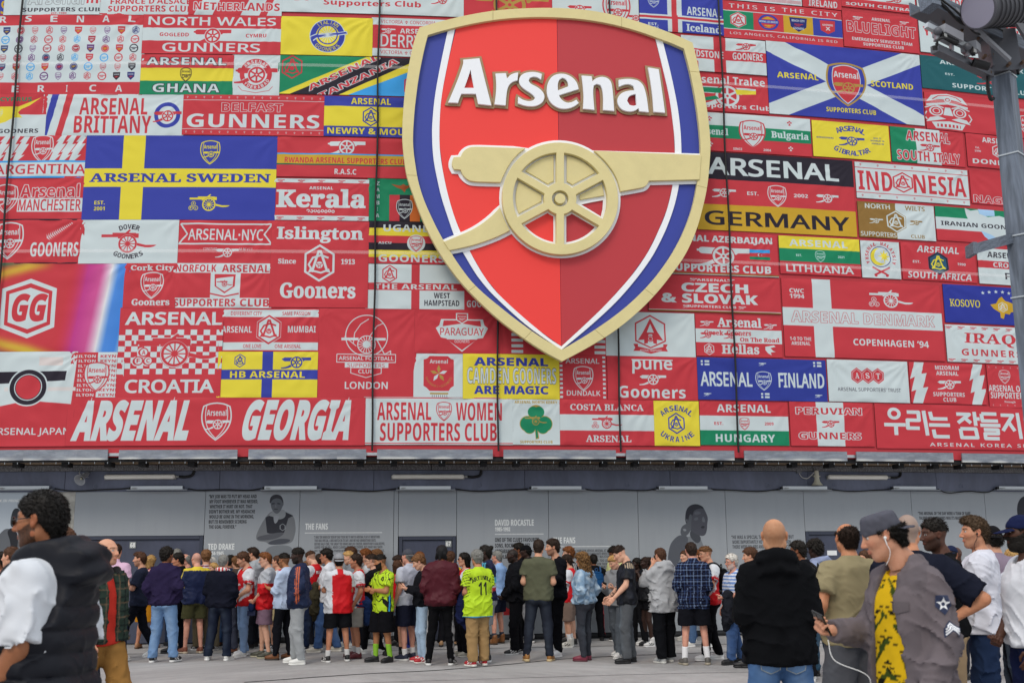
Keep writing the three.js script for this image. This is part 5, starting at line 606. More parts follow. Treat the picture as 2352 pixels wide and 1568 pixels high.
  const ring = (r, sx, sy, a0 = 0, a1 = 2 * PI, n = 64) => { const o = []; for (let i = 0; i <= n; i++) { const a = lerp(a0, a1, i / n); if (i === n && a1 - a0 > 6.28) break; o.push(1092 + r * sx * cos(a), 552 - r * sy * sin(a) + r * cos(a) * 0.025); } return o; };
  const sector = (a, lift, g) => {                              // an opening between two spokes
    const R1 = 412 - g, r1 = 142 + g, hw = 34 + g, o = [], c0 = a - PI / 6, c1 = a + PI / 6;
    for (let i = 0; i <= 14; i++) { const q = lerp(c0 + Math.asin(hw / R1), c1 - Math.asin(hw / R1), i / 14); o.push(1092 + R1 * cos(q), 552 - R1 * 0.97 * sin(q) + R1 * cos(q) * 0.025); }
    for (let i = 0; i <= 6; i++) { const q = lerp(c1 - Math.asin(hw / r1), c0 + Math.asin(hw / r1), i / 6); o.push(1092 + r1 * cos(q), 552 - r1 * 0.97 * sin(q) + r1 * cos(q) * 0.025); }
    return fromC(o, lift);
  };
  const secs = [0, 1, 2, 3, 4, 5].map((i) => i * PI / 3), wheelOut = fromC(ring(506, 1, 0.965), zW);
  for (const [s, b] of [[barrelL, 1], [barrelR, 1], [trail, 1]]) { part('white_backing', solid(shape(s), zF + 0.006, zP, 0.003, 0.058), white, crest); part(s === trail ? 'cannon_trail' : 'cannon_barrel', solid(shape(s), zP, s === barrelR ? zG + 0.006 : zG, 0.005), gold, crest); }
  part('white_backing', solid(shape(fromC(ring(530, 1, 0.97), 0), [...[4, 5].map((i) => sector(secs[i], 0, 22)), fromC([1278, 598, 1370, 578, 1470, 560, 1465, 640, 1450, 702, 1365, 650], 0)]), zF + 0.008, zP + 0.004, 0.003), white, crest);
  part('wheel', solid(shape(wheelOut, [...secs.map((a) => sector(a, zW, 0)), fromC(ring(72, 1, 0.97, 0, 2 * PI, 32), zW)]), zP + 0.006, zW, 0.006), gold, crest);
  for (const i of [1, 2, 3]) part('barrel_inlay', solid(shape(sector(secs[i], 0, 24)), zP + 0.006, zG - 0.02, 0.004), gold, crest);
  part('barrel_inlay', solid(shape(fromC([1265, 520, 1360, 470, 1455, 428, 1475, 525, 1370, 544, 1265, 562], 0)), zP + 0.006, zG - 0.02, 0.004), gold, crest);
  part('hub_cap', solid(shape(fromC(ring(46, 1, 0.97, 0, 2 * PI, 28), zW)), zP + 0.006, zW, 0.006), gold, crest);
}
// ---------- figures: distance fields meshed as one continuous surface ----------
const EMPTY = NaN;
function nets(f, lo, hi, c, slack = 1.45) {                    // naive surface nets, evaluated only near the surface
  const n = [0, 1, 2].map((i) => max(2, Math.ceil((hi[i] - lo[i]) / c))), [nx, ny, nz] = n, sx = 1, sy = nx + 1, sz = (nx + 1) * (ny + 1), val = new Float32Array((nx + 1) * (ny + 1) * (nz + 1)).fill(EMPTY), B = 5, half = B * c * 0.87 * slack + c, live = [];
  for (let k = 0; k < nz; k += B) for (let j = 0; j < ny; j += B) for (let i = 0; i < nx; i += B) {
    if (abs(f(lo[0] + (i + B / 2) * c, lo[1] + (j + B / 2) * c, lo[2] + (k + B / 2) * c)) > half) continue;
    live.push([i, j, k]);
    for (let z = k; z <= min(nz, k + B); z++) for (let y = j; y <= min(ny, j + B); y++) for (let x = i; x <= min(nx, i + B); x++) { const q = x + y * sy + z * sz; if (val[q] !== val[q]) val[q] = f(lo[0] + x * c, lo[1] + y * c, lo[2] + z * c); }
  }
  const id = new Int32Array(val.length).fill(-1), pos = [], idx = [], off = [0, 1, sy, sy + 1, sz, sz + 1, sz + sy, sz + sy + 1], E = [[0, 1], [2, 3], [4, 5], [6, 7], [0, 2], [1, 3], [4, 6], [5, 7], [0, 4], [1, 5], [2, 6], [3, 7]];
  for (const [bi, bj, bk] of live) for (let z = bk; z < min(nz, bk + B); z++) for (let y = bj; y < min(ny, bj + B); y++) for (let x = bi; x < min(nx, bi + B); x++) {
    const q = x + y * sy + z * sz; let m = 0; for (let e = 0; e < 8; e++) if (val[q + off[e]] < 0) m |= 1 << e;
    if (m === 0 || m === 255) continue;
    let px = 0, py = 0, pz = 0, k = 0;
    for (const [a, b] of E) { const va = val[q + off[a]], vb = val[q + off[b]]; if ((va < 0) === (vb < 0)) continue; const t = va / (va - vb), A = [a & 1, (a >> 1) & 1, a >> 2], D = [b & 1, (b >> 1) & 1, b >> 2]; px += A[0] + (D[0] - A[0]) * t; py += A[1] + (D[1] - A[1]) * t; pz += A[2] + (D[2] - A[2]) * t; k++; }
    id[q] = pos.length / 3; pos.push(lo[0] + (x + px / k) * c, lo[1] + (y + py / k) * c, lo[2] + (z + pz / k) * c);
  }
  const quad = (a, b, cc, d, flip) => { if (a < 0 || b < 0 || cc < 0 || d < 0) return; if (flip) idx.push(a, cc, b, a, d, cc); else idx.push(a, b, cc, a, cc, d); };
  for (const [bi, bj, bk] of live) for (let z = bk; z < min(nz, bk + B); z++) for (let y = bj; y < min(ny, bj + B); y++) for (let x = bi; x < min(nx, bi + B); x++) {
    const q = x + y * sy + z * sz, v = val[q] < 0;
    if (y && z && x < nx && (val[q + 1] < 0) !== v) quad(id[q], id[q - sy], id[q - sy - sz], id[q - sz], v);
    if (x && z && y < ny && (val[q + sy] < 0) !== v) quad(id[q], id[q - sz], id[q - sz - 1], id[q - 1], v);
    if (x && y && z < nz && (val[q + sz] < 0) !== v) quad(id[q], id[q - 1], id[q - 1 - sy], id[q - sy], v);
  }
  for (let i = 0; i < idx.length; i += 3) { const t = idx[i + 1]; idx[i + 1] = idx[i + 2]; idx[i + 2] = t; }
  const g = new THREE.BufferGeometry(); g.setAttribute('position', new THREE.Float32BufferAttribute(pos, 3)); g.setIndex(idx); g.computeVertexNormals(); return g;
}
function paint(g, col) { const p = g.attributes.position, nn = g.attributes.normal, a = new Float32Array(p.count * 3); for (let i = 0; i < p.count; i++) { const c = col(p.getX(i), p.getY(i), p.getZ(i), nn.getX(i), nn.getY(i), nn.getZ(i)); a[i * 3] = c[0]; a[i * 3 + 1] = c[1]; a[i * 3 + 2] = c[2]; } g.setAttribute('color', new THREE.BufferAttribute(a, 3)); return g; }
const smin = (a, b, k) => { const h = max(k - abs(a - b), 0) / k; return min(a, b) - h * h * k * 0.25; };
const smax = (a, b, k) => -smin(-a, -b, k);
// tapered capsule between two joints, squashed in depth by s
function cap(x, y, z, a, b, ra, rb, s = 1) {
  const px = x - a[0], py = y - a[1], pz = (z - a[2]) / s, bx = b[0] - a[0], by = b[1] - a[1], bz = (b[2] - a[2]) / s, l = bx * bx + by * by + bz * bz || 1e-9, t = clamp((px * bx + py * by + pz * bz) / l), dx = px - bx * t, dy = py - by * t, dz = pz - bz * t;
  return (sqrt(dx * dx + dy * dy + dz * dz) - (ra + (rb - ra) * t)) * (s < 1 ? lerp(1, s, 0.4) : 1);
}
const ell = (x, y, z, cx, cy, cz, rx, ry, rz) => { const a = (x - cx) / rx, b = (y - cy) / ry, c = (z - cz) / rz, k = sqrt(a * a + b * b + c * c); return (k - 1) * min(rx, ry, rz); };
const off3 = (a, b) => [a[0] + b[0], a[1] + b[1], a[2] + b[2]], mid3 = (a, b, t) => [lerp(a[0], b[0], t), lerp(a[1], b[1], t), lerp(a[2], b[2], t)];

// --- heads: built once per kind and fineness, coloured per person ---
const headSDF = (kind) => { const fem = kind === 1, jaw = kind === 2 ? 1.08 : fem ? 0.9 : 1; return (x, y, z) => {
  const X = abs(x);
  let d = ell(x, y, z, 0, 0.032, -0.014, 0.077, 0.088, 0.097);
  d = smin(d, ell(x, y, z, 0, -0.032, 0.024, 0.06 * jaw, 0.082, 0.066), 0.035);
  d = smin(d, cap(X, y, z, [0.047 * jaw, -0.055, -0.005], [0.018, -0.092, 0.052], 0.024 * jaw, 0.022 * jaw), 0.035);
  d = smin(d, cap(X, y, z, [0, -0.098, 0.062], [0.008, -0.098, 0.06], 0.02, 0.018), 0.02);
  d = smin(d, cap(X, y, z, [0.034, -0.014, 0.062], [0.05, -0.006, 0.036], 0.021, 0.018), 0.03);
  d = smin(d, cap(X, y, z, [0.006, 0.037, 0.083], [0.042, 0.036, 0.062], fem ? 0.007 : 0.0105, 0.008), 0.02);
  d = smax(d, -ell(X, y, z, 0.031, 0.014, 0.104, 0.018, 0.0125, 0.02), 0.016);
  d = smin(d, ell(X, y, z, 0.031, 0.0135, 0.0755, 0.0135, 0.0115, 0.012), 0.004);
  d = smin(d, cap(x, y, z, [0, 0.02, 0.088], [0, -0.022, 0.113], 0.0075, 0.0115), 0.012);
  d = smin(d, cap(X, y, z, [0.009, -0.027, 0.101], [0.013, -0.026, 0.096], 0.0085, 0.007), 0.008);
  d = smin(d, cap(X, y, z, [0, -0.053, 0.0945], [0.02, -0.056, 0.083], 0.0065, 0.004), 0.008);
  d = smin(d, cap(X, y, z, [0, -0.064, 0.0935], [0.016, -0.061, 0.084], 0.0072, 0.004), 0.008);
  d = smax(d, -cap(X, y, z, [0, -0.0585, 0.101], [0.022, -0.0585, 0.09], 0.002, 0.0015), 0.004);
  let ear = smin(ell(X, y, z, 0.083, 0.012, -0.012, 0.0105, 0.025, 0.018), ell(X, y, z, 0.08, -0.012, -0.004, 0.009, 0.014, 0.011), 0.008);
  ear = smax(ear, -ell(X, y, z, 0.092, 0.008, -0.007, 0.006, 0.014, 0.009), 0.005);
  d = smin(d, ear, 0.006);
  return smin(d, cap(x, y, z, [0, -0.05, -0.028], [0, -0.17, -0.04], fem ? 0.046 : 0.054, fem ? 0.05 : 0.06), 0.03);
}; };
const HEADS = new Map();
function headGeo(kind, fine) { const k = kind + '/' + fine; if (!HEADS.has(k)) HEADS.set(k, nets(headSDF(kind), [-0.11, -0.185, -0.13], [0.11, 0.135, 0.14], fine ? 0.0042 : 0.0068)); return HEADS.get(k); }
// where hair begins, as height over the head for a given depth
const hairline = (z, front = 0.072) => (z > 0.085 ? front + 0.01 : z > 0.05 ? lerp(0.048, front + 0.01, (z - 0.05) / 0.035) : z > 0.024 ? lerp(0.012, 0.048, (z - 0.024) / 0.026) : z > 0.004 ? lerp(0.03, 0.012, (z - 0.004) / 0.02) : z > -0.03 ? lerp(0.03, -0.01, (0.004 - z) / 0.034) : z > -0.07 ? lerp(-0.01, -0.062, (-0.03 - z) / 0.04) : -0.08);
// --- hands: palm, four fingers of different lengths and a thumb from the side of the palm ---
function handGeo(curl, c = 0.0052) {                           // palm faces +z, fingers along -y, thumb towards +x
  const fs = [[0.026, 0.072, 0.0085], [0.009, 0.08, 0.0088], [-0.009, 0.075, 0.0084], [-0.026, 0.06, 0.0076]], bones = [];
  for (const [x, l, r] of fs) {
    let p = [x * 0.92, -0.078, 0.002], a = curl * 0.35, prev = [x * 0.55, -0.03, 0]; bones.push([prev, p, 0.012, r * 1.12]);
    for (const s of [0.46, 0.31, 0.23]) { a += curl * 0.62; const q = [p[0] + (x * 0.12) * s, p[1] - l * s * cos(a), p[2] + l * s * sin(a)]; bones.push([p, q, r, r * 0.9]); p = q; }
  }
  const t = [[0.022, -0.022, 0.006], [0.047, -0.05, 0.016 + curl * 0.008], [0.05, -0.08, 0.026 + curl * 0.016], [0.044 - curl * 0.012, -0.1, 0.032 + curl * 0.022]];
  bones.push([t[0], t[1], 0.014, 0.0115], [t[1], t[2], 0.011, 0.0095], [t[2], t[3], 0.0095, 0.0078]);
  const f = (x, y, z) => { let d = smin(cap(x, y, z, [0.012, -0.03, 0], [0.016, -0.072, 0.002], 0.022, 0.018, 0.6), cap(x, y, z, [-0.012, -0.03, 0], [-0.018, -0.07, 0.002], 0.022, 0.017, 0.6), 0.02); d = smin(d, cap(x, y, z, [0, 0.03, 0], [0, -0.02, 0], 0.025, 0.026, 0.72), 0.02); bones.forEach((b, i) => { d = smin(d, cap(x, y, z, b[0], b[1], b[2], b[3]), i % 4 === 0 || i === 16 ? 0.012 : 0.004); }); return d; };
  return nets(f, [-0.06, -0.18, -0.05], [0.075, 0.06, 0.1], c);
}
const HANDS = { open: handGeo(0.35), grip: handGeo(1.15), fist: handGeo(1.75), fineGrip: handGeo(1.2, 0.0038), fineOpen: handGeo(0.4, 0.0038) };
// --- a shoe: upper and sole; toe towards +z, heel at the origin's back ---
const upperSDF = (x, y, z) => { let d = ell(x, y, z, 0, 0.045, 0.105, 0.046, 0.038, 0.085); d = smin(d, ell(x, y, z, 0, 0.055, -0.02, 0.037, 0.05, 0.05), 0.05); d = smin(d, cap(x, y, z, [0, 0.07, 0.0], [0, 0.095, -0.015], 0.036, 0.037), 0.03); d = smin(d, cap(x, y, z, [0, 0.09, 0.02], [0, 0.06, 0.08], 0.024, 0.03), 0.03); d = smax(d, -cap(x, y, z, [0, 0.11, -0.012], [0, 0.16, -0.015], 0.03, 0.034), 0.008); return max(d, 0.022 - y); };
const soleSDF = (x, y, z) => { const w = 0.043 - 0.006 * Math.exp(-(((z - 0.03) / 0.04) ** 2)) + 0.004 * Math.exp(-(((z - 0.12) / 0.05) ** 2)); let d = cap(x, 0, z, [0, 0, -0.03], [0, 0, 0.148], w, w); return smax(d, max(y - 0.028 - 0.008 * sstep(0.06, -0.05, z), 0.001 + 0.012 * sstep(0.15, 0.2, z) - y), 0.006); };
const SHOE = { upper: nets(upperSDF, [-0.07, -0.01, -0.1], [0.07, 0.17, 0.22], 0.0085), sole: nets(soleSDF, [-0.07, -0.02, -0.1], [0.07, 0.06, 0.22], 0.0085), mid: nets((x, y, z) => smin(upperSDF(x, y, z), cap(x, y, z, [0, 0.09, -0.015], [0, 0.15, -0.018], 0.046, 0.05), 0.02), [-0.07, -0.01, -0.1], [0.07, 0.22, 0.22], 0.0085) };

Object.assign(M, {
  skin: new THREE.MeshPhysicalMaterial({ vertexColors: true, roughness: 0.52, specularIntensity: 0.6 }), cloth: new THREE.MeshPhysicalMaterial({ vertexColors: true, roughness: 0.95, specularIntensity: 0.15 }), silk: new THREE.MeshPhysicalMaterial({ vertexColors: true, roughness: 0.55, specularIntensity: 0.4 }),
  hairM: new THREE.MeshPhysicalMaterial({ vertexColors: true, roughness: 0.6, specularIntensity: 0.45 }), leather: new THREE.MeshStandardMaterial({ vertexColors: true, roughness: 0.5 }), black: std('#141416', 0.35), lensDark: std('#0d0d10', 0.12), phone: std('#101114', 0.2), white: std('#e6e7e6', 0.5),
});
const SKIN = { pale: '#d9a98f', fair: '#cf9c80', tan: '#b98063', olive: '#a8744f', brown: '#7d4f35', dark: '#4a2f23', deep: '#33211a', pink: '#d49b86' };
const HAIRC = { black: '#17130f', dark: '#2a1d15', brown: '#4a3020', light: '#6f4d30', ginger: '#70421f', blond: '#b18d58', grey: '#80807c', white: '#c9c6bf' };
const ARMS = {                                                 // elbow, wrist and hand for a left arm (x > 0), metres at 1.76 m height
  down: [[0.245, 1.14, -0.035], [0.26, 0.89, 0.03], 'open'], relaxed: [[0.25, 1.145, -0.05], [0.245, 0.905, 0.07], 'open'], pocket: [[0.272, 1.16, -0.08], [0.2, 0.955, 0.06], null], crossed: [[0.245, 1.16, 0.07], [-0.03, 1.18, 0.205], 'open'], crossed2: [[0.245, 1.15, 0.07], [-0.02, 1.14, 0.22], 'grip'], clasp: [[0.245, 1.13, 0.03], [0.035, 0.96, 0.19], 'grip'], phone: [[0.22, 1.14, 0.03], [0.10, 1.19, 0.27], 'grip'], high: [[0.24, 1.19, 0.12], [0.1, 1.33, 0.3], 'grip'],
  ear: [[0.27, 1.24, 0.15], [0.125, 1.50, 0.09], 'grip'], face: [[0.2, 1.19, 0.13], [0.045, 1.42, 0.165], 'fist'], hip: [[0.45, 1.19, -0.1], [0.235, 1.04, -0.03], 'fist'], back: [[0.27, 1.15, -0.11], [0.04, 1.0, -0.17], 'grip'], carry: [[0.235, 1.13, 0.0], [0.12, 1.07, 0.24], 'fist'], swing: [[0.25, 1.16, -0.16], [0.26, 0.95, -0.1], 'open'], fwd: [[0.24, 1.15, 0.04], [0.24, 0.97, 0.22], 'open'], out: [[0.3, 1.15, -0.08], [0.36, 0.92, 0.02], 'open'], reach: [[0.25, 1.15, 0.06], [0.15, 1.16, 0.34], 'grip'], bent: [[0.242, 1.14, -0.045], [0.1, 1.06, 0.18], null],
};
const STANCE = { stand: [[0.115, -0.02], [0.115, 0.02]], wide: [[0.17, 0], [0.17, 0.03]], step: [[0.1, 0.17], [0.1, -0.16]], step2: [[0.1, -0.16], [0.1, 0.17]], walk: [[0.09, 0.3], [0.09, -0.28]], lean: [[0.13, 0.07], [0.11, -0.06]], lean2: [[0.11, -0.06], [0.13, 0.08]] };
function skeleton(o) {
  const b = o.build ?? 1, sh = 0.168 * (o.fem ? 0.9 : 1) * lerp(1, b, 0.45), st = STANCE[o.stance ?? 'stand'], J = { sh, b, legs: [], arms: [] };
  [1, -1].forEach((s, i) => {
    const [fx, fz] = st[i], hip = [s * 0.088, 0.93, -0.005], ank = [s * fx, 0.085 + (fz < -0.2 ? 0.05 : 0), fz - 0.03], kn = [lerp(hip[0], ank[0], 0.5) + s * 0.004, 0.5, lerp(hip[2], ank[2], 0.5) + 0.035 + (fz < -0.1 ? 0.02 : 0)];
    J.legs.push({ s, hip, kn, ank, toe: [ank[0] + s * 0.03, 0.03, ank[2] + 0.16] });
    const a = ARMS[(i ? o.armR : o.armL) ?? 'down'], m = (p) => [s * (p[0] + (p[0] > 0.15 ? (sh - 0.185) : 0)), p[1], p[2] + (abs(p[0]) < 0.15 && p[2] > 0.1 ? (b - 1) * 0.12 : 0)];
    J.arms.push({ s, sh: [s * sh, 1.398, -0.022], el: m(a[0]), wr: m(a[1]), hand: a[2] });
  });
  return J;
}
function torsoD(x, y, z, J, o, g) {                            // g: how far the surface lies outside the bare body
  const b = J.b, f = o.fem;
  let d = cap(x, y, z, [-0.06, 1.30, -0.004], [0.06, 1.30, -0.004], 0.122 * b + g, 0.122 * b + g, 0.84);
  d = smin(d, cap(x, y, z, [-0.03, 1.13, 0.0 + (b - 1) * 0.1], [0.03, 1.13, 0.0 + (b - 1) * 0.1], 0.118 * b * (f ? 0.88 : 1) + g, 0.118 * b * (f ? 0.88 : 1) + g, 0.86), 0.09);
  d = smin(d, cap(x, y, z, [-0.072, 0.955, -0.012], [0.072, 0.955, -0.012], 0.108 * lerp(1, b, 0.8) * (f ? 1.06 : 1) + g, 0.108 * lerp(1, b, 0.8) * (f ? 1.06 : 1) + g, 0.95), 0.07);
  d = smin(d, cap(x, y, z, [-J.sh + 0.035, 1.393, -0.024], [J.sh - 0.035, 1.393, -0.024], 0.058 + g, 0.058 + g), 0.06);
  d = smin(d, cap(x, y, z, [0, 1.42, -0.035], [0, 1.50, -0.03], 0.085 + g * 0.7, 0.054 + g * 0.5), 0.08);
  const X = abs(x); d = smin(d, ell(X, y, z, 0.07, 0.915, -0.065, 0.075 + g, 0.085 + g, 0.072 + g), 0.05);
  if (f) d = smin(d, ell(X, y, z, 0.075, 1.265, 0.085, 0.062 + g, 0.06 + g, 0.055 + g), 0.05);
  return d;
}
const legD = (x, y, z, L, g, k = 1) => smin(smin(cap(x, y, z, L.hip, L.kn, 0.088 * k + g, 0.056 * k + g), cap(x, y, z, L.kn, L.ank, 0.054 * k + g, 0.037 * k + g), 0.03), cap(x, y, z, off3(mid3(L.kn, L.ank, 0.18), [0, 0, -0.02]), off3(mid3(L.kn, L.ank, 0.5), [0, 0, -0.018]), 0.047 * k + g, 0.038 * k + g), 0.03);
const upArm = (x, y, z, A, g, k) => cap(x, y, z, A.sh, A.el, 0.053 * k + g, 0.044 * k + g), foreArm = (x, y, z, A, g, k) => cap(x, y, z, A.el, A.wr, 0.043 * k + g, 0.029 * k + g * 0.8);
const bounds = (J, m = 0.14) => { const p = [[-0.3, 0, -0.25], [0.3, 1.5, 0.25], ...J.arms.flatMap((a) => [a.el, a.wr]), ...J.legs.flatMap((l) => [l.ank, l.toe])]; return [[0, 1, 2].map((i) => min(...p.map((q) => q[i])) - m), [0, 1, 2].map((i) => max(...p.map((q) => q[i])) + m)]; };
// folds in cloth: warped waves, stronger where asked
const folds = (seed, amp, fx = 9, fy = 13) => (x, y, z) => { const w = noise(x * 3 + seed, y * 2.4, z * 3), w2 = noise(x * 4.5 + y * 2.5, y * 4.2 - seed, z * 4.5 + 3 - y * 2), r = 1 - abs(w2), r3 = noise(x * 6 - y * 5 + seed, y * 8 + w, z * 6), q = 1 - abs(r3); return amp * (0.3 * sin(x * fx + y * fy + z * 7 + w * 4.5 + seed) * (0.5 + w * 0.5) + 0.5 * w - 1.5 * r * r * r * r * r * (0.6 + 0.4 * w) - 0.8 * q * q * q * q * q * (0.5 - 0.5 * w)); };
const dark3 = (c, k) => [c[0] * k, c[1] * k, c[2] * k];
function headColour(o, seed) {
  const s = rgb(SKIN[o.skin] ?? o.skin), hc = rgb(HAIRC[o.hair?.col] ?? o.hair?.col ?? HAIRC.dark), lightSkin = s[0] > 0.3, red = lightSkin ? [s[0] * 1.02, s[1] * 0.78, s[2] * 0.74] : [s[0] * 1.1, s[1] * 0.9, s[2] * 0.85], lip = lightSkin ? [s[0] * 0.82, s[1] * 0.55, s[2] * 0.55] : [s[0] * 1.05, s[1] * 0.75, s[2] * 0.72], st = o.hair?.style, fade = st === 'fade' || st === 'quiff' ? 0.55 : st === 'buzz' ? 0.72 : st === 'shaved' ? 0.25 : 0;
  return (x, y, z) => {
    const X = abs(x); let c = mix3(s, red, clamp(0.75 * Math.exp(-(((X - 0.042) / 0.02) ** 2) - ((y + 0.02) / 0.022) ** 2 - ((z - 0.07) / 0.05) ** 2) + (X > 0.078 ? 0.6 : 0) + (z > 0.102 && y < -0.005 && y > -0.04 ? 0.5 : 0)));
    c = mix3(c, [c[0] * 0.86, c[1] * 0.74, c[2] * 0.7], clamp(0.35 + 0.6 * noise(x * 28 + seed, y * 28, z * 28) + 0.5 * noise(x * 90, y * 90, z * 90)) * 0.55);
    if (fade && X < 0.09 && y > hairline(z, o.hair.front ?? 0.07) - 0.006) c = mix3(c, hc, fade * sstep(-0.006, 0.012, y - hairline(z, o.hair.front ?? 0.07)) * (st === 'shaved' && y > 0.075 ? sstep(0.115, 0.075, y) : 1));
    const bd = o.beard; if (bd) { const edge = y + 0.03 - clamp((0.05 - z) / 0.06) * 0.03; const line = z > 0.075 ? -0.04 : -0.03; const inside = y < line + clamp((0.06 - z) / 0.08) * 0.045 && z > -0.012 && y > -0.135 && X < 0.078; if (inside && !(z > 0.085 && y > -0.07 && y < -0.048 && X < 0.022)) c = mix3(c, o.beardCol ? rgb(o.beardCol) : hc, bd * (0.85 + 0.15 * noise(x * 120, y * 120, z * 120))); }
    if (z > 0.082 && y > -0.0705 && y < -0.0475 && X < 0.0245 - abs(y + 0.059) * 0.6) c = mix3(c, lip, 0.85);
    const ex = (X - 0.031) / 0.0145, ey = (y - 0.0135) / 0.0065; if (z > 0.066 && ex * ex + ey * ey < 1) c = X > 0.0255 && X < 0.0375 ? (lightSkin ? [0.045, 0.032, 0.025] : [0.02, 0.014, 0.012]) : [0.5, 0.48, 0.46]; else if (z > 0.062 && ex * ex * 0.8 + ey * ey * 0.3 < 1 && y > 0.008) c = mix3(c, dark3(c, 0.5), 0.6);
    if (z > 0.055 && X > 0.013 && X < 0.052 && abs(y - 0.037 + (X - 0.03) ** 2 * 7) < 0.0055) c = mix3(c, dark3(hc, 0.9), o.fem ? 0.6 : 0.8);
    return c;
  };
}
function hairSDF(o) {
  const h = o.hair, st = h.style, sd = h.seed ?? 3, front = h.front ?? 0.072;
  const tex = (amp, f) => (x, y, z) => amp * noise(x * f + sd, y * f * 0.6, z * f), t1 = tex(0.006, 62), t2 = tex(0.012, 42), t3 = tex(0.016, 30);
  const skull = (x, y, z, g) => smin(ell(x, y, z, 0, 0.034, -0.015, 0.079 + g, 0.09 + g, 0.1 + g), cap(x, y, z, [0, 0.0, -0.05], [0, -0.1, -0.048], 0.064 + g * 0.6, 0.054 + g * 0.4), 0.03), line = (x, y, z) => (hairline(z, front) - y) * 0.75;
  const earGap = (x, y, z) => -ell(abs(x), y, z, 0.092, 0.0, -0.006, 0.022, 0.034, 0.024);
  switch (st) {
    case 'crop': return (x, y, z) => max(smax(skull(x, y, z, 0.009 + 0.009 * sstep(0.03, 0.1, y)) + 0.005 * noise(x * 78 + sd, y * 78, z * 78), line(x, y, z), 0.008), earGap(x, y, z));
    case 'short': return (x, y, z) => max(smax(skull(x, y, z, 0.008 + 0.006 * sstep(0.03, 0.1, y)) + t1(x, y, z), line(x, y, z), 0.008), earGap(x, y, z));
    case 'full': return (x, y, z) => max(smax(skull(x, y, z, 0.016 + 0.012 * sstep(0.03, 0.1, y)) + t2(x, y, z), line(x, y, z), 0.01), earGap(x, y, z));
    case 'fade': return (x, y, z) => smax(smin(skull(x, y, z, 0.007), ell(x, y, z, 0, 0.085, 0.005, 0.062, 0.052, 0.092), 0.02) + t1(x, y, z) * 1.5, smax(line(x, y, z), 0.045 - y, 0.004), 0.01);
    case 'quiff': return (x, y, z) => max(smax(smin(skull(x, y, z, 0.007), ell(x, y, z, 0, 0.094, 0.032, 0.056, 0.046, 0.072), 0.03) + 0.006 * noise(x * 70 + sd, y * 40, z * 28), line(x, y, z), 0.008), earGap(x, y, z));
    case 'curly': return (x, y, z) => max(smax(skull(x, y, z, 0.024 + 0.012 * sstep(0, 0.1, y)) + t3(x, y, z), line(x, y, z), 0.012), earGap(x, y, z));
    case 'afro': return (x, y, z) => smax(skull(x, y, z, 0.036) + t3(x, y, z) * 0.9, (hairline(z, front) - y) * 0.6, 0.016);
    case 'high': return (x, y, z) => smax(smin(skull(x, y, z, 0.004), ell(x, y, z, 0, 0.08, -0.008, 0.066, 0.056, 0.086), 0.035) + t1(x, y, z) * 0.6, smax(line(x, y, z), 0.03 - y, 0.004), 0.01);
    case 'fringe': return (x, y, z) => max(smax(skull(x, y, z, 0.0075) + t1(x, y, z) * 0.5, max(line(x, y, z), y - 0.05 - 0.052 * sstep(-0.02, -0.09, z)), 0.008), earGap(x, y, z));
    case 'bun': return (x, y, z) => smin(max(smax(skull(x, y, z, 0.008) + t1(x, y, z), line(x, y, z), 0.008), earGap(x, y, z)), ell(x, y, z, 0, 0.085, -0.118, 0.036, 0.036, 0.034) + t2(x, y, z) * 0.4, 0.012);
    case 'bob': case 'long': case 'longcurly': {
      const L = st === 'bob' ? -0.13 : st === 'long' ? -0.34 : -0.27, cu = st === 'longcurly', a = cu ? t3 : t1, W = cu ? 0.115 : 0.072;
      return (x, y, z) => { let d = smax(skull(x, y, z, cu ? 0.034 : 0.018), line(x, y, z) - 0.004, 0.012), X = abs(x); d = smin(d, cap(X, y, z, [0.055, 0.02, -0.045], [W * 0.72, L, -0.075], cu ? 0.06 : 0.045, cu ? 0.075 : 0.03), 0.03); d = smin(d, cap(x, y, z, [0, 0.02, -0.07], [0, L, -0.1], cu ? 0.08 : 0.055, cu ? 0.08 : 0.035), 0.03); return d + a(x, y, z) * (cu ? 1.5 : 1.3); };
    }
    case 'durag': return (x, y, z) => smin(smin(smax(skull(x, y, z, 0.012), (hairline(z, 0.055) - y - 0.004) * 0.75, 0.006) + 0.002 * sin(x * 90 + y * 40), cap(x, y, z, [0, -0.02, -0.11], [0.02, -0.13, -0.125], 0.03, 0.012, 0.6), 0.015), cap(abs(x), y, z, [0.05, -0.01, -0.09], [0.075, -0.075, -0.07], 0.03, 0.026), 0.02);
  }
  return null;
}
const HAIRG = new Map();
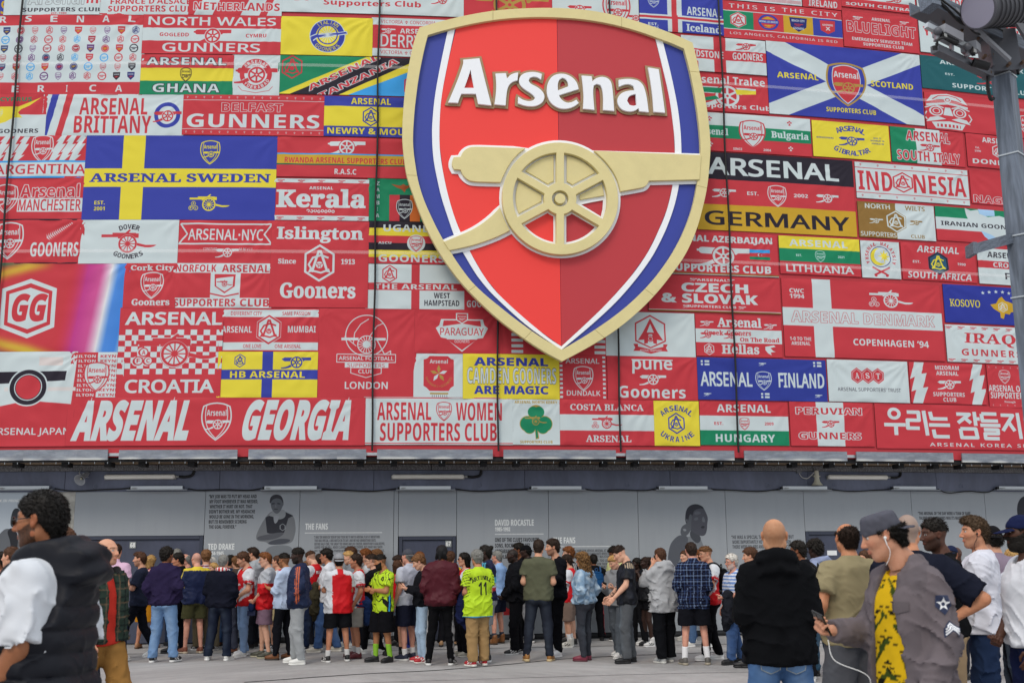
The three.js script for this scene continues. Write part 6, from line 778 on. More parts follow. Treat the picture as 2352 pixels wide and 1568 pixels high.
// the cut of hair with loose strands and tufts standing off it
function strands(onHead, g0, o, q) {
  const R = rng(personCount + 77), p = g0.attributes.position, nn = g0.attributes.normal, pos = Array.from(p.array), idx = Array.from(g0.index.array), st = o.hair.style, curl = /curly|afro|full/.test(st) ? 1 : 0.45, n = [160, 420, 2600][q] * (st === 'durag' ? 0 : /long|bob/.test(st) ? 2.2 : 1), w = q === 2 ? 0.0016 : 0.0032, L = (q === 2 ? 0.013 : 0.017) * (st === 'crop' || st === 'short' ? 0.8 : 1.25);
  for (let i = 0; i < n; i++) {
    const k = floor(R() * p.count), x = p.getX(k), y = p.getY(k), z = p.getZ(k), N = V(nn.getX(k), nn.getY(k), nn.getZ(k)), flow = V((R() - 0.5), -0.5 + (y > 0.07 ? 0.4 : 0) - (/long|bob/.test(st) ? 1 : 0), (y > 0.06 && st === 'quiff' ? 0.6 : -0.5)).addScaledVector(V(R() - 0.5, R() - 0.5, R() - 0.5), curl * 2), D = flow.addScaledVector(N, -flow.dot(N) + 0.5 * curl + 0.2).normalize(), S = V(0, 0, 0).crossVectors(D, N).normalize(), l = L * (0.5 + R()), b = pos.length / 3;
    pos.push(x + S.x * w, y + S.y * w, z + S.z * w, x - S.x * w, y - S.y * w, z - S.z * w, x + N.x * w * 2, y + N.y * w * 2, z + N.z * w * 2, x + D.x * l, y + D.y * l, z + D.z * l); idx.push(b, b + 1, b + 3, b + 1, b + 2, b + 3, b + 2, b, b + 3);
  }
  const g = new THREE.BufferGeometry(); g.setAttribute('position', new THREE.Float32BufferAttribute(pos, 3)); g.setIndex(idx); const h = onHead(g); h.computeVertexNormals(); h.raw = pos; return h;
}
function capParts(o, add, place) {                             // a cap: crown and peak
  const c = rgb(o.cap.col), back = o.cap.back ? -1 : 1, q = (g) => place(g), army = o.cap.army;
  const crown = nets((x, y, z) => { let d = ell(x, y, z, 0, 0.036, -0.012, 0.089, 0.096 + (army ? -0.006 : 0.002), 0.109); if (army) { d = smax(smin(d, cap(x, y, z, [-0.02, 0.088, -0.012], [0.02, 0.088, -0.012], 0.084, 0.084, 1.1) * 1, 0.02), y - 0.122, 0.024); } d += 0.0022 * noise(x * 24, y * 24, z * 24); const rim = 0.034 + (army ? -0.008 : -0.004) + z * 0.16 * (o.cap.back ? -1 : 1) * 0.5; let r = smax(d, rim - y, 0.004); return o.cap.back ? r : max(r, -cap(x, y, z, [-0.03, 0.034, -0.14], [0.03, 0.034, -0.14], 0.02, 0.02)); }, [-0.13, -0.01, -0.16], [0.13, 0.15, 0.15], 0.0075);
  add('cap', paint(q(crown), (x, y, z) => mix3(c, dark3(c, 0.8), clamp(0.5 + noise(x * 20, y * 20, z * 20)) * 0.4)), M.cloth);
  const brim = nets((x, y, z) => { const Z = z * back, yy = y - 0.034 - 0.004 * 0 + 0.9 * max(0, Z - 0.08) * 0.35 + x * x * 2.2; return smax(max(ell(x, 0, Z, 0, 0, 0.088, 0.083, 1, 0.098), 0.06 - Z), abs(yy) - 0.0045, 0.003); }, [-0.11, -0.04, back > 0 ? 0.04 : -0.22], [0.11, 0.07, back > 0 ? 0.22 : -0.04], 0.0065);
  add('cap_peak', paint(q(brim), () => dark3(c, 0.92)), M.cloth);
}
const LETTER = { c: document.createElement('canvas'), x: 0, y: 0, row: 0 }; LETTER.c.width = LETTER.c.height = 1024; LETTER.g = LETTER.c.getContext('2d'); LETTER.t = new THREE.CanvasTexture(LETTER.c); LETTER.t.colorSpace = THREE.SRGBColorSpace;
M.print2 = new THREE.MeshStandardMaterial({ map: LETTER.t, alphaTest: 0.5, roughness: 0.8 });
function letterCell(w, h, draw) { const L = LETTER; if (L.x + w > 1024) { L.x = 0; L.y += L.row; L.row = 0; } const r = [L.x, L.y, w, h]; L.g.save(); L.g.translate(L.x, L.y); L.g.beginPath(); L.g.rect(0, 0, w, h); L.g.clip(); draw(pen(L.g, w, h)); L.g.restore(); L.x += w + 2; L.row = max(L.row, h + 2); return r; }
// a print that follows the cloth: traced onto the garment's own surface
function printPatch(f, centre, normal, upv, w, h, cell) {
  const n = V(...normal).normalize(), u = V(0, 0, 0).crossVectors(V(...upv), n).normalize(), v = V(0, 0, 0).crossVectors(n, u), N = 10, pos = [], uv = [], idx = [];
  for (let j = 0; j <= N; j++) for (let i = 0; i <= N; i++) {
    const p = V(...centre).addScaledVector(u, (i / N - 0.5) * w).addScaledVector(v, (0.5 - j / N) * h).addScaledVector(n, 0.12); let t = 0;
    for (let k = 0; k < 24 && t < 0.3; k++) { const d = f(p.x, p.y, p.z); if (d < 0.0065) break; const s = max(0.0015, d * 0.7 - 0.003); p.addScaledVector(n, -s); t += s; }
    pos.push(p.x, p.y, p.z); uv.push((cell[0] + cell[2] * i / N) / 1024, 1 - (cell[1] + cell[3] * j / N) / 1024); if (i && j) { const b = j * (N + 1) + i, a = b - N - 2; idx.push(a, b - 1, a + 1, a + 1, b - 1, b); }
  }
  const g = new THREE.BufferGeometry(); g.setAttribute('position', new THREE.Float32BufferAttribute(pos, 3)); g.setAttribute('uv', new THREE.Float32BufferAttribute(uv, 2)); g.setIndex(idx); g.computeVertexNormals(); return g;
}
const P_ = (c) => (typeof c === 'string' ? rgb(c) : c);
let personCount = 0;
function makePerson(o) {
  const seed = ++personCount * 3.71, R = rng(personCount + 900), q = o.q ?? 1, cell = [0.025, 0.0175, 0.0115][q];
  const foot = o.depth ? (() => { const d = sight(o.x, 1249 - (o.x - 1176) * ROLL), t = o.depth / -d.z; return V(d.x * t, 0, -o.depth); })() : onGround(o.x, o.feet);
  const H = o.H ?? clamp(atDepth(o.x, o.top, -foot.z).y - (o.lift ?? 0.012), 1.4, 1.99), S = H / 1.76, yaw = (o.yaw ?? -90) * PI / 180;
  const root = thing('person', o.label, 'person', [foot.x, 0, foot.z], yaw, o.group); root.scale.setScalar(S);
  const add = (name, g, m) => part(name, g, m, root), TL = [].concat(o.top_ ?? []), T0 = TL[TL.length - 1] ?? {}, Bm = o.bottom ?? {};
  // head placement
  const jit = q === 2 ? 0 : 1, lean = (o.bow ?? 0) + jit * R() * 0.022, hy = ((o.hy ?? 0) + jit * (R() - 0.5) * 22) * PI / 180, hp = ((o.hp ?? 0) + jit * (R() * 12 - 3)) * PI / 180; root.rotation.z = jit * (R() - 0.5) * 0.045; root.rotation.x = jit * (R() - 0.5) * 0.03; root.rotation.order = 'YXZ';
  if (jit && !o.stance) o.stance = ['stand', 'lean', 'lean2', 'wide', 'step', 'step2', 'stand'][floor(R() * 7)];
  const J = skeleton(o), [lo, hi] = bounds(J), hs = (o.hs ?? 1) * (o.fem ? 0.92 : 0.95), HM = new THREE.Matrix4().makeTranslation(0, 1.535, -0.02 + lean).multiply(new THREE.Matrix4().makeRotationFromEuler(new THREE.Euler(hp, hy, (o.hr ?? 0) * PI / 180, 'YXZ'))).multiply(new THREE.Matrix4().makeTranslation(0, 0.107, 0.034)).multiply(new THREE.Matrix4().makeScale(hs * (0.97 + R() * 0.05), hs * (0.99 + R() * 0.03), hs * (0.98 + R() * 0.04)));
  const onHead = (g) => g.clone().applyMatrix4(HM);
  // skin
  const skinC = rgb(SKIN[o.skin] ?? o.skin), covered = min(...TL.map((t) => t.sl ?? 2)) > 1.7 && Bm.type !== 'shorts' && Bm.type !== 'skirt';
  const bodyF = (x, y, z) => { let d = torsoD(x, y, z, J, o, -0.008); for (const L of J.legs) { d = smin(d, legD(x, y, z, L, -0.004), 0.03); d = min(d, cap(x, y, z, L.ank, L.toe, 0.036, 0.024)); } for (const A of J.arms) d = smin(d, smin(upArm(x, y, z, A, -0.003, 1), smin(foreArm(x, y, z, A, 0, 1), cap(x, y, z, mid3(A.el, A.wr, 0.12), mid3(A.el, A.wr, 0.45), 0.043, 0.036), 0.02), 0.02), 0.03); return smin(d, cap(x, y, z, [0, 1.45, -0.03], [0, 1.55, -0.015 + lean * 0.7], 0.058, 0.053), 0.04); };
  const tattoo = o.tattoo, gs = [paint(nets(bodyF, lo, hi, covered ? 0.024 : q === 2 ? 0.013 : 0.0175), (x, y, z) => { let c = mix3(skinC, [skinC[0] * 0.84, skinC[1] * 0.74, skinC[2] * 0.7], clamp(0.4 + 0.6 * noise(x * 12 + seed, y * 12, z * 12) + 0.5 * noise(x * 45, y * 45, z * 45)) * 0.5); if (tattoo && x < -0.12 && y > 0.92 && y < 1.36) c = mix3(c, [0.03, 0.035, 0.04], 0.75 * sstep(0, 0.25, noise(x * 26, y * 26, z * 26) + 0.25 * noise(x * 60, y * 60, z * 60))); return c; })];
  gs.push(paint(onHead(headGeo(o.kind ?? (o.fem ? 1 : 0), q === 2)), () => skinC)); { const g0 = headGeo(o.kind ?? (o.fem ? 1 : 0), q === 2), hc = headColour(o, seed), p = g0.attributes.position, c = gs[1].attributes.color; for (let i = 0; i < p.count; i++) c.setXYZ(i, ...hc(p.getX(i), p.getY(i), p.getZ(i))); }
  const hands = {};
  for (const A of J.arms) if (A.hand) {
    const dir = V(...A.wr).sub(V(...A.el)).normalize(), Y = dir.clone().negate(), wantPalm = A.hand === 'grip' || A.hand === 'fist' ? V(-A.s * 0.6, dir.y < -0.3 ? 0 : 0.8, 0.3) : V(-A.s, 0, -0.1), Z = wantPalm.addScaledVector(Y, -wantPalm.dot(Y)).normalize(), X = V(0, 0, 0).crossVectors(Y, Z), key = q === 2 ? (A.hand === 'open' ? 'fineOpen' : 'fineGrip') : A.hand;
    const thumb = A.s, g = HANDS[key].clone(); let src = g; const flip = X.dot(V(0, dir.y < -0.5 ? 0 : 1, dir.y < -0.5 ? 1 : 0.2)) < 0;
    if (flip) { src = g.scale(-1, 1, 1); const ix = src.index.array; for (let i = 0; i < ix.length; i += 3) { const t = ix[i]; ix[i] = ix[i + 1]; ix[i + 1] = t; } }
    const m = new THREE.Matrix4().makeBasis(X, Y, Z).setPosition(A.wr[0] + dir.x * 0.01, A.wr[1] + dir.y * 0.01, A.wr[2] + dir.z * 0.01); src.applyMatrix4(m); src.computeVertexNormals();
    gs.push(paint(src, (x, y, z) => mix3(skinC, [skinC[0], skinC[1] * 0.8, skinC[2] * 0.76], 0.4))); hands[A.s] = { m, dir, palm: Z.clone(), at: V(...A.wr).addScaledVector(dir, 0.085).addScaledVector(Z, 0.03) };
  }
  const flat = gs.map((g) => { for (const k of Object.keys(g.attributes)) if (!['position', 'normal', 'color'].includes(k)) g.deleteAttribute(k); return g; });
  add('body', mergeGeometries(flat), M.skin);
  // hair, hats, glasses
  if (o.hair && !['bald', 'buzz', 'shaved'].includes(o.hair.style)) {
    const hc = rgb(HAIRC[o.hair.col] ?? o.hair.col), hc2 = o.hair.col2 ? rgb(o.hair.col2) : mix3(hc, [hc[0] * 1.9 + 0.01, hc[1] * 1.8 + 0.008, hc[2] * 1.7 + 0.006], 0.6), k = o.hair.style + (o.hair.front ?? '') + (q === 2 ? 'f' : '') + (o.cap ? 'c' : '');
    if (!HAIRG.has(k)) { const f0 = hairSDF(o), f = o.cap ? (x, y, z) => smax(f0(x, y, z), y - 0.036, 0.006) : f0, long = /long|bob/.test(o.hair.style); HAIRG.set(k, nets(f, [-0.22, long ? -0.46 : -0.19, -0.24], [0.22, 0.2, 0.17], q === 2 ? 0.0062 : 0.0095, 1.8)); }
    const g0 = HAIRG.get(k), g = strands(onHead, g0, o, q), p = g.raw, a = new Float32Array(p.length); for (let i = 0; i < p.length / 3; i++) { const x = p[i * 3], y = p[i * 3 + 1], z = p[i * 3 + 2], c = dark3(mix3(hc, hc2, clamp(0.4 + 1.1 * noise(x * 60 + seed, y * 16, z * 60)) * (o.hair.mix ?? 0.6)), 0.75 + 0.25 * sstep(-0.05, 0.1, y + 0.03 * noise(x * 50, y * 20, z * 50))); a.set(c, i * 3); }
    g.setAttribute('color', new THREE.BufferAttribute(a, 3)); add(o.hair.style === 'durag' ? 'head_wrap' : 'hair', g, M.hairM);
  }
  if (o.beardThick) add('beard', paint(onHead(nets((x, y, z) => smax(headSDF(0)(x, y, z) - 0.007 + 0.004 * noise(x * 70, y * 70, z * 70), smax(smax(y + 0.022 - clamp((0.06 - z) / 0.08) * 0.04, -(z + 0.006), 0.006), max(-ell(x, y, z, 0, -0.058, 0.1, 0.024, 0.011, 0.03), -0.135 - y), 0.004), 0.008), [-0.1, -0.15, -0.04], [0.1, 0.04, 0.14], q === 2 ? 0.006 : 0.008)), () => rgb(o.beardCol ?? HAIRC[o.hair.col] ?? HAIRC.black)), M.hairM);
  if (o.cap) capParts(o, add, onHead);
  if (o.glasses) {
    const up = o.glasses === 'up' ? [0.085, -0.034] : [0, 0], sung = o.glasses !== 'clear', fr = new THREE.MeshStandardMaterial({ color: lin('#17171a'), roughness: 0.3 }), G = [], fw = o.glasses === 'clear' ? 0.0022 : 0.003;
    for (const s of [-1, 1]) { const c = [s * 0.033, 0.012 + up[0], 0.102 + up[1]]; if (sung) { const l = new THREE.SphereGeometry(1, 14, 10).scale(0.028, 0.021, 0.006).rotateY(s * 0.16).translate(...c); G.push(l); } else G.push(new THREE.TorusGeometry(0.023, fw, 5, 18).scale(1.12, 0.85, 1).rotateY(s * 0.14).translate(...c)); G.push(tube([[s * 0.058, 0.016 + up[0], 0.096 + up[1]], [s * 0.083, 0.017 + up[0], 0.05 + up[1]], [s * 0.088, 0.018 + up[0] * 0.9, 0.0 + up[1]]], 0.0028, 5, 8)); }
    G.push(bar(V(-0.012, 0.018 + up[0], 0.107 + up[1]), V(0.012, 0.018 + up[0], 0.107 + up[1]), 0.004)); add(sung ? 'sunglasses' : 'glasses', merge(G).applyMatrix4(HM), sung ? M.lensDark : fr);
  }
  // bottoms
  let botF = null;
  if (Bm.type) {
    const c0 = P_(Bm.col), g = Bm.g ?? 0.016, fo = folds(seed + 20, (Bm.fold ?? 0.009) * 1.4, 5, 22), sh = Bm.type === 'shorts', sk = Bm.type === 'skirt', cut = Bm.cut ?? (sh ? 0.53 : sk ? 0.47 : 0.075), top = min(1.035, max(...TL.map((t) => (t.open ? 0 : 1) * ((t.hem ?? 0.9) + 0.022))) || 1.035);
    const pel = (x, y, z) => smin(cap(x, y, z, [-0.07, 0.955, -0.012], [0.07, 0.955, -0.012], 0.107 * lerp(1, J.b, 0.8) * (o.fem ? 1.07 : 1) + g, 0.107 * lerp(1, J.b, 0.8) * (o.fem ? 1.07 : 1) + g, 0.96), smin(ell(abs(x), y, z, 0.07, 0.91, -0.066, 0.078 + g, 0.088 + g, 0.074 + g), cap(x, y, z, [-0.05, 1.02, 0.01], [0.05, 1.02, 0.01], 0.118 * J.b * 0.9 + g, 0.118 * J.b * 0.9 + g, 0.86), 0.05), 0.05);
    botF = (x, y, z) => {
      let d = pel(x, y, z);
      if (sk) d = smin(d, cap(x, y, z, [-0.05, 0.95, 0], [-0.05, 0.45, 0], 0.15, 0.17) , 0.05), d = smin(d, cap(x, y, z, [0.05, 0.95, 0], [0.05, 0.45, 0], 0.15, 0.17), 0.05);
      else for (const L of J.legs) { let l; if (sh) l = cap(x, y, z, off3(L.hip, [0, 0.02, 0]), off3(L.kn, [0, 0, 0]), 0.1 + g, 0.082 + g * 1.3); else l = Bm.slim ? legD(x, y, z, L, g * 0.6) : smin(cap(x, y, z, L.hip, L.kn, 0.092 + g, 0.062 + g), cap(x, y, z, L.kn, off3(L.ank, [0, -0.06, 0]), 0.06 + g, (Bm.cuff ?? 0.05) + g * 0.8), 0.03); d = smin(d, l, 0.028); }
      const crease = sh || sk ? 0.7 : 0.6 + 0.8 * Math.exp(-(((y - 0.5) / 0.12) ** 2)) + 1.0 * sstep(0.3, 0.1, y);
      return max(d + fo(x, y, z) * crease, max(cut + 0.004 * sin(x * 30) - y, y - top));
    };
    const nm = { jeans: 'jeans', trousers: 'trousers', shorts: 'shorts', skirt: 'skirt', joggers: 'joggers' }[Bm.type];
    const denim = Bm.type === 'jeans', stripe = Bm.stripe && P_(Bm.stripe), fade = rgb(Bm.fade ?? '#9fb2c4');
    add(nm, paint(nets(botF, [lo[0], cut - 0.05, lo[2]], [hi[0], top + 0.04, hi[2]], cell), (x, y, z) => { let c = c0; if (denim) { const L = J.legs[x > 0 ? 0 : 1], cx = lerp(L.kn[0], L.hip[0], clamp((y - 0.5) / 0.43)), k = Math.exp(-(((x - cx) / 0.05) ** 2)) * (0.35 + 0.3 * noise(x * 4 + seed, y * 5, z * 4)) * (y > 0.2 ? 1 : 0.4); c = mix3(c, fade, clamp(k) * (Bm.fadeK ?? 0.45)); c = mix3(c, dark3(c, 0.75), clamp(noise(x * 16, y * 30, z * 16)) * 0.35); } else c = mix3(c, dark3(c, 0.85), clamp(0.4 + noise(x * 9 + seed, y * 9, z * 9)) * 0.4); if (stripe) { const L = J.legs[x > 0 ? 0 : 1]; if (abs(x) > abs(lerp(L.ank[0], L.hip[0], clamp((y - 0.08) / 0.85))) + 0.035 && abs(z - lerp(L.ank[2], L.hip[2], clamp((y - 0.08) / 0.85))) < 0.026) c = stripe; } return c; }), Bm.shiny ? M.silk : M.cloth);
  }
  // tops
  let topF = null;
  for (const T of TL) {
    const g = T.g ?? 0.016, hem = T.hem ?? 0.9, fo = folds(seed + TL.indexOf(T), (T.fold ?? 0.011) * 1.5), sl = T.sl ?? 2, gs_ = T.gs ?? g + 0.004, neck = T.neck ?? 0.07, puff = T.puff, flare = T.flare ?? 0.0;
    const sleeve = (x, y, z, A) => {
      let u = upArm(x, y, z, A, gs_, 1.02), n, P;
      if (sl <= 1) { const d = V(...A.el).sub(V(...A.sh)), l = d.length(); u = cap(x, y, z, A.sh, A.el, 0.056 + gs_, 0.05 + gs_ * 1.5); P = mid3(A.sh, A.el, sl); return smax(u, ((x - P[0]) * d.x + (y - P[1]) * d.y + (z - P[2]) * d.z) / l, 0.004); }
      const d = V(...A.wr).sub(V(...A.el)), l = d.length(); P = mid3(A.el, A.wr, sl - 1); const f = smax(cap(x, y, z, A.el, A.wr, 0.046 + gs_, (T.cuffW ?? 0.034) + gs_ * 0.8), ((x - P[0]) * d.x + (y - P[1]) * d.y + (z - P[2]) * d.z) / l, 0.004);
      return smin(u, f, 0.03);
    };
    const tf = (x, y, z) => {
      let gg = g; if (puff) gg += puff * (Math.pow(abs(sin((y - 0.03 * abs(x)) * PI / 0.092)), 0.5) - 0.4);
      let d = torsoD(x, y, z, J, o, gg); const w = 0.122 * J.b + gg, fl = flare + (T.drape ?? 0);
      d = smin(d, cap(x, y, z, [-0.055, 1.26, 0], [-0.06, hem, 0.004], w, w + fl, 0.86), 0.05); d = smin(d, cap(x, y, z, [0.055, 1.26, 0], [0.06, hem, 0.004], w, w + fl, 0.86), 0.05);
      if (T.gather) d += 0.03 * sstep(hem + 0.06, hem, y);
      if (T.hood) d = smin(d, ell(x, y, z, 0, 1.45, -0.115 - 0.05 * (T.hood > 1), 0.125 + 0.03 * (T.hood > 1), 0.085 + 0.02 * (T.hood > 1), 0.07 + 0.04 * (T.hood > 1)) + 0.01 * sin(y * 60 + abs(x) * 20), 0.03), d = smin(d, hypot(hypot(x, (z + 0.028) * 0.95) - 0.1, (y - 1.487 + 0.25 * z) * 0.8) - 0.036 - 0.014 * (T.hood > 1), 0.02);
      if (T.collar) d = smin(d, max(cap(x, y, z, [0, 1.47, -0.03], [0, 1.53, -0.02 + lean * 0.5], 0.084, 0.074), y - 1.535), 0.02);
      for (const A of J.arms) { if (sl > 0) d = smin(d, sleeve(x, y, z, A), 0.035); else d = smax(d, A.s * x - lerp(J.sh - 0.005 - 0.05 * sstep(1.2, 1.4, y), 0.6, sstep(1.24, 1.1, y)), 0.02); }
      d -= 0.0035 * Math.exp(-(((y - hem - 0.022) / 0.007) ** 2)); d += fo(x, y, z) * (0.55 + 0.6 * sstep(1.25, 0.95, y) + 0.5 * sstep(0.17, 0.24, abs(x)));
      d = smax(d, max(hem + 0.006 * sin(x * 17 + z * 9 + seed) + (T.tail ?? 0) * z - y, y - (T.ny ?? (T.hood ? 1.6 : T.collar ? 1.54 : 1.515))), 0.005);
      d = max(d, -cap(x, y, z, [0, 1.475, 0.02], [0, 1.66, 0.02 + lean], neck, neck + 0.03));
      if (T.open) d = smax(d, -smax(abs(x - (T.open[2] ?? 0)) - lerp(T.open[1], T.open[0], clamp((y - hem) / (1.5 - hem))), -z - 0.0, 0.01), 0.012);
      return d;
    };
    const c0 = P_(T.col), cs = T.sleeve ? P_(T.sleeve) : c0, pat = T.pat, sc = T.soft ?? 0.35;
    const colour = (x, y, z, nx, ny, nz) => { let A = J.arms[x > 0 ? 0 : 1]; const du = sl > 0 ? min(upArm(x, y, z, A, 0, 1), foreArm(x, y, z, A, 0, 1)) : 9, dt = torsoD(x, y, z, J, o, 0), isS = du < dt - 0.004 && abs(x) > J.sh - 0.09; let c = pat ? P_(pat(x, y, z, isS, A, nz)) : isS ? cs : c0; return mix3(c, dark3(c, 0.82), clamp(0.4 + noise(x * 8 + seed, y * 8, z * 8)) * sc); };
    add(T.name ?? { tee: 't_shirt', polo: 'polo_shirt', jersey: 'football_shirt', jacket: 'jacket', hoodie: 'hoodie', shirt: 'shirt', sweater: 'sweater', vest: 'padded_vest' }[T.type], paint(nets(tf, [lo[0], hem - 0.06, lo[2]], [hi[0], 1.62, hi[2]], T.cell ?? cell), colour), T.mat ?? (T.shiny ? M.silk : M.cloth)); topF = tf;
  }
  // shoes and socks
  J.legs.forEach((L) => {
    const f = o.shoes ?? ['#222', '#ddd'], m = new THREE.Matrix4().makeRotationFromEuler(new THREE.Euler(L.ank[1] > 0.1 ? 0.32 : 0, L.s * 0.2 + (o.toe ?? 0), 0, 'YXZ')).setPosition(L.ank[0], L.ank[1] > 0.1 ? 0.035 : 0.0, L.ank[2] + 0.012), uc = P_(f[0]), ac = f[2] ? P_(f[2]) : dark3(uc, 0.8);
    if (q === 2 && !o.feet) return;
    const sg = (f[3] ? SHOE.mid : SHOE.upper), up = sg.clone(); paint(up, (x, y, z) => { let c = uc; if (f[2] && abs(x) > 0.025 && z > -0.02 && z < 0.09 && y < 0.085 && y > 0.035 && (floor((z * 0.8 + y) * 46) % 2 === 0)) c = ac; if (z > 0.02 && z < 0.1 && abs(x) < 0.014 && y > 0.07) c = mix3(c, [0.7, 0.7, 0.7], 0.35); return c; });
    const s = add('shoe', up.applyMatrix4(m), M.leather); part('sole', paint(SHOE.sole.clone().applyMatrix4(m), () => P_(f[1])), M.leather, s);
    if (o.socks) add('sock', paint(nets((x, y, z) => max(cap(x, y, z, off3(L.ank, [0, -0.02, 0]), mid3(L.ank, L.kn, 0.5), 0.041, 0.049), y - (o.sockTop ?? 0.24)), [L.ank[0] - 0.1, 0.02, L.ank[2] - 0.1], [L.ank[0] + 0.1, 0.35, L.ank[2] + 0.14], 0.012), () => P_(o.socks)), M.cloth);
  });
  root.updateMatrixWorld(true);
  return { root, add, J, topF, botF, hands, HM, S, o, toWorld: (p) => root.localToWorld(V(...p)), print: (name, c, n, w, h, cellRect, up = [0, 1, 0], m = M.print2) => add(name, printPatch(topF, c, n, up, w, h, cellRect), m) };
}
// ---------- the queue along the wall and the people in front ----------
const CROP = { 2: [287.1, 1205.9], 3: [545.5, 1205.9], 4: [832.6, 1205.9], 5: [1119.7, 1205.9], 6: [1378.1, 1205.9] };
const plaid = (a, b, c, s = 0.075) => (x, y, z) => { const u = x * 0.8 + z * 0.6, f = (q) => { const m = ((q / s) % 1 + 1) % 1; return m < 0.09 ? 2 : m > 0.45 && m < 0.56 ? 1 : 0; }, h = f(u), v = f(y); return h === 2 || v === 2 ? mix3(rgb(a), rgb(c), h && v ? 0.9 : 0.55) : h === 1 || v === 1 ? mix3(rgb(a), rgb(b), 0.7) : rgb(a); };
const hoops = (a, b, s, k = 0.5) => (x, y) => (((y / s) % 1 + 1) % 1 < k ? a : b);
const raglan = (body, sleeve, trim) => (x, y, z, S, A) => { if (!S) return abs(x) > A.sh[0] * A.s - 0.06 && y > 1.30 + (A.sh[0] * A.s - abs(x)) * 1.2 ? sleeve : body; const t = hypot(x - A.sh[0], y - A.sh[1], z - A.sh[2]); return trim && t > 0.165 && t < 0.2 ? trim : sleeve; };
const floral = (a, b, c) => (x, y, z) => { const n = noise(x * 26, y * 26, z * 26); return n > 0.25 ? b : n < -0.42 ? c : a; };
const neon = (x, y, z, S) => { const n = sin(x * 38 + y * 16 + z * 20 + 3.2 * noise(x * 5, y * 5, z * 5)); if (!S && abs(z) < 0.035 && y < 1.22 && abs(x) > 0.1) return y < 1.22 && abs(z) < 0.012 ? '#3aa0d8' : '#15161a'; const m = x * 9 + y * 7 + z * 3 + 1.3 * noise(x * 4, y * 4, z * 4), q = abs(((m % 1) + 1) % 1 - 0.5); return q < 0.1 && (S ? y > 1.25 : z > 0.02 || y > 1.36) ? '#14160f' : '#b4d628'; };
const camo = (a, b) => (x, y, z) => (noise(x * 7, y * 7, z * 7) > 0.1 ? a : b);
const RED = '#c4161f', NAVY = '#1b2038', BLK = '#131317', WH = '#cfd3d9';
const jeansT = (col = '#3d5a86', o = {}) => ({ type: 'jeans', col, g: 0.016, ...o }), tr = (col = BLK, o = {}) => ({ type: 'trousers', col, ...o }), sho = (col = BLK, o = {}) => ({ type: 'shorts', col, g: 0.024, ...o });
const tee = (col, o = {}) => ({ type: 'tee', col, sl: 0.62, g: 0.018, hem: 0.86, ...o }), jersey = (o = {}) => ({ type: 'jersey', col: RED, sl: 0.66, g: 0.02, hem: 0.85, shiny: true, pat: raglan(RED, WH, RED), ...o }), jacket = (col, o = {}) => ({ type: 'jacket', col, sl: 1.94, g: 0.034, gs: 0.03, hem: 0.9, gather: true, collar: true, fold: 0.015, ...o }), hoodie = (col, o = {}) => ({ type: 'hoodie', col, sl: 1.95, g: 0.03, gs: 0.028, hem: 0.88, hood: true, fold: 0.013, ...o }), sweater = (col, o = {}) => ({ type: 'sweater', col, sl: 1.94, g: 0.02, gs: 0.018, hem: 0.88, ...o }), shirt = (col, o = {}) => ({ type: 'shirt', col, sl: 1.9, g: 0.022, gs: 0.02, hem: 0.84, collar: true, ...o });
const hr = (style, col, o = {}) => ({ style, col, ...o }), WS = ['#dfdfdc', '#e6e6e4'], BS = ['#18181b', '#1c1c1f'], BW = ['#17171a', '#dcdcda', '#e4e4e4'], RS = ['#b0202a', '#dcdad4', '#e6e4e0'], TAN = ['#9a6a34', '#c9b489'], BRN = ['#6a3c22', '#2c1d14'];
const GRP = undefined;
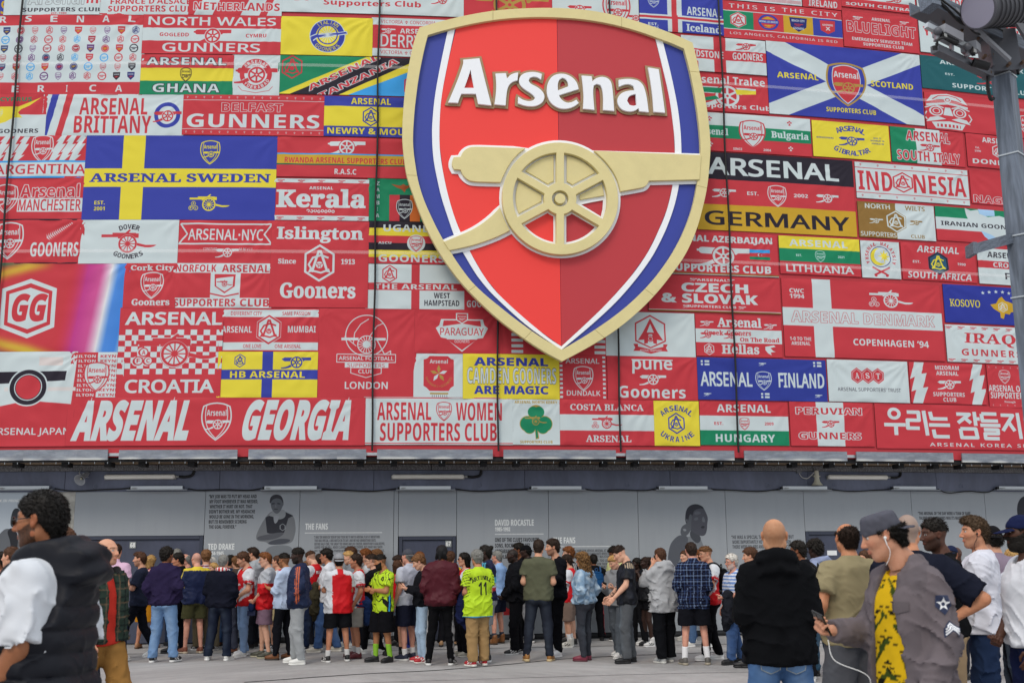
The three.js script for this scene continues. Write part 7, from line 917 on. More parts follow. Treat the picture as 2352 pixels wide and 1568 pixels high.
// k, x, head top, feet (in that picture strip), yaw, label, then looks
const CROWD = [
  // --- left of the door numbered 68 ---
  [2, 90, 265, 1318, -80, 'person in a navy t-shirt with arms crossed, facing left, beside the mustard skirt', { skin: 'fair', hair: hr('quiff', 'brown'), beard: 0.55, top_: tee('#252a3a', { sl: 0.8 }), bottom: tr('#15171f', { slim: 1 }), shoes: WS, armL: 'crossed', armR: 'crossed2', stance: 'walk' }],
  [2, 190, 296, 1225, 165, 'person with long blond hair in a red floral top and mustard skirt, back turned', { fem: 1, skin: 'tan', hair: hr('bob', 'blond'), top_: tee('#b01c24', { pat: floral('#b01c24', '#d9c6c0', '#3c5a78'), cell: 0.014, hem: 0.93 }), bottom: { type: 'skirt', col: '#b5791d', g: 0.02, cut: 0.5 }, shoes: ['#a0714f', '#5a3f2a'] }],
  [2, 372, 224, 1362, 172, 'person with curly black hair in a purple bomber jacket and light jeans, back turned', { skin: 'brown', hair: hr('curly', 'black'), top_: jacket('#2a2340', { hem: 0.86 }), bottom: jeansT('#6c8cb4', { g: 0.02 }), shoes: BW, armL: 'pocket', armR: 'pocket', stance: 'wide', hy: -20 }],
  [2, 466, 232, 1190, -150, 'grey-haired person with sunglasses pushed up, behind the purple bomber jacket', { q: 0, skin: 'fair', hair: hr('short', 'grey'), glasses: 'up', top_: tee('#3f4d5f'), bottom: jeansT('#2c3b57'), shoes: BS }],
  [2, 500, 277, 1262, -85, 'person with black hair and a red collar under a black jacket, looking left', { skin: 'tan', hair: hr('full', 'black'), top_: jacket('#17181d', { hem: 0.88 }), bottom: tr('#191b24'), shoes: BS, armL: 'pocket', armR: 'pocket' }],
  [2, 566, 278, 1215, -80, 'balding older person in a slate blue t-shirt, half hidden, facing left', { q: 0, skin: 'pink', hair: hr('fringe', 'grey'), top_: tee('#46556b'), bottom: sho('#5c5c60'), shoes: WS, kind: 2 }],
  [2, 668, 266, 1272, -140, 'bald person in a navy football shirt with yellow shoulder trim and olive shorts', { skin: 'pink', hair: hr('shaved', 'grey'), kind: 2, build: 1.18, top_: jersey({ col: NAVY, pat: (x, y, z, S) => (y > 1.445 || (S && abs(z + 0.02) < 0.008) ? '#d8c23a' : '#1a2446') }), bottom: sho('#47472f', { cut: 0.6 }), shoes: ['#7c4530', '#c9b8a0'], armL: 'crossed', armR: 'clasp', stance: 'lean' }],
  [2, 758, 246, 1240, -150, 'young person with tousled brown hair in a striped shirt, back turned', { q: 0, skin: 'fair', hair: hr('full', 'light'), top_: tee('#8a3a4c', { pat: hoops('#c9c4c8', '#7a2c3e', 0.05) }), bottom: tr('#6b6350', { g: 0.024 }), shoes: BW }],
  [2, 838, 312, 1225, -95, 'older person with sunglasses and white hair, half hidden in the queue', { q: 0, skin: 'pink', hair: hr('short', 'white'), glasses: 'dark', top_: shirt('#c8c0c4'), bottom: tr('#6a6252'), shoes: WS }],
  [2, 846, 380, 1240, -35, 'blond person looking out past the scarf wearer, face towards the camera', { q: 0, fem: 1, skin: 'pale', hair: hr('long', 'blond'), top_: tee('#d9d7d4'), bottom: tr('#7d7461', { g: 0.024 }), shoes: BW }],
  [2, 912, 290, 1345, 172, 'person in a dark navy jacket with a red and white scarf, back turned, white trainers', { skin: 'fair', hair: hr('short', 'grey', { mix: 0.2 }), kind: 2, build: 1.2, top_: jacket('#181a26', { hem: 0.87 }), bottom: jeansT('#1c2233', { fadeK: 0.12 }), shoes: WS, armL: 'bent', armR: 'bent', stance: 'wide', scarf: 1 }],
  [2, 990, 300, 1205, 175, 'dark-haired person seen only from behind, next to the scarf wearer', { q: 0, skin: 'tan', hair: hr('full', 'black'), top_: jacket('#22324e'), bottom: jeansT('#33507c'), shoes: BRN }],
  [2, 1070, 308, 1262, -130, 'person with light brown hair in a brown leather jacket', { skin: 'fair', hair: hr('full', 'light'), top_: jacket('#3a2d26', { shiny: true }), bottom: tr('#3a3e4c'), shoes: BRN, armL: 'pocket', armR: 'pocket' }],
  [2, 1165, 260, 1302, -55, 'person in a red football shirt with white sleeves and light jeans, looking down', { skin: 'fair', hair: hr('full', 'brown'), glasses: 'up', beard: 0.35, top_: jersey(), bottom: jeansT('#7d97bb', { slim: 1, g: 0.02 }), shoes: WS, armL: 'clasp', armR: 'clasp', hp: 14, hy: -25, stance: 'lean', jersey: 'front' }],
  [2, 1262, 217, 1215, -95, 'tall person with a dark quiff in a light grey hoodie, behind the red shirt', { q: 1, skin: 'fair', hair: hr('quiff', 'dark'), top_: hoodie('#a5abb0'), bottom: tr('#23262e'), shoes: BS, hp: 8 }],
  [2, 1378, 266, 1318, -82, 'ginger person in glasses with a grey hoodie round the shoulders and mauve shorts', { skin: 'pale', hair: hr('quiff', 'ginger'), glasses: 'clear', top_: jersey({ hem: 0.8, pat: (x, y, z, S) => (y > 1.24 - abs(x) * 0.3 + 0.35 * x ? '#a9adb3' : RED), fold: 0.016, g: 0.03, gs: 0.034, sl: 1.1 }), bottom: sho('#7a6272', { cut: 0.56 }), shoes: ['#45463a', '#b9b39a'], armL: 'clasp', armR: 'clasp', stance: 'lean2', capInHand: 1 }],
  // --- between the two doors ---
  [3, 362, 300, 1238, -95, 'person in a red shirt mostly hidden behind the grey shoulder hoodie', { q: 0, skin: 'fair', hair: hr('short', 'brown'), top_: jersey(), bottom: sho('#cbb98a'), shoes: BW }],
  [3, 440, 277, 1335, -110, 'person in a light blue shirt and dark sunglasses with black trousers', { skin: 'olive', hair: hr('fade', 'black'), glasses: 'dark', beard: 0.5, top_: shirt('#b4c4dd', { sl: 1.3 }), bottom: tr('#14151b', { slim: 1 }), shoes: ['#70421f', '#2a1c12'], armL: 'phone', armR: 'phone', stance: 'lean' }],
  [3, 588, 223, 1380, -88, 'tall person in a navy track jacket with orange stripes and grey joggers', { skin: 'deep', hair: hr('high', 'black'), beard: 0.9, top_: jacket('#1b2644', { hem: 0.84, shiny: true, g: 0.045, pat: (x, y, z, S, A) => (S && abs(x) > A.sh[0] * A.s + 0.035 && abs(((z * 60) % 2 + 2) % 2 - 1) < 0.55 && abs(z + 0.03) < 0.045 ? '#c8643c' : '#1b2644') }), bottom: { type: 'joggers', col: '#9a9ea1', g: 0.022, cuff: 0.04 }, shoes: ['#dededa', '#e4e4e0'], armL: 'pocket', armR: 'pocket', stance: 'lean2' }],
  [3, 742, 240, 1243, -120, 'person in a red shirt with white sleeves numbered 41, head bent over a phone', { skin: 'pale', hair: hr('fade', 'brown'), top_: jersey({ pat: raglan(RED, WH, NAVY) }), bottom: jeansT('#1f2c49', { slim: 1, fadeK: 0.2 }), shoes: ['#1c2236', '#dcdcda', '#e6e6e6'], armL: 'high', armR: 'high', hp: 24, backPrint: 'RICE/41' }],
  [3, 800, 280, 1180, 178, 'dark-haired person behind the shirt numbered 41', { q: 0, skin: 'tan', hair: hr('short', 'dark'), top_: tee('#2a2b30'), bottom: jeansT('#2b3c5c'), shoes: BS }],
  [3, 688, 350, 1215, -60, 'person with fair hair looking through raised hands, behind the shirt numbered 41', { q: 0, fem: 1, skin: 'pale', hair: hr('bob', 'light'), top_: tee('#2d2f36'), bottom: tr('#22242c'), shoes: WS, armL: 'face', armR: 'face' }],
  [3, 885, 234, 1262, -92, 'person with thick black hair and glasses in a white shirt and jeans', { skin: 'tan', hair: hr('full', 'black', { front: 0.06 }), glasses: 'clear', top_: shirt(WH, { sl: 1.1 }), bottom: jeansT('#3f5a86'), shoes: ['#c9c3b4', '#dedad0'], armL: 'carry', armR: 'carry', jacketOn: '#3b372a' }],
  [3, 990, 277, 1358, -158, 'person in a grey cap and red shirt with white shoulders, back turned', { skin: 'tan', hair: hr('short', 'black'), cap: { col: '#8d8f93', back: 1 }, top_: jersey({ hem: 0.79, flare: 0.03, pat: (x, y, z, S) => (S ? WH : y > 1.43 - abs(x) * 0.1 && abs(x) > 0.03 ? (abs(x) > 0.05 ? WH : RED) : x > 0.13 && z < 0.12 ? WH : RED) }), bottom: sho('#15161a', { cut: 0.55 }), shoes: ['#17171a', '#dcdcda', '#e6e6e6'], socks: '#c9c9c9', sockTop: 0.2, armL: 'crossed', armR: 'crossed2', stance: 'wide' }],
  [3, 1120, 206, 1195, -100, 'tall person in a dark green top, behind the grey cap', { skin: 'fair', hair: hr('quiff', 'brown'), top_: sweater('#1d3029'), bottom: tr('#23252b'), shoes: BS, hp: 15 }],
  [3, 1112, 252, 1215, -75, 'person with cropped fair hair and a grey hood, partly hidden by the dark-haired one', { q: 0, skin: 'pale', hair: hr('fade', 'blond'), top_: hoodie('#7d8187'), bottom: jeansT('#3b5784'), shoes: WS }],
  [3, 1165, 288, 1322, -75, 'dark-haired person in a white sleeved red shirt with a blue hoodie tied at the waist', { skin: 'tan', hair: hr('full', 'dark', { front: 0.078 }), beard: 0.3, top_: jersey(), bottom: sho('#96938c', { cut: 0.54 }), shoes: ['#5a1620', '#3c1018'], socks: '#c8c8c8', sockTop: 0.2, armL: 'relaxed', armR: 'relaxed', hy: -6, waist: '#22355f', stance: 'stand' }],
  [3, 1268, 240, 1175, -85, 'ginger person holding both hands to the mouth', { q: 0, skin: 'pale', hair: hr('curly', 'ginger'), top_: jersey(), bottom: tr('#6d6f73'), shoes: WS, armL: 'face', armR: 'face' }],
  [3, 1368, 244, 1170, -100, 'person with light curly hair behind the black hoodie', { q: 0, skin: 'fair', hair: hr('curly', 'light'), top_: sweater('#2b2c31'), bottom: tr('#2b2e38'), shoes: WS }],
  [3, 1332, 286, 1283, -84, 'person in glasses and a black hoodie with a hand at the chin', { skin: 'pale', hair: hr('fade', 'dark'), glasses: 'clear', top_: hoodie('#15151a', { hood: false }), bottom: tr('#131317', { slim: 1 }), shoes: WS, armL: 'face', armR: 'crossed' }],
  [4, 195, 284, 1362, -52, 'bearded person in a neon yellow football shirt with arms crossed and black shorts', { skin: 'olive', hair: hr('fade', 'black'), beardThick: 1, top_: jersey({ pat: neon, cell: 0.0125, hem: 0.81 }), bottom: sho('#121216', { cut: 0.49, g: 0.034 }), shoes: BS, socks: '#86b83a', sockTop: 0.3, armL: 'crossed', armR: 'crossed2', hy: -22, hp: 6 }],
  [4, 315, 348, 1300, -165, 'person with long brown hair, red top and denim shorts, back turned', { fem: 1, skin: 'fair', hair: hr('long', 'brown'), top_: jersey({ fem: 1, pat: (x, y) => (y < 0.89 ? WH : RED), hem: 0.88 }), bottom: sho('#8fa3b8', { cut: 0.74, g: 0.012 }), shoes: BS, socks: '#1b1b1e', sockTop: 0.18, armL: 'bent', armR: 'bent' }],
  [4, 372, 282, 1200, -60, 'dark-haired person looking down, behind the grey cap at the door numbered 67', { q: 0, skin: 'fair', hair: hr('quiff', 'dark'), top_: jacket('#1f2026'), bottom: tr('#141418'), shoes: BS, hp: 20 }],
  [4, 448, 233, 1338, -128, 'older person in a grey cap, pale polo shirt and navy shorts, back turned', { skin: 'pink', hair: hr('short', 'grey'), kind: 2, cap: { col: '#4a4c54', back: 1 }, top_: tee('#b2b6c4', { type: 'polo', collar: true, build: 1.1 }), bottom: sho('#1d2030', { cut: 0.54, g: 0.032 }), shoes: ['#20263c', '#d9d9d6'], socks: '#d9d9d9', sockTop: 0.19, armL: 'relaxed', armR: 'relaxed', build: 1.1 }],
  [4, 545, 268, 1230, -140, 'person with a blue band on auburn hair, half hidden', { q: 0, skin: 'fair', hair: hr('full', 'ginger'), top_: tee('#b9bdc8'), bottom: tr('#202a60'), shoes: ['#2a3f9a', '#d0d0d0'] }],
  [4, 588, 277, 1366, -78, 'fair-haired person in a black jacket and light jeans looking at a phone', { skin: 'pale', hair: hr('full', 'light', { mix: 0.8 }), top_: jacket('#16171c'), bottom: jeansT('#9fb6cd', { slim: 1, g: 0.02, fadeK: 0.3 }), shoes: RS, armL: 'phone', armR: 'phone', hp: 26, hold: 'phone' }],
  [4, 768, 192, 1392, 178, 'person in a maroon bomber jacket and black head wrap, back turned', { skin: 'brown', hair: hr('durag', '#0e0e10', { col2: '#1c1c20' }), top_: jacket('#4a1420', { hem: 0.86, g: 0.046, gs: 0.042, shiny: true }), bottom: tr('#101013', { slim: 1, g: 0.02, stripe: '#9a9a9c' }), shoes: ['#151518', '#dcdcda', '#e2e2e2'], armL: 'bent', armR: 'bent', stance: 'wide' }],
  [4, 852, 262, 1200, 170, 'brown-haired person in a yellow shirt, mostly behind the maroon jacket', { q: 0, skin: 'fair', hair: hr('full', 'brown'), top_: tee('#c9a81f'), bottom: tr('#16161a'), shoes: ['#a8825c', '#2a2a2a'] }],
  [4, 1005, 270, 1303, -72, 'person with curly black hair and sunglasses in a white sleeved red shirt', { fem: 1, skin: 'fair', hair: hr('bob', 'black', { seed: 9 }), glasses: 'dark', top_: jersey({ pat: raglan(RED, WH, WH) }), bottom: tr('#131318', { g: 0.03 }), shoes: ['#b9b4a6', '#d0ccc0'], armL: 'phone', armR: 'phone', build: 1.08 }],
  [4, 1148, 248, 1398, -148, 'grey-haired person in a neon yellow shirt numbered 11, back turned', { skin: 'tan', hair: hr('full', 'grey', { mix: 0.3 }), kind: 2, build: 1.1, top_: jersey({ col: '#b4d628', hem: 0.74, flare: 0.02, cell: 0.013, pat: (x, y, z, S, A) => (S ? (((y * 22 + z * 8) % 1 + 1) % 1 < 0.22 ? '#15170f' : '#b4d628') : x > 0.1 && y < 1.36 && y > 1.12 && abs(z) < 0.07 + (y - 1.12) * 0.2 ? '#16180f' : y < 0.757 ? '#3a98c8' : '#b4d628') }), bottom: tr('#9c7f57', { g: 0.028 }), shoes: RS, armL: 'carry', armR: 'carry', backPrint: 'MARTINELLI/11', stance: 'stand', jacketOn: '#1c2244' }],
  [4, 1225, 194, 1360, -100, 'tall person with a hair bun in a navy, aqua and red track top', { skin: 'deep', hair: hr('bun', 'black'), top_: jacket('#1b2240', { shiny: true, pat: (x, y, z, S) => (y < 1.06 ? '#1b2240' : y < 1.12 ? '#b32632' : y < 1.19 ? WH : y < 1.27 ? '#48b6d4' : S && ((z * 55) % 2 + 2) % 2 < 0.8 && abs(z) < 0.05 ? '#5cc0dc' : '#1b2240') }), bottom: sho('#8f9296', { cut: 0.55 }), shoes: ['#2a2c30', '#d8d8d8'], socks: '#44484f', sockTop: 0.27, armL: 'phone', armR: 'phone' }],
  [4, 1345, 252, 1180, -120, 'grey-haired person in a light blue shirt and navy shorts by the red plaque', { skin: 'pink', hair: hr('short', 'grey'), kind: 2, top_: shirt('#8fb0dc', { sl: 1.4 }), bottom: sho('#191d2c', { cut: 0.6 }), shoes: ['#7a4d26', '#3a2817', undefined, 1], socks: '#3a3f4c', sockTop: 0.22, armL: 'phone', armR: 'phone' }],
  // --- right of the door numbered 67 ---
  [5, 288, 227, 1278, -82, 'bearded person in a black zip hoodie and black track trousers, facing left', { skin: 'deep', hair: hr('buzz', 'black'), beard: 0.8, build: 1.2, top_: hoodie('#15161a', { hem: 0.87 }), bottom: tr('#131317', { g: 0.022 }), shoes: ['#17171a', '#d6d6d6', '#dddddd'], armL: 'clasp', armR: 'clasp', hy: -6 }],
  [5, 330, 182, 1150, -80, 'person with curly dark hair behind the black zip hoodie', { q: 0, skin: 'brown', hair: hr('curly', 'black'), top_: jacket('#1a1b20'), bottom: tr('#1b1c20'), shoes: WS }],
  [5, 415, 192, 1165, -95, 'person in a black cap and grey joggers behind the olive t-shirt', { skin: 'deep', hair: hr('short', 'black'), cap: { col: '#131316', back: 1 }, top_: jacket('#18191d'), bottom: { type: 'joggers', col: '#8d8f93', g: 0.022, cuff: 0.04 }, shoes: BW }],
  [5, 506, 137, 1352, 176, 'person in an olive green t-shirt and charcoal jeans, back turned, tan shoes', { skin: 'fair', hair: hr('short', 'dark'), top_: tee('#585a48', { hem: 0.87, g: 0.022 }), bottom: jeansT('#262a35', { slim: 1, g: 0.022, fadeK: 0.08 }), shoes: TAN, armL: 'bent', armR: 'bent', stance: 'wide', handless: 1 }],
  [5, 688, 140, 1307, -60, 'bearded dark-haired person in a black sweater and black jeans, smiling left', { skin: 'fair', hair: hr('full', 'dark', { front: 0.075 }), beard: 0.6, top_: sweater('#131419', { hem: 0.87 }), bottom: tr('#121216', { slim: 1 }), shoes: ['#e2e2e4', '#e6e6e6'], armL: 'crossed', armR: 'crossed2', hy: -10, stance: 'lean' }],
  [5, 818, 220, 1180, -70, 'person with curly ginger hair in a black shirt with white stripes', { q: 1, skin: 'pale', hair: hr('curly', 'ginger'), top_: tee('#1c1d22', { pat: (x, y, z, S) => (S && ((z * 55) % 2 + 2) % 2 < 0.7 && abs(z) < 0.05 ? '#b9b9b9' : '#1c1d22') }), bottom: sho('#2a2b30'), shoes: BS }],
  [5, 812, 292, 1212, -110, 'child in a red and white football shirt with brown shorts and high white shoes', { skin: 'fair', hair: hr('full', 'dark'), top_: jersey({ pat: raglan(RED, WH, RED) }), bottom: sho('#7c6a60', { cut: 0.5 }), shoes: ['#c9c6bd', '#e2e0da', '#1a1a1a', 1], socks: '#dcdcdc', sockTop: 0.26, armL: 'clasp', armR: 'clasp' }],
  [5, 968, 270, 1347, -122, 'person with long curly brown hair, denim jacket and grey jeans', { fem: 1, skin: 'tan', hair: hr('longcurly', '#4a311d', { col2: '#9a7444', mix: 0.9 }), top_: jacket('#7f9ab4', { hem: 0.92, g: 0.03, fold: 0.02, pat: (x, y, z) => { const n = noise(x * 7, y * 9, z * 7); return mix3(rgb('#7d98b2'), rgb('#b9cbd8'), clamp(n * 0.9 + 0.1)); } }), bottom: jeansT('#34363d', { slim: 1, g: 0.016, fadeK: 0.15 }), shoes: ['#7a2c40', '#5a1f2e'], armL: 'pocket', armR: 'pocket', build: 1.06 }],
  [5, 1062, 285, 1150, -170, 'person in black with a blue backpack and a red trouser stripe, behind the denim jacket', { q: 1, skin: 'brown', hair: hr('short', 'black'), top_: jacket('#141519'), bottom: tr('#121317', { stripe: '#c8303c' }), shoes: BS, pack: '#1f4a78' }],
  [5, 1290, 210, 1140, -50, 'person with black curly hair in a pale yellow top holding a phone at the wall', { skin: 'brown', hair: hr('curly', 'black'), top_: tee('#d8dc9c', { sl: 0.95, hem: 0.84 }), bottom: { type: 'joggers', col: '#505357', g: 0.024, cuff: 0.04 }, shoes: BW, armL: 'reach', armR: 'down', hp: 18, hy: -18, hold: 'phone' }],
  [5, 1302, 282, 1312, -38, 'blond person in a grey hoodie looking down at a phone', { skin: 'pale', hair: hr('fade', 'blond', { mix: 0.9 }), top_: hoodie('#8b8e92'), bottom: tr('#5d646c'), shoes: WS, armL: 'phone', armR: 'phone', hp: 26, hy: -22, hold: 'phone' }],
  [5, 1402, 184, 1367, -86, 'tall person with a tattooed arm, black football shirt and grey jeans', { skin: 'pale', hair: hr('high', 'dark', { mix: 0.4 }), tattoo: 1, top_: jersey({ col: '#191b22', pat: (x, y, z, S) => (S && y > 1.40 && ((z * 60) % 2 + 2) % 2 < 0.6 ? '#b9a58a' : noise(x * 9, y * 5, z * 9) > 0.2 ? '#22252e' : '#17191f') }), bottom: jeansT('#53565a', { g: 0.02, fadeK: 0.4 }), shoes: BS, armL: 'fwd', armR: 'fwd', hp: 22, stance: 'lean' }],
  [6, 398, 320, 1190, -60, 'person with dark hair in black, behind the neon back panel', { q: 0, fem: 1, skin: 'deep', hair: hr('bob', 'black'), top_: jacket('#1b1c22'), bottom: tr('#16171a'), shoes: BS, armL: 'face', armR: 'phone' }],
  [6, 482, 308, 1203, -78, 'person with braided hair in a black and neon shirt and black shorts', { fem: 1, build: 1.18, skin: 'deep', hair: hr('bun', '#2a1a12', { front: 0.075 }), top_: jersey({ hem: 0.9, pat: (x, y, z, S) => (z < -0.09 && y < 1.3 && y > 1.0 ? '#b6dc2c' : S && ((z * 60) % 2 + 2) % 2 < 0.7 && abs(z) < 0.05 ? '#c4d83a' : '#17181c') }), bottom: sho('#121216', { cut: 0.72, g: 0.008 }), shoes: ['#d2d2d0', '#e2e2e2', '#18181a', 1], armL: 'face', armR: 'face' }],
  [6, 655, 222, 1366, -155, 'person in a pale grey rain jacket holding a phone to the ear, back turned', { skin: 'fair', hair: hr('short', 'brown'), top_: hoodie('#a9abae', { hem: 0.77, flare: 0.035, g: 0.03, fold: 0.018, hood: true, sl: 1.6 }), bottom: tr('#121317', { g: 0.03 }), shoes: ['#a9abab', '#c9c9c4', '#7c8288'], armL: 'ear', armR: 'down', hold: 'phoneEar', hy: 20, stance: 'lean2' }],
  [6, 885, 245, 1150, -62, 'person whose face shows at the left of the dark plaid shirt', { q: 0, skin: 'pale', hair: hr('short', 'brown'), top_: tee('#26272c'), bottom: jeansT('#26355a'), shoes: ['#bdbbb5', '#d5d3cc'] }],
  [6, 1012, 240, 1210, -70, 'person with ginger hair and glasses at the right of the dark plaid shirt', { q: 0, skin: 'pale', hair: hr('full', 'ginger'), glasses: 'clear', top_: tee('#35363c'), bottom: jeansT('#4a6488'), shoes: WS }],
  [6, 960, 166, 1388, 178, 'person in a dark blue plaid shirt and black shorts with white socks, back turned', { skin: 'pink', hair: hr('short', 'dark', { front: 0.06 }), top_: shirt('#20243a', { hem: 0.8, flare: 0.02, cell: 0.0105, fold: 0.014, pat: plaid('#191b2c', '#34476f', '#7d93b8', 0.085), sl: 1.95 }), bottom: sho('#15161c', { cut: 0.56, g: 0.03 }), shoes: ['#5d5a57', '#a39a88', '#7a746e'], socks: '#e2e2e4', sockTop: 0.27, armL: 'bent', armR: 'bent', stance: 'wide', toe: 0.05 }],
  [6, 1112, 205, 1342, -78, 'young person in glasses, red shirt with white sleeves and a black backpack', { skin: 'fair', hair: hr('fade', 'light', { mix: 0.3 }), glasses: 'clear', top_: jersey({ pat: raglan(RED, WH, RED) }), bottom: { type: 'joggers', col: '#121216', g: 0.024, cuff: 0.036 }, shoes: ['#dedede', '#e4e4e4'], socks: '#dcdcdc', sockTop: 0.2, armL: 'fwd', armR: 'fwd', pack: '#15161a' }],
  [6, 1352, 290, 1378, -72, 'white-haired older person in glasses and a blue striped shirt', { skin: 'pink', kind: 2, hair: hr('full', 'white', { mix: 0.5 }), glasses: 'clear', beard: 0.7, beardCol: '#bdbab4', top_: tee('#c9d3e8', { collar: true, type: 'polo', pat: hoops('#d9dee8', '#6f8fc8', 0.055), cell: 0.013, hem: 0.84 }), bottom: jeansT('#3a5480', { g: 0.022 }), shoes: BS, armL: 'carry', armR: 'relaxed', jacketOn: '#23252c', build: 1.08 }],
];
const PEOPLE = [];
for (const [k, x, t, f, yaw, label, o] of CROWD) { const [ox, oy] = CROP[k]; PEOPLE.push(makePerson({ x: ox + x * 0.23108, top: oy + t * 0.23108, feet: oy + f * 0.23108, yaw, label, group: GRP, ...o })); }
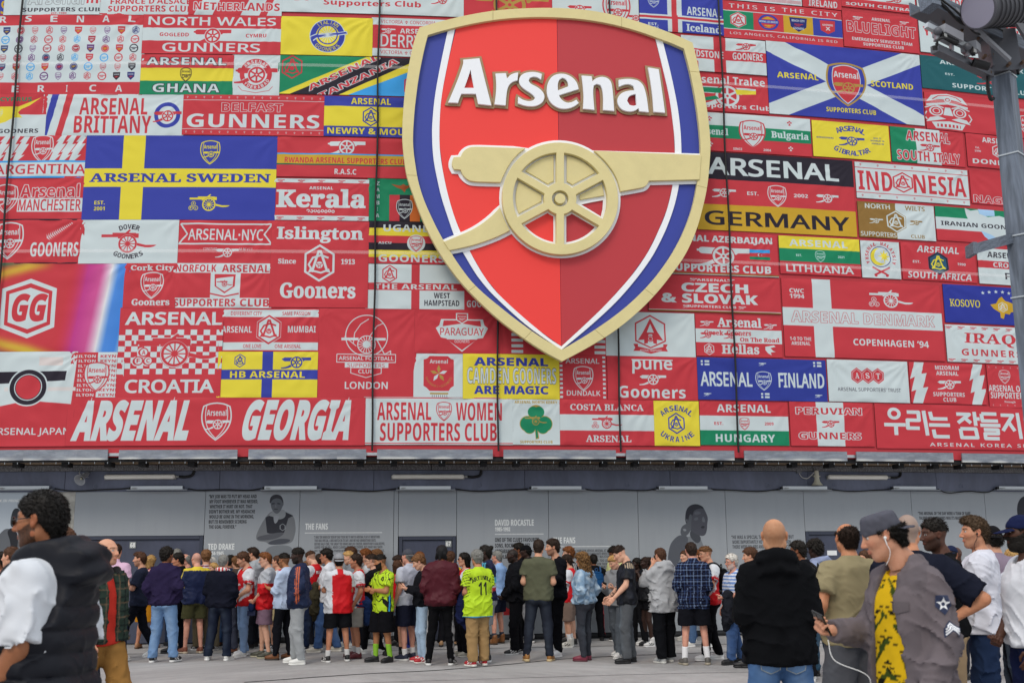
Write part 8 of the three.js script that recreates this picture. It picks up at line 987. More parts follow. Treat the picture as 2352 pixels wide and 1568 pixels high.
// people near the camera and at the edges of the queue: given by distance
const FRONT = [
  // x, head top, distance, yaw
  [108, 1128, 5.15, -98, 'person in a black padded vest over a white t-shirt with sunglasses, nearest at the left', { q: 2, skin: '#9a6647', build: 1.16, hs: 1.0, hair: hr('crop', '#14110f', { mix: 0.35 }), beard: 0.92, glasses: 'dark', kind: 2, hp: 4, hy: 8, bow: 0.02, top_: [tee(WH, { sl: 0.98, g: 0.03, gs: 0.024, fold: 0.014 }), { type: 'vest', col: '#15171f', sl: 0, g: 0.058, hem: 0.84, puff: 0.024, hood: 2, collar: true, fold: 0.007, shiny: true, neck: 0.08, cell: 0.0095 }], bottom: tr('#20222a'), armL: 'relaxed', armR: 'down', stance: 'walk' }],
  [246, 1233, 9.6, 66, 'person in a green and brown plaid jacket with headphones round the neck, walking right', { q: 1, skin: 'fair', hair: hr('fringe', 'brown', { front: 0.09 }), beard: 0.4, top_: [tee('#b8342a', { g: 0.014, gs: 0.002, sl: 0.3 }), jacket('#3b3a30', { hem: 0.88, gather: false, g: 0.04, fold: 0.018, cell: 0.012, pat: plaid('#2d3a33', '#14171a', '#6e5946', 0.12), open: [0.05, 0.05, -0.02] })], bottom: tr('#8a6536', { g: 0.026, fold: 0.014 }), shoes: TAN, armL: 'swing', armR: 'relaxed', stance: 'walk', headphones: 1 }],
  [269, 1248, 16.6, 176, 'person in a pale pink polo shirt, back turned, at the left of the queue', { skin: 'fair', hair: hr('short', 'dark'), feet: 1, top_: tee('#d3b0c8', { type: 'polo', collar: true, hem: 0.86 }), bottom: tr('#1c2136'), shoes: WS, armL: 'bent', armR: 'bent' }],
  [30, 1255, 12.5, -100, 'person in a maroon polo shirt with a hand at the face, at the left edge', { q: 1, skin: 'fair', hair: hr('short', 'brown'), top_: tee('#2e1622', { type: 'polo', collar: true }), bottom: tr('#20222a'), shoes: WS, armL: 'face', armR: 'face', feet: 1 }],
  [2, 1270, 14, -80, 'dark-haired person cut by the left edge of the picture', { q: 0, skin: 'brown', hair: hr('curly', 'black'), top_: tee('#2a2c34'), bottom: tr('#20222a'), shoes: WS, feet: 1 }],
  [146, 1213, 9.4, 170, 'brown-haired person mostly hidden behind the padded vest', { q: 0, skin: 'fair', hair: hr('full', 'brown'), top_: tee('#34383f'), bottom: tr('#262a34'), shoes: BS, feet: 1 }],
  [196, 1240, 10.6, 160, 'bald person whose crown shows behind the hood of the padded vest', { q: 0, skin: 'pink', hair: hr('bald', 'grey'), kind: 2, top_: tee('#3a3f48'), bottom: tr('#262a34'), shoes: BS, feet: 1 }],
  [1727, 1257, 15.2, -90, 'brown-haired person mostly hidden by the black hoodie', { q: 0, skin: 'fair', hair: hr('full', 'brown'), top_: tee('#3a3d46'), bottom: tr('#1e2028'), shoes: BS, feet: 1 }],
  [1779, 1187, 7.6, 176, 'bald person in a black hoodie and blue jeans, back turned, in the foreground', { q: 2, skin: '#c4906c', hair: hr('shaved', 'dark'), kind: 2, build: 1.04, hs: 1.0, hy: -8, beard: 0.3, top_: hoodie('#0f1013', { hem: 0.83, flare: 0.0, g: 0.026, gs: 0.018, fold: 0.012 }), bottom: jeansT('#46658f', { g: 0.02, fadeK: 0.5 }), shoes: BS, armL: 'bent', armR: 'bent', stance: 'wide', pockets: 1, bottles: 1 }],
  [1842, 1243, 13.9, -118, 'person with black hair and a black backpack, white trainers', { skin: 'brown', hair: hr('full', 'black'), top_: jacket('#16171c'), bottom: tr('#141418', { g: 0.026 }), shoes: WS, armL: 'clasp', armR: 'clasp', pack: '#17181b', feet: 1 }],
  [1876, 1240, 14.4, -140, 'dark-haired person in a pale blue grey hoodie and teal jeans', { skin: 'deep', hair: hr('curly', 'black'), top_: hoodie('#8b96b4'), bottom: jeansT('#33536a'), shoes: BS, armL: 'clasp', armR: 'clasp', feet: 1 }],
  [1946, 1198, 8.9, -166, 'balding person in a khaki t-shirt and grey shorts, back turned', { q: 2, skin: '#bf8461', hair: hr('fringe', 'dark'), beard: 0.3, build: 1.12, kind: 2, hy: -4, top_: tee('#8f8567', { g: 0.022, hem: 0.84, sl: 0.66 }), bottom: sho('#52545a', { cut: 0.53, g: 0.03 }), shoes: WS, armL: 'out', armR: 'bent', stance: 'wide', sunnies: 1 }],
  [1990, 1262, 14.2, -70, 'person mostly hidden behind the khaki t-shirt, pink socks showing', { q: 0, fem: 1, skin: 'fair', hair: hr('bob', 'brown'), top_: tee('#4a3a52'), bottom: sho('#2a2b32'), shoes: ['#3a2a5c', '#e2e2e2'], socks: '#b06a86', feet: 1 }],
  [2070, 1166, 5.9, -74, 'person in a grey army cap and field jacket over a yellow patterned shirt', { q: 2, skin: '#c08d72', build: 0.98, hs: 1.0, bow: 0.055, hp: 17, hy: -22, lift: 0.012, hair: hr('full', 'black', { mix: 0.2, front: 0.05 }), cap: { col: '#54555f', army: 1, back: 1 }, top_: [tee('#d3ac1c', { type: 'jersey', g: 0.014, gs: 0.002, hem: 0.82, sl: 0.3, fold: 0.002, cell: 0.0105, collar: true, pat: (x, y, z) => { const m = (((y * 7 + abs(x) * 5.5) % 1) + 1) % 1, n = noise(x * 8, y * 8, z * 4), q = ((y * 62) % 1 + 1) % 1; return m < 0.2 && q < 0.45 ? '#191a14' : m > 0.62 && m < 0.95 && n > -0.25 ? (n > 0.3 ? '#15170f' : '#3c4a1c') : '#d3ac1c'; } }), jacket('#62595c', { hem: 0.74, gather: false, g: 0.03, gs: 0.024, flare: 0.02, fold: 0.013, sl: 1.95, open: [0.055, 0.17, 0.0], cell: 0.0105, pat: (x, y, z, S) => (noise(x * 5, y * 5, z * 5) > 0 ? '#6a6266' : '#615a5e') })], bottom: tr('#1b1c20'), armL: 'relaxed', armR: 'reach', stance: 'walk', hold: 'phoneR', patches: 1, buds: 1 }],
  [2088, 1178, 8.2, 168, 'grey-haired person in a navy t-shirt with a hand on the hip, back turned', { q: 2, skin: '#c68a68', kind: 2, hair: hr('buzz', 'grey'), build: 1.14, hs: 1.02, top_: tee('#1a1d2a', { sl: 0.85, hem: 0.82, g: 0.024 }), bottom: jeansT('#2c4470', { g: 0.02, fadeK: 0.15 }), armL: 'bent', armR: 'hip', stance: 'wide', shoes: BS }],
  [2150, 1191, 9.2, -92, 'bearded person in a black t-shirt and khaki shorts, facing left', { q: 1, skin: '#54362a', hair: hr('high', 'black'), beard: 0.7, hs: 1.02, top_: tee('#131417', { hem: 0.86 }), bottom: sho('#9b8569', { cut: 0.5, g: 0.02 }), shoes: BS, armL: 'clasp', armR: 'clasp', feet: 1, bow: 0.02 }],
  [2244, 1187, 9.4, -118, 'person in a white long t-shirt and navy trousers with an earphone, facing left', { q: 2, skin: '#c79072', hair: hr('quiff', '#4a3a2a'), beard: 0.25, build: 1.16, hs: 1.03, hy: 24, top_: tee('#d9dbe6', { sl: 0.8, hem: 0.86, g: 0.022, fold: 0.014, neck: 0.075 }), bottom: tr('#243350', { g: 0.024, fold: 0.014 }), shoes: BS, armL: 'crossed', armR: 'crossed2', stance: 'stand', wire: 1 }],
  [2277, 1206, 11, 172, 'person in a black cap and lilac t-shirt, back turned', { q: 1, skin: 'fair', hair: hr('full', 'black'), cap: { col: '#1a191c', back: 1 }, hs: 1.03, top_: tee('#8f8090', { hem: 0.86 }), bottom: tr('#1c1e28'), shoes: BS, armL: 'bent', armR: 'bent', feet: 1, hy: 14 }],
  [2310, 1260, 11, -118, 'bald person in a white t-shirt with head bowed, dark jeans', { q: 1, skin: 'fair', hair: hr('shaved', 'dark'), H: 1.66, top_: tee('#d9dbe2', { sl: 0.9, g: 0.03 }), bottom: jeansT('#333a44', { fadeK: 0.2 }), shoes: BS, armL: 'relaxed', armR: 'phone', hp: 34, hy: 10, bow: 0.03, feet: 1 }],
  [2352, 1181, 7.9, -96, 'bearded person in a navy cap and white polo with a patterned sleeve band, right edge', { q: 2, skin: 'dark', hair: hr('short', 'black'), cap: { col: '#1a2142' }, beardThick: 1, hs: 1.02, build: 1.08, top_: tee('#d6d8de', { type: 'polo', collar: true, sl: 0.8, g: 0.026, gs: 0.026, hem: 0.9, pat: (x, y, z, S, A) => { const t = S ? hypot(x - A.sh[0], y - A.sh[1], z - A.sh[2]) : 0; return t > 0.185 && t < 0.205 ? (noise(x * 60, y * 60, z * 60) > 0 ? '#5c3a34' : '#2a3a3c') : '#d6d8de'; } }), bottom: tr('#1a2140', { g: 0.03 }), shoes: BS, armL: 'relaxed', armR: 'clasp' }],
  [2178, 1251, 14, 150, 'person in a navy cap seen between the black and white t-shirts', { q: 0, skin: 'tan', hair: hr('short', 'black'), cap: { col: '#222a44', back: 1 }, top_: tee('#2a2c34'), bottom: tr('#20222a'), shoes: BS, feet: 1 }],
  [2196, 1253, 14.4, -60, 'bald person with dark skin seen beside the earphone wearer', { q: 0, skin: 'dark', hair: hr('bald', 'black'), top_: tee('#2a2c34'), bottom: tr('#20222a'), shoes: BS, feet: 1 }],
  [2327, 1261, 14, 175, 'blond person in the distance at the right edge', { q: 0, fem: 1, skin: 'fair', hair: hr('curly', 'blond'), top_: tee('#7d7f86'), bottom: tr('#20222a'), shoes: BS, feet: 1 }],
];
for (const [x, t, depth, yaw, label, o] of FRONT) PEOPLE.push(makePerson({ x, top: t, depth, yaw, label, ...o }));
// ---------- what people wear in addition, hold and carry ----------
const short = (l) => { const w = l.replace(/,.*$/, '').replace(/ looking at a phone$/, '').split(' '); return 'the ' + w.slice(0, 8).join(' ').replace(/ (and|in|a|with|the|of|under|tied|at)$/, ''); };
function held(name, label, category, p, build) { const o = thing(name, label, category, p.root.position.toArray(), p.root.rotation.y); o.rotation.copy(p.root.rotation); o.scale.setScalar(p.S); build(o); return o; }
const shell = (o, name, f, lo, hi, c, col, m = M.cloth) => part(name, paint(nets(f, lo, hi, c), typeof col === 'function' ? col : () => P_(col)), m, o);
for (const p of PEOPLE) {
  const o = p.o, J = p.J, L = J.arms[0], Rr = J.arms[1], who = short(o.label);
  if (o.pack) {
    const c = rgb(o.pack);
    held('backpack', (o.pack === '#1f4a78' ? 'blue' : 'black') + ' backpack worn by ' + who, 'backpack', p, (g) => {
      const f = (x, y, z) => { let d = smax(ell(x, y, z, 0, 1.22, -0.235, 0.16, 0.245, 0.1), abs(y - 1.21) - 0.215, 0.04); d = smin(d, ell(x, y, z, 0, 1.13, -0.32, 0.12, 0.12, 0.045), 0.02); return d + 0.006 * noise(x * 14, y * 14, z * 14); };
      shell(g, 'pack_body', f, [-0.22, 0.92, -0.42], [0.22, 1.52, -0.08], 0.016, (x, y, z) => mix3(c, dark3(c, 0.6), clamp(abs(sin(y * 26)) > 0.97 ? 1 : 0.3 * noise(x * 9, y * 9, z * 9))));
      for (const s of [-1, 1]) part('shoulder_strap', tube([[s * 0.1, 1.40, -0.2], [s * 0.115, 1.50, -0.06], [s * 0.125, 1.44, 0.1], [s * 0.13, 1.3, 0.14], [s * 0.17, 1.12, 0.04], [s * 0.15, 1.05, -0.17]], 0.019, 7, 30), std(o.pack, 0.8), g);
      part('grab_loop', new THREE.TorusGeometry(0.03, 0.008, 6, 14).translate(0, 1.455, -0.22), std(o.pack, 0.8), g);
    });
  }
  if (o.hold) {
    const A = o.hold === 'phoneEar' ? L : o.hold === 'phoneR' ? Rr : (o.armR === 'phone' ? Rr : o.armL === 'reach' ? L : Rr), H = p.hands[A.s], at = H.at, ear = o.hold === 'phoneEar';
    held('phone', (o.hold === 'phoneR' ? 'smartphone with white cord held by ' : 'smartphone held by ') + who, 'phone', p, (g) => {
      const q = new THREE.Group(), dir = H.dir, n = ear ? V(A.s, 0, 0.2).normalize() : V(0, 0.62, -0.78), v = V(dir.x, dir.y, dir.z), y = v.addScaledVector(n, -v.dot(n)).normalize(), x = V(0, 0, 0).crossVectors(y, n), m = new THREE.Matrix4().makeBasis(x, y, n).setPosition(at.x, at.y + (ear ? 0 : 0.012), at.z);
      part('case', rbox(0.074, 0.152, 0.0095, 0.004).applyMatrix4(m), M.phone, g); part('screen', box(0.066, 0.142, 0.001, 0, 0, 0.0053).applyMatrix4(m), new THREE.MeshStandardMaterial({ color: lin('#20242a'), roughness: 0.08 }), g); part('lens_bump', box(0.022, 0.022, 0.002, 0.018, 0.055, -0.0055).applyMatrix4(m), M.black, g);
    });
    if (o.hold === 'phoneR') { const a = at.toArray(), pts = [[a[0], a[1] - 0.07, a[2] - 0.03], [a[0] + 0.06, a[1] - 0.16, a[2] - 0.02], [0.05, 0.95, 0.27], [0.0, 0.82, 0.25], [0.02, 0.74, 0.2]]; held('earphone_cord', 'thin white earphone cord hanging from the phone of the army cap wearer', 'cord', p, (g) => part('cord', tube(pts, 0.0019, 5, 40), M.white, g)); }
  }
  if (o.buds) { const m = p.HM; p.add('earbud', merge([new THREE.SphereGeometry(0.009, 10, 8).translate(0.088, -0.006, 0.004), new THREE.CylinderGeometry(0.0034, 0.003, 0.034, 8).translate(0.09, -0.024, 0.008), tube([[0.09, -0.04, 0.009], [0.092, -0.075, 0.005], [0.082, -0.11, 0.02], [0.066, -0.14, 0.045]], 0.0017, 5, 16)]).applyMatrix4(m), M.white); }
  if (o.wire) p.add('earphone_wire', merge([tube([[0.086, -0.004, 0.006], [0.088, -0.04, 0.012], [0.076, -0.1, 0.035], [0.064, -0.14, 0.02], [0.05, -0.155, -0.04]], 0.0024, 5, 24), new THREE.SphereGeometry(0.009, 8, 6).translate(0.086, -0.004, 0.006)]).applyMatrix4(p.HM), M.black);
  if (o.headphones) p.add('headphones', merge([new THREE.TorusGeometry(0.082, 0.011, 8, 26, PI * 1.25).rotateX(PI / 2 - 0.35).rotateY(PI * 0.37 + PI).translate(0, 1.50, 0.01), new THREE.CylinderGeometry(0.036, 0.036, 0.034, 16).rotateZ(PI / 2).rotateY(0.5).translate(0.075, 1.485, 0.07), new THREE.CylinderGeometry(0.036, 0.036, 0.034, 16).rotateZ(PI / 2).rotateY(-0.5).translate(-0.075, 1.485, 0.07)]), M.black);
  if (o.scarf) { const f = (x, y, z) => { const r = hypot(x, (z + 0.025) * 1.1), d = hypot(r - 0.082, (y - 1.505 + z * 0.12) * 0.85) - 0.034; return smin(d, cap(x, y, z, [-0.07, 1.5, 0.07], [-0.2, 0.92, 0.15], 0.04, 0.045, 0.5), 0.02) + 0.004 * noise(x * 20, y * 20, z * 20); }; shell(p.root, 'scarf', f, [-0.28, 0.85, -0.17], [0.16, 1.58, 0.22], 0.013, (x, y, z) => (y > 1.44 ? (((Math.atan2(x, z) * 2.1) % 1 + 1) % 1 < 0.5 ? '#c0202a' : '#dcdcdc') : ((y * 9) % 1 + 1) % 1 < 0.6 ? '#c0202a' : '#dcdcdc')); p.root.children[p.root.children.length - 1].geometry = paint(p.root.children[p.root.children.length - 1].geometry, (x, y, z) => rgb(y > 1.44 ? (((Math.atan2(x, z) * 2.1) % 1 + 1) % 1 < 0.5 ? '#c0202a' : '#dcdcdc') : ((y * 9) % 1 + 1) % 1 < 0.6 ? '#c0202a' : '#dcdcdc')); }
  if (o.waist) { const c = rgb(o.waist), fo = folds(3, 0.02, 16, 9); shell(p.root, 'tied_hoodie', (x, y, z) => { const r = hypot(x, z / 0.9), d = max(abs(r - 0.185) - 0.035, abs(y - 0.93) - 0.05); return smin(d, cap(x, y, z, [0.02, 0.92, -0.17], [0.0, 0.66, -0.2], 0.13, 0.11, 0.75), 0.05) + fo(x, y, z); }, [-0.3, 0.45, -0.4], [0.3, 1.05, 0.3], 0.015, c); }
  if (o.jacketOn) { const c = rgb(o.jacketOn), m = mid3(L.el, L.wr, 0.72), fo = folds(11, 0.03, 18, 6); held('folded_jacket', (o.jacketOn === '#1c2244' ? 'navy' : o.jacketOn === '#3b372a' ? 'olive' : 'dark grey') + ' jacket on the arm of ' + who, 'jacket', p, (g) => { shell(g, 'jacket_body', (x, y, z) => smin(cap(x, y, z, off3(m, [0.02, 0.01, 0.02]), off3(m, [0.0, -0.36, 0.03]), 0.085, 0.1, 0.8), cap(x, y, z, off3(m, [-0.04, -0.02, 0.02]), off3(m, [-0.06, -0.5, 0.02]), 0.05, 0.045), 0.04) + fo(x, y, z), off3(m, [-0.25, -0.68, -0.2]), off3(m, [0.25, 0.18, 0.25]), 0.016, (x, y, z) => mix3(c, dark3(c, 0.6), clamp(noise(x * 9, y * 5, z * 9)))); if (o.jacketOn === '#1c2244') part('red_piping', tube([off3(m, [0.07, 0.02, 0.0]), off3(m, [0.09, -0.15, 0.02]), off3(m, [0.1, -0.3, 0.03])], 0.007, 5), std('#b02838'), g); }); }
  if (o.capInHand) held('baseball_cap', 'navy cap dangling from the hand of the ginger person in glasses', 'cap', p, (g) => { const m = off3(p.hands[1].at.toArray(), [0.02, -0.09, 0.0]); shell(g, 'crown', (x, y, z) => max(ell(x, y, z, m[0], m[1], m[2], 0.085, 0.09, 0.06), -ell(x, y, z, m[0] - 0.05, m[1], m[2] + 0.02, 0.07, 0.07, 0.05)), off3(m, [-0.12, -0.12, -0.1]), off3(m, [0.12, 0.12, 0.1]), 0.012, '#1e2b50'); part('peak', rbox(0.02, 0.09, 0.14, 0.008, m[0] + 0.02, m[1] - 0.1, m[2]), std('#1a2546'), g); });
  if (o.sunnies) held('sunglasses', 'black folded sunglasses in the hand of the khaki t-shirt wearer', 'sunglasses', p, (g) => { const a = p.hands[1].at; for (const s of [-1, 1]) part('lens', new THREE.SphereGeometry(1, 12, 8).scale(0.028, 0.02, 0.006).translate(a.x + s * 0.032, a.y - 0.03, a.z - 0.03), M.lensDark, g); part('temple', bar(V(a.x - 0.06, a.y - 0.02, a.z - 0.03), V(a.x + 0.05, a.y + 0.005, a.z - 0.02), 0.006), M.black, g); });
  if (o.bottles) for (const s of [1, -1]) held('water_bottle', 'clear plastic water bottle held at the ' + (s > 0 ? 'left' : 'right') + ' side of the black hoodie', 'bottle', p, (g) => { const x = s * 0.2; part('bottle_body', new THREE.LatheGeometry([[0.0, 0], [0.03, 0.002], [0.032, 0.03], [0.029, 0.06], [0.032, 0.09], [0.03, 0.14], [0.014, 0.18], [0.013, 0.2]].map(([a, b]) => new THREE.Vector2(a, b)), 20).rotateZ(0.4 * s).translate(x, 1.0, 0.16), new THREE.MeshPhysicalMaterial({ color: 0xe8f2f5, transmission: 0.9, roughness: 0.06, ior: 1.4, thickness: 0 }), g); part('label', new THREE.CylinderGeometry(0.0325, 0.0325, 0.04, 20, 1, true).translate(0, 0.11, 0).rotateZ(0.4 * s).translate(x, 1.0, 0.16), std('#a83a44', 0.5), g); part('bottle_cap', new THREE.CylinderGeometry(0.015, 0.015, 0.02, 14).translate(0, 0.21, 0).rotateZ(0.4 * s).translate(x, 1.0, 0.16), M.white, g); });
  // prints on shirts
  if (o.backPrint) { const [nm, num] = o.backPrint.split('/'), yel = num === '11', c = yel ? '#15160f' : '#f0f0f0', cell = letterCell(180, 190, (k) => { if (nm.length > 5) k.arc(nm, 50, 100, 84, -40, 40, 17, c, 'S'); else k.t(nm, 50, 12, 50, 15, c); k.t(num, 50, 63, num === '11' ? 44 : 60, 56, c); }); p.print('shirt_number', [0, 1.23, -0.16], [0, 0.05, -1], 0.34, 0.36, cell); }
  if (o.jersey === 'front') p.print('shirt_sponsor', [0, 1.22, 0.16], [0, 0, 1], 0.26, 0.07, letterCell(140, 38, (k) => k.t('Emirates', 50, 50, 92, 70, '#f0f0f0')));
  if (o.patches) {
    const star = letterCell(80, 96, (k) => k.p([8, 4, 92, 4, 96, 56, 50, 97, 4, 56], '#26304e').p([13, 8, 87, 8, 90, 54, 50, 91, 10, 54], '#1d2744').star(50, 46, 34, '#e2e4e6').c(50, 46, 9, '#26304e')), chev = letterCell(80, 80, (k) => { k.p([6, 44, 50, 4, 94, 44, 94, 96, 50, 62, 6, 96], '#1d2744'); for (let i = 0; i < 3; i++) k.p([14, 52 + i * 14, 50, 20 + i * 14, 86, 52 + i * 14], '#dfe1e4', 8); });
    const A = L, n = [1, 0.1, 0.15]; p.print('star_patch', mid3(A.sh, A.el, 0.42), n, 0.085, 0.1, star); p.print('chevron_patch', mid3(A.sh, A.el, 0.86), n, 0.09, 0.09, chev);
    p.print('chest_pocket', [0.12, 1.28, 0.14], [0.35, 0, 1], 0.13, 0.06, letterCell(60, 30, (k) => k.p([0, 0, 100, 0, 100, 70, 50, 96, 0, 70], '#564e52')));
  }
  if (o.pockets) for (const s of [-1, 1]) p.add('jeans_pocket', printPatch(p.botF, [s * 0.085, 0.84, -0.15], [s * 0.15, 0, -1], [0, 1, 0], 0.14, 0.13, letterCell(70, 66, (k) => k.p([2, 2, 98, 2, 94, 76, 50, 97, 6, 76], '#58789f').p([4, 4, 96, 4, 92, 75, 50, 94, 8, 75, 4, 4], '#c2b48e', 2).p([6, 16, 94, 16], '#c2b48e', 2))), M.print2);
  if (o.top_?.type === 'jersey' && o.top_.pat && (o.yaw < -40 && o.yaw > -115) && o.top_.sl < 1 && o.q !== 0 && o.label.includes('red')) { LETTER.vr ??= letterCell(90, 50, (k) => k.t('VISIT', 50, 28, 60, 34, '#a02430').t('RWANDA', 50, 74, 92, 36, '#a02430')); p.print('sleeve_print', mid3(L.sh, L.el, 0.45), [1, 0.05, 0], 0.09, 0.05, LETTER.vr); }
}
// ---------- the lamp post at the right with its arms, antennas and floodlight ----------
{
  const D = 9, P = (x, y, d = D) => atDepth(x, y, d), galv = new THREE.MeshStandardMaterial({ color: lin('#737d8c'), map: noiseTexture(256, 0.5, [4, 9, 22], 0.72, 1, 71), roughness: 0.55, metalness: 0.25 }), grey = new THREE.MeshStandardMaterial({ color: lin('#595b62'), roughness: 0.55, metalness: 0.3 }), pale = std('#8b8d94', 0.4), rust = std('#5c4738', 0.8);
  const a = P(2306, 175), b = P(2352 + 47, 1100), ax = V(0, 0, 0).subVectors(a, b).normalize(), foot = b.clone().addScaledVector(ax, -b.y / ax.y);
  const post = thing('lamp_post', 'tall galvanised square post with cross arm, right of the crest', 'lamp post', foot.toArray()), loc = (v) => v.clone().sub(foot), add = (n, g, m, q = post) => part(n, g, m, q);
  const section = (p, q, w0, w1) => { const l = p.distanceTo(q), g = new THREE.CylinderGeometry(w1 * 0.707, w0 * 0.707, l, 4, 1).toNonIndexed(); g.computeVertexNormals(); return g.applyMatrix4(new THREE.Matrix4().compose(p.clone().add(q).multiplyScalar(0.5), new THREE.Quaternion().setFromUnitVectors(V(0, 1, 0), q.clone().sub(p).normalize()), V(1, 1, 1))); };
  const top = P(2291, -30);
  add('shaft', section(loc(foot), loc(a), 0.185, 0.157), galv);
  add('base_plate', box(0.45, 0.03, 0.45, 0, 0.015, 0), galv);
  for (const y of [177, 369, 560, 700]) { const f = (1100 - y) / 925, c = b.clone().lerp(a, f), u = ax; add('steel_band', section(loc(c.clone().addScaledVector(u, -0.006)), loc(c.clone().addScaledVector(u, 0.006)), 0.172 + (1 - f) * 0.022, 0.172 + (1 - f) * 0.022), M.steel); }
  // head box and its plates
  const hb0 = P(2303, 172), hb1 = P(2287, 78);
  add('head_box', bar(loc(hb0), loc(hb1), 0.27, 0.2, V(0, 0, 1)), grey);
  add('head_plate', bar(loc(hb0.clone().add(V(-0.15, 0.01, 0.1))), loc(hb1.clone().add(V(-0.15, 0, 0.1))), 0.015, 0.16, V(0, 0, 1)), grey);
  for (const [x, y] of [[2277, 127], [2273, 168], [2318, 148], [2350, 143], [2262, 130]]) { const c = loc(P(x, y, D - 0.14)); add('bolt', new THREE.CylinderGeometry(0.016, 0.016, 0.05, 8).rotateX(PI / 2).translate(c.x, c.y, c.z), rust); }
  // the cross arm: a channel that runs towards us and away, upper left to right
  const c0 = P(2118, 22, 8.4), c1 = P(2310, 106, 9.1), c2 = P(2420, 165, 9.6);
  add('cross_arm', bar(loc(c0), loc(c2), 0.21, 0.02), grey); for (const s of [-1, 1]) { const d = c2.clone().sub(c0).normalize(), x = V(0, 0, 0).crossVectors(V(0, 1, 0), d).normalize().multiplyScalar(s * 0.11); add('arm_flange', bar(loc(c0.clone().add(x).add(V(0, 0.05, 0))), loc(c2.clone().add(x).add(V(0, 0.05, 0))), 0.012, 0.12), galv); }
  add('arm_end', bar(loc(P(2121, 12, 8.42)), loc(P(2149, -10, 8.3)), 0.1, 0.16), galv);
  add('stay_rod', bar(loc(P(2168, -2, 8.45)), loc(P(2320, 137, 8.8)), 0.032), pale);
  for (const f of [0.15, 0.28, 0.4]) { const c = loc(c0.clone().lerp(c2, f)); add('bolt', new THREE.CylinderGeometry(0.013, 0.013, 0.03, 8).translate(c.x, c.y - 0.015, c.z), rust); }
  add('cable_run', merge([tube([P(2150, -6, 8.3), P(2178, 22, 8.4), P(2214, 55, 8.6), P(2254, 52, 8.7), P(2300, 70, 8.9), P(2328, 95, 9), P(2336, 130, 8.95), P(2340, 170, 8.9)].map(loc), 0.014, 6, 60), tube([P(2271, 170, 8.85), P(2270, 200, 8.85), P(2277, 228, 8.86), P(2283, 226, 8.9)].map(loc), 0.016, 6, 24), tube([P(2160, -4, 8.35), P(2200, 28, 8.4), P(2240, 75, 8.6), P(2268, 80, 8.7)].map(loc), 0.009, 6, 40)]), M.cable);
  // lower arm
  add('side_arm', bar(loc(P(2232, 573, 8.75)), loc(P(2322, 548, D)), 0.075, 0.085), galv);
  add('arm_plate', bar(loc(P(2231, 561, 8.72)), loc(P(2233, 588, 8.72)), 0.035, 0.16, V(0, 0, 1)), galv);
  // an antenna bar hung under the cross arm
  const o = thing('antenna_array', 'grey antenna panels on a bar below the lamp post arm', 'antenna', P(2200, 90, 8.6).toArray()), org = o.position, l2 = (v) => v.clone().sub(org), add2 = (n, g, m) => part(n, g, m, o), Q = (x, y, d) => l2(P(x, y, d));
  add2('square_tube', bar(Q(2148, 112, 8.35), Q(2275, 172, 8.9), 0.075, 0.065), grey); add2('tube_mouth', box(0.04, 0.036, 0.01).translate(...Q(2148.5, 110, 8.3).toArray()), M.dark);
  for (const [x, y, d, x1, y1] of [[2150, 93, 8.35, 2153, 74], [2187, 118, 8.45, 2186, 100], [2224, 130, 8.55, 2224, 108]]) add2('mount_bracket', bar(Q(x, y, d), Q(x1, y1, d), 0.055, 0.02), pale);
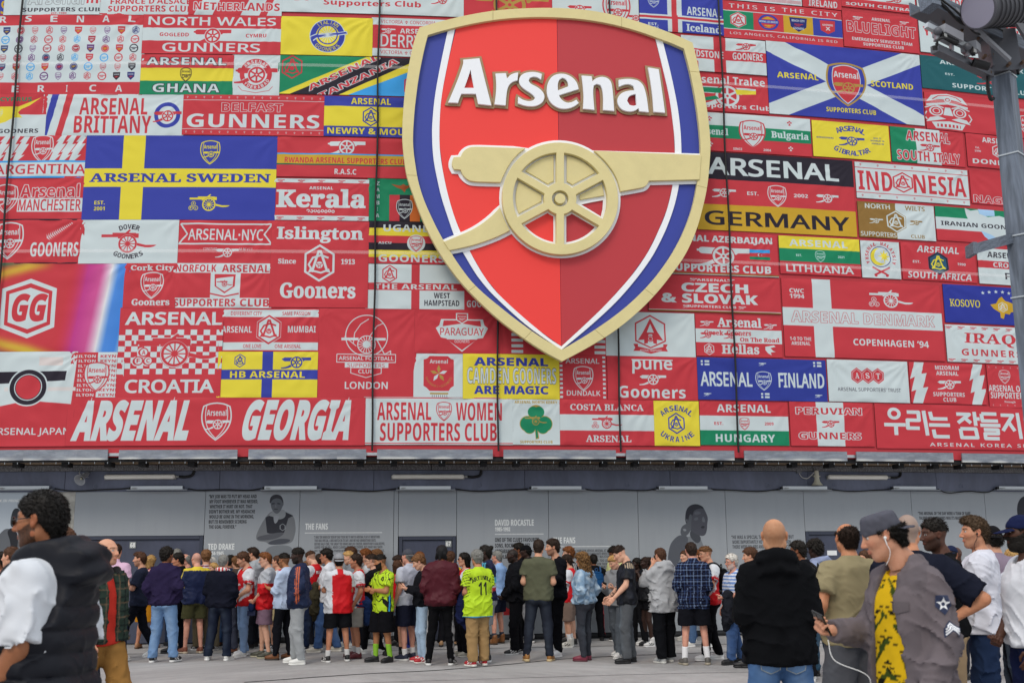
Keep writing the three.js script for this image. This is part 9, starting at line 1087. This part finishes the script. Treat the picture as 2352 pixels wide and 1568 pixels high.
  for (const [x, y, x1, y1, x2, y2, d] of [[2128, 58, 2156, 72, 2199, 92, 8.32], [2196, 96, 2224, 108, 2236, 116, 8.5]]) {
    add2('reflector_tube', bar(Q(x, y, d), Q(x1, y1, d + 0.05), 0.04, 0.045), M.steel); add2('fin', bar(Q(x + 6, y - 3, d + 0.03), Q(x1, y1 - 4, d + 0.08), 0.02, 0.06), grey);
    const c = Q(x1 - 1, y1, d); add2('knuckle', new THREE.SphereGeometry(0.035, 14, 10).translate(c.x, c.y, c.z), grey);
    add2('panel_housing', bar(Q(x1 + 1, y1 - 2, d + 0.03), Q(x2, y2, d + 0.15), 0.13, 0.075), pale); add2('panel_face', bar(Q(x1 + 8, y1 + 6, d), Q(x2 + 1, y2 + 6, d + 0.1), 0.03, 0.05), M.dark); add2('rating_label', bar(Q(x1 + 14, y1 + 7, d - 0.02), Q(x1 + 20, y1 + 10, d), 0.004, 0.03), M.greyPlastic);
  }
  add2('loop_cable', tube([Q(2153, 106, 8.28), Q(2155, 92, 8.26), Q(2168, 87, 8.27), Q(2185, 92, 8.3), Q(2200, 98, 8.34)], 0.011, 6, 30), M.cable);
  add2('coupling', new THREE.CylinderGeometry(0.035, 0.035, 0.14, 12).rotateZ(PI / 2 - 0.3).translate(...Q(2254, 148, 8.6).toArray()), M.dark);
  // floodlight drum
  const f0 = P(2248, 22, 8.3), fl = thing('floodlight', 'large dark drum floodlight at the top right corner', 'floodlight', f0.toArray()), fd = P(2420, 14, 8.9).sub(f0), len = fd.length(), q = new THREE.Quaternion().setFromUnitVectors(V(0, 1, 0), fd.clone().normalize()), fm = (g) => g.applyMatrix4(new THREE.Matrix4().compose(V(0, 0, 0), q, V(1, 1, 1)));
  part('drum', fm(new THREE.CylinderGeometry(0.155, 0.15, len, 36, 1).translate(0, len / 2, 0)), std('#33333a', 0.5), fl);
  part('front_glass', fm(new THREE.CylinderGeometry(0.147, 0.147, 0.012, 36).translate(0, -0.006, 0)), std('#8d8a9c', 0.25), fl);
  part('bezel', fm(new THREE.TorusGeometry(0.152, 0.012, 8, 40).rotateX(PI / 2)), std('#4a4a52', 0.5), fl);
  for (let i = 0; i < 16; i++) part('cooling_fin', fm(new THREE.TorusGeometry(0.156, 0.004, 5, 40).rotateX(PI / 2).translate(0, 0.1 + i * len / 18, 0)), std('#2c2c32', 0.5), fl);
  part('yoke', bar(V(0.3, -0.16, 0.05), V(0.32, -0.5, 0.25), 0.06, 0.03), std('#3a3a40', 0.5), fl);
}
renderer.render(scene, camera);
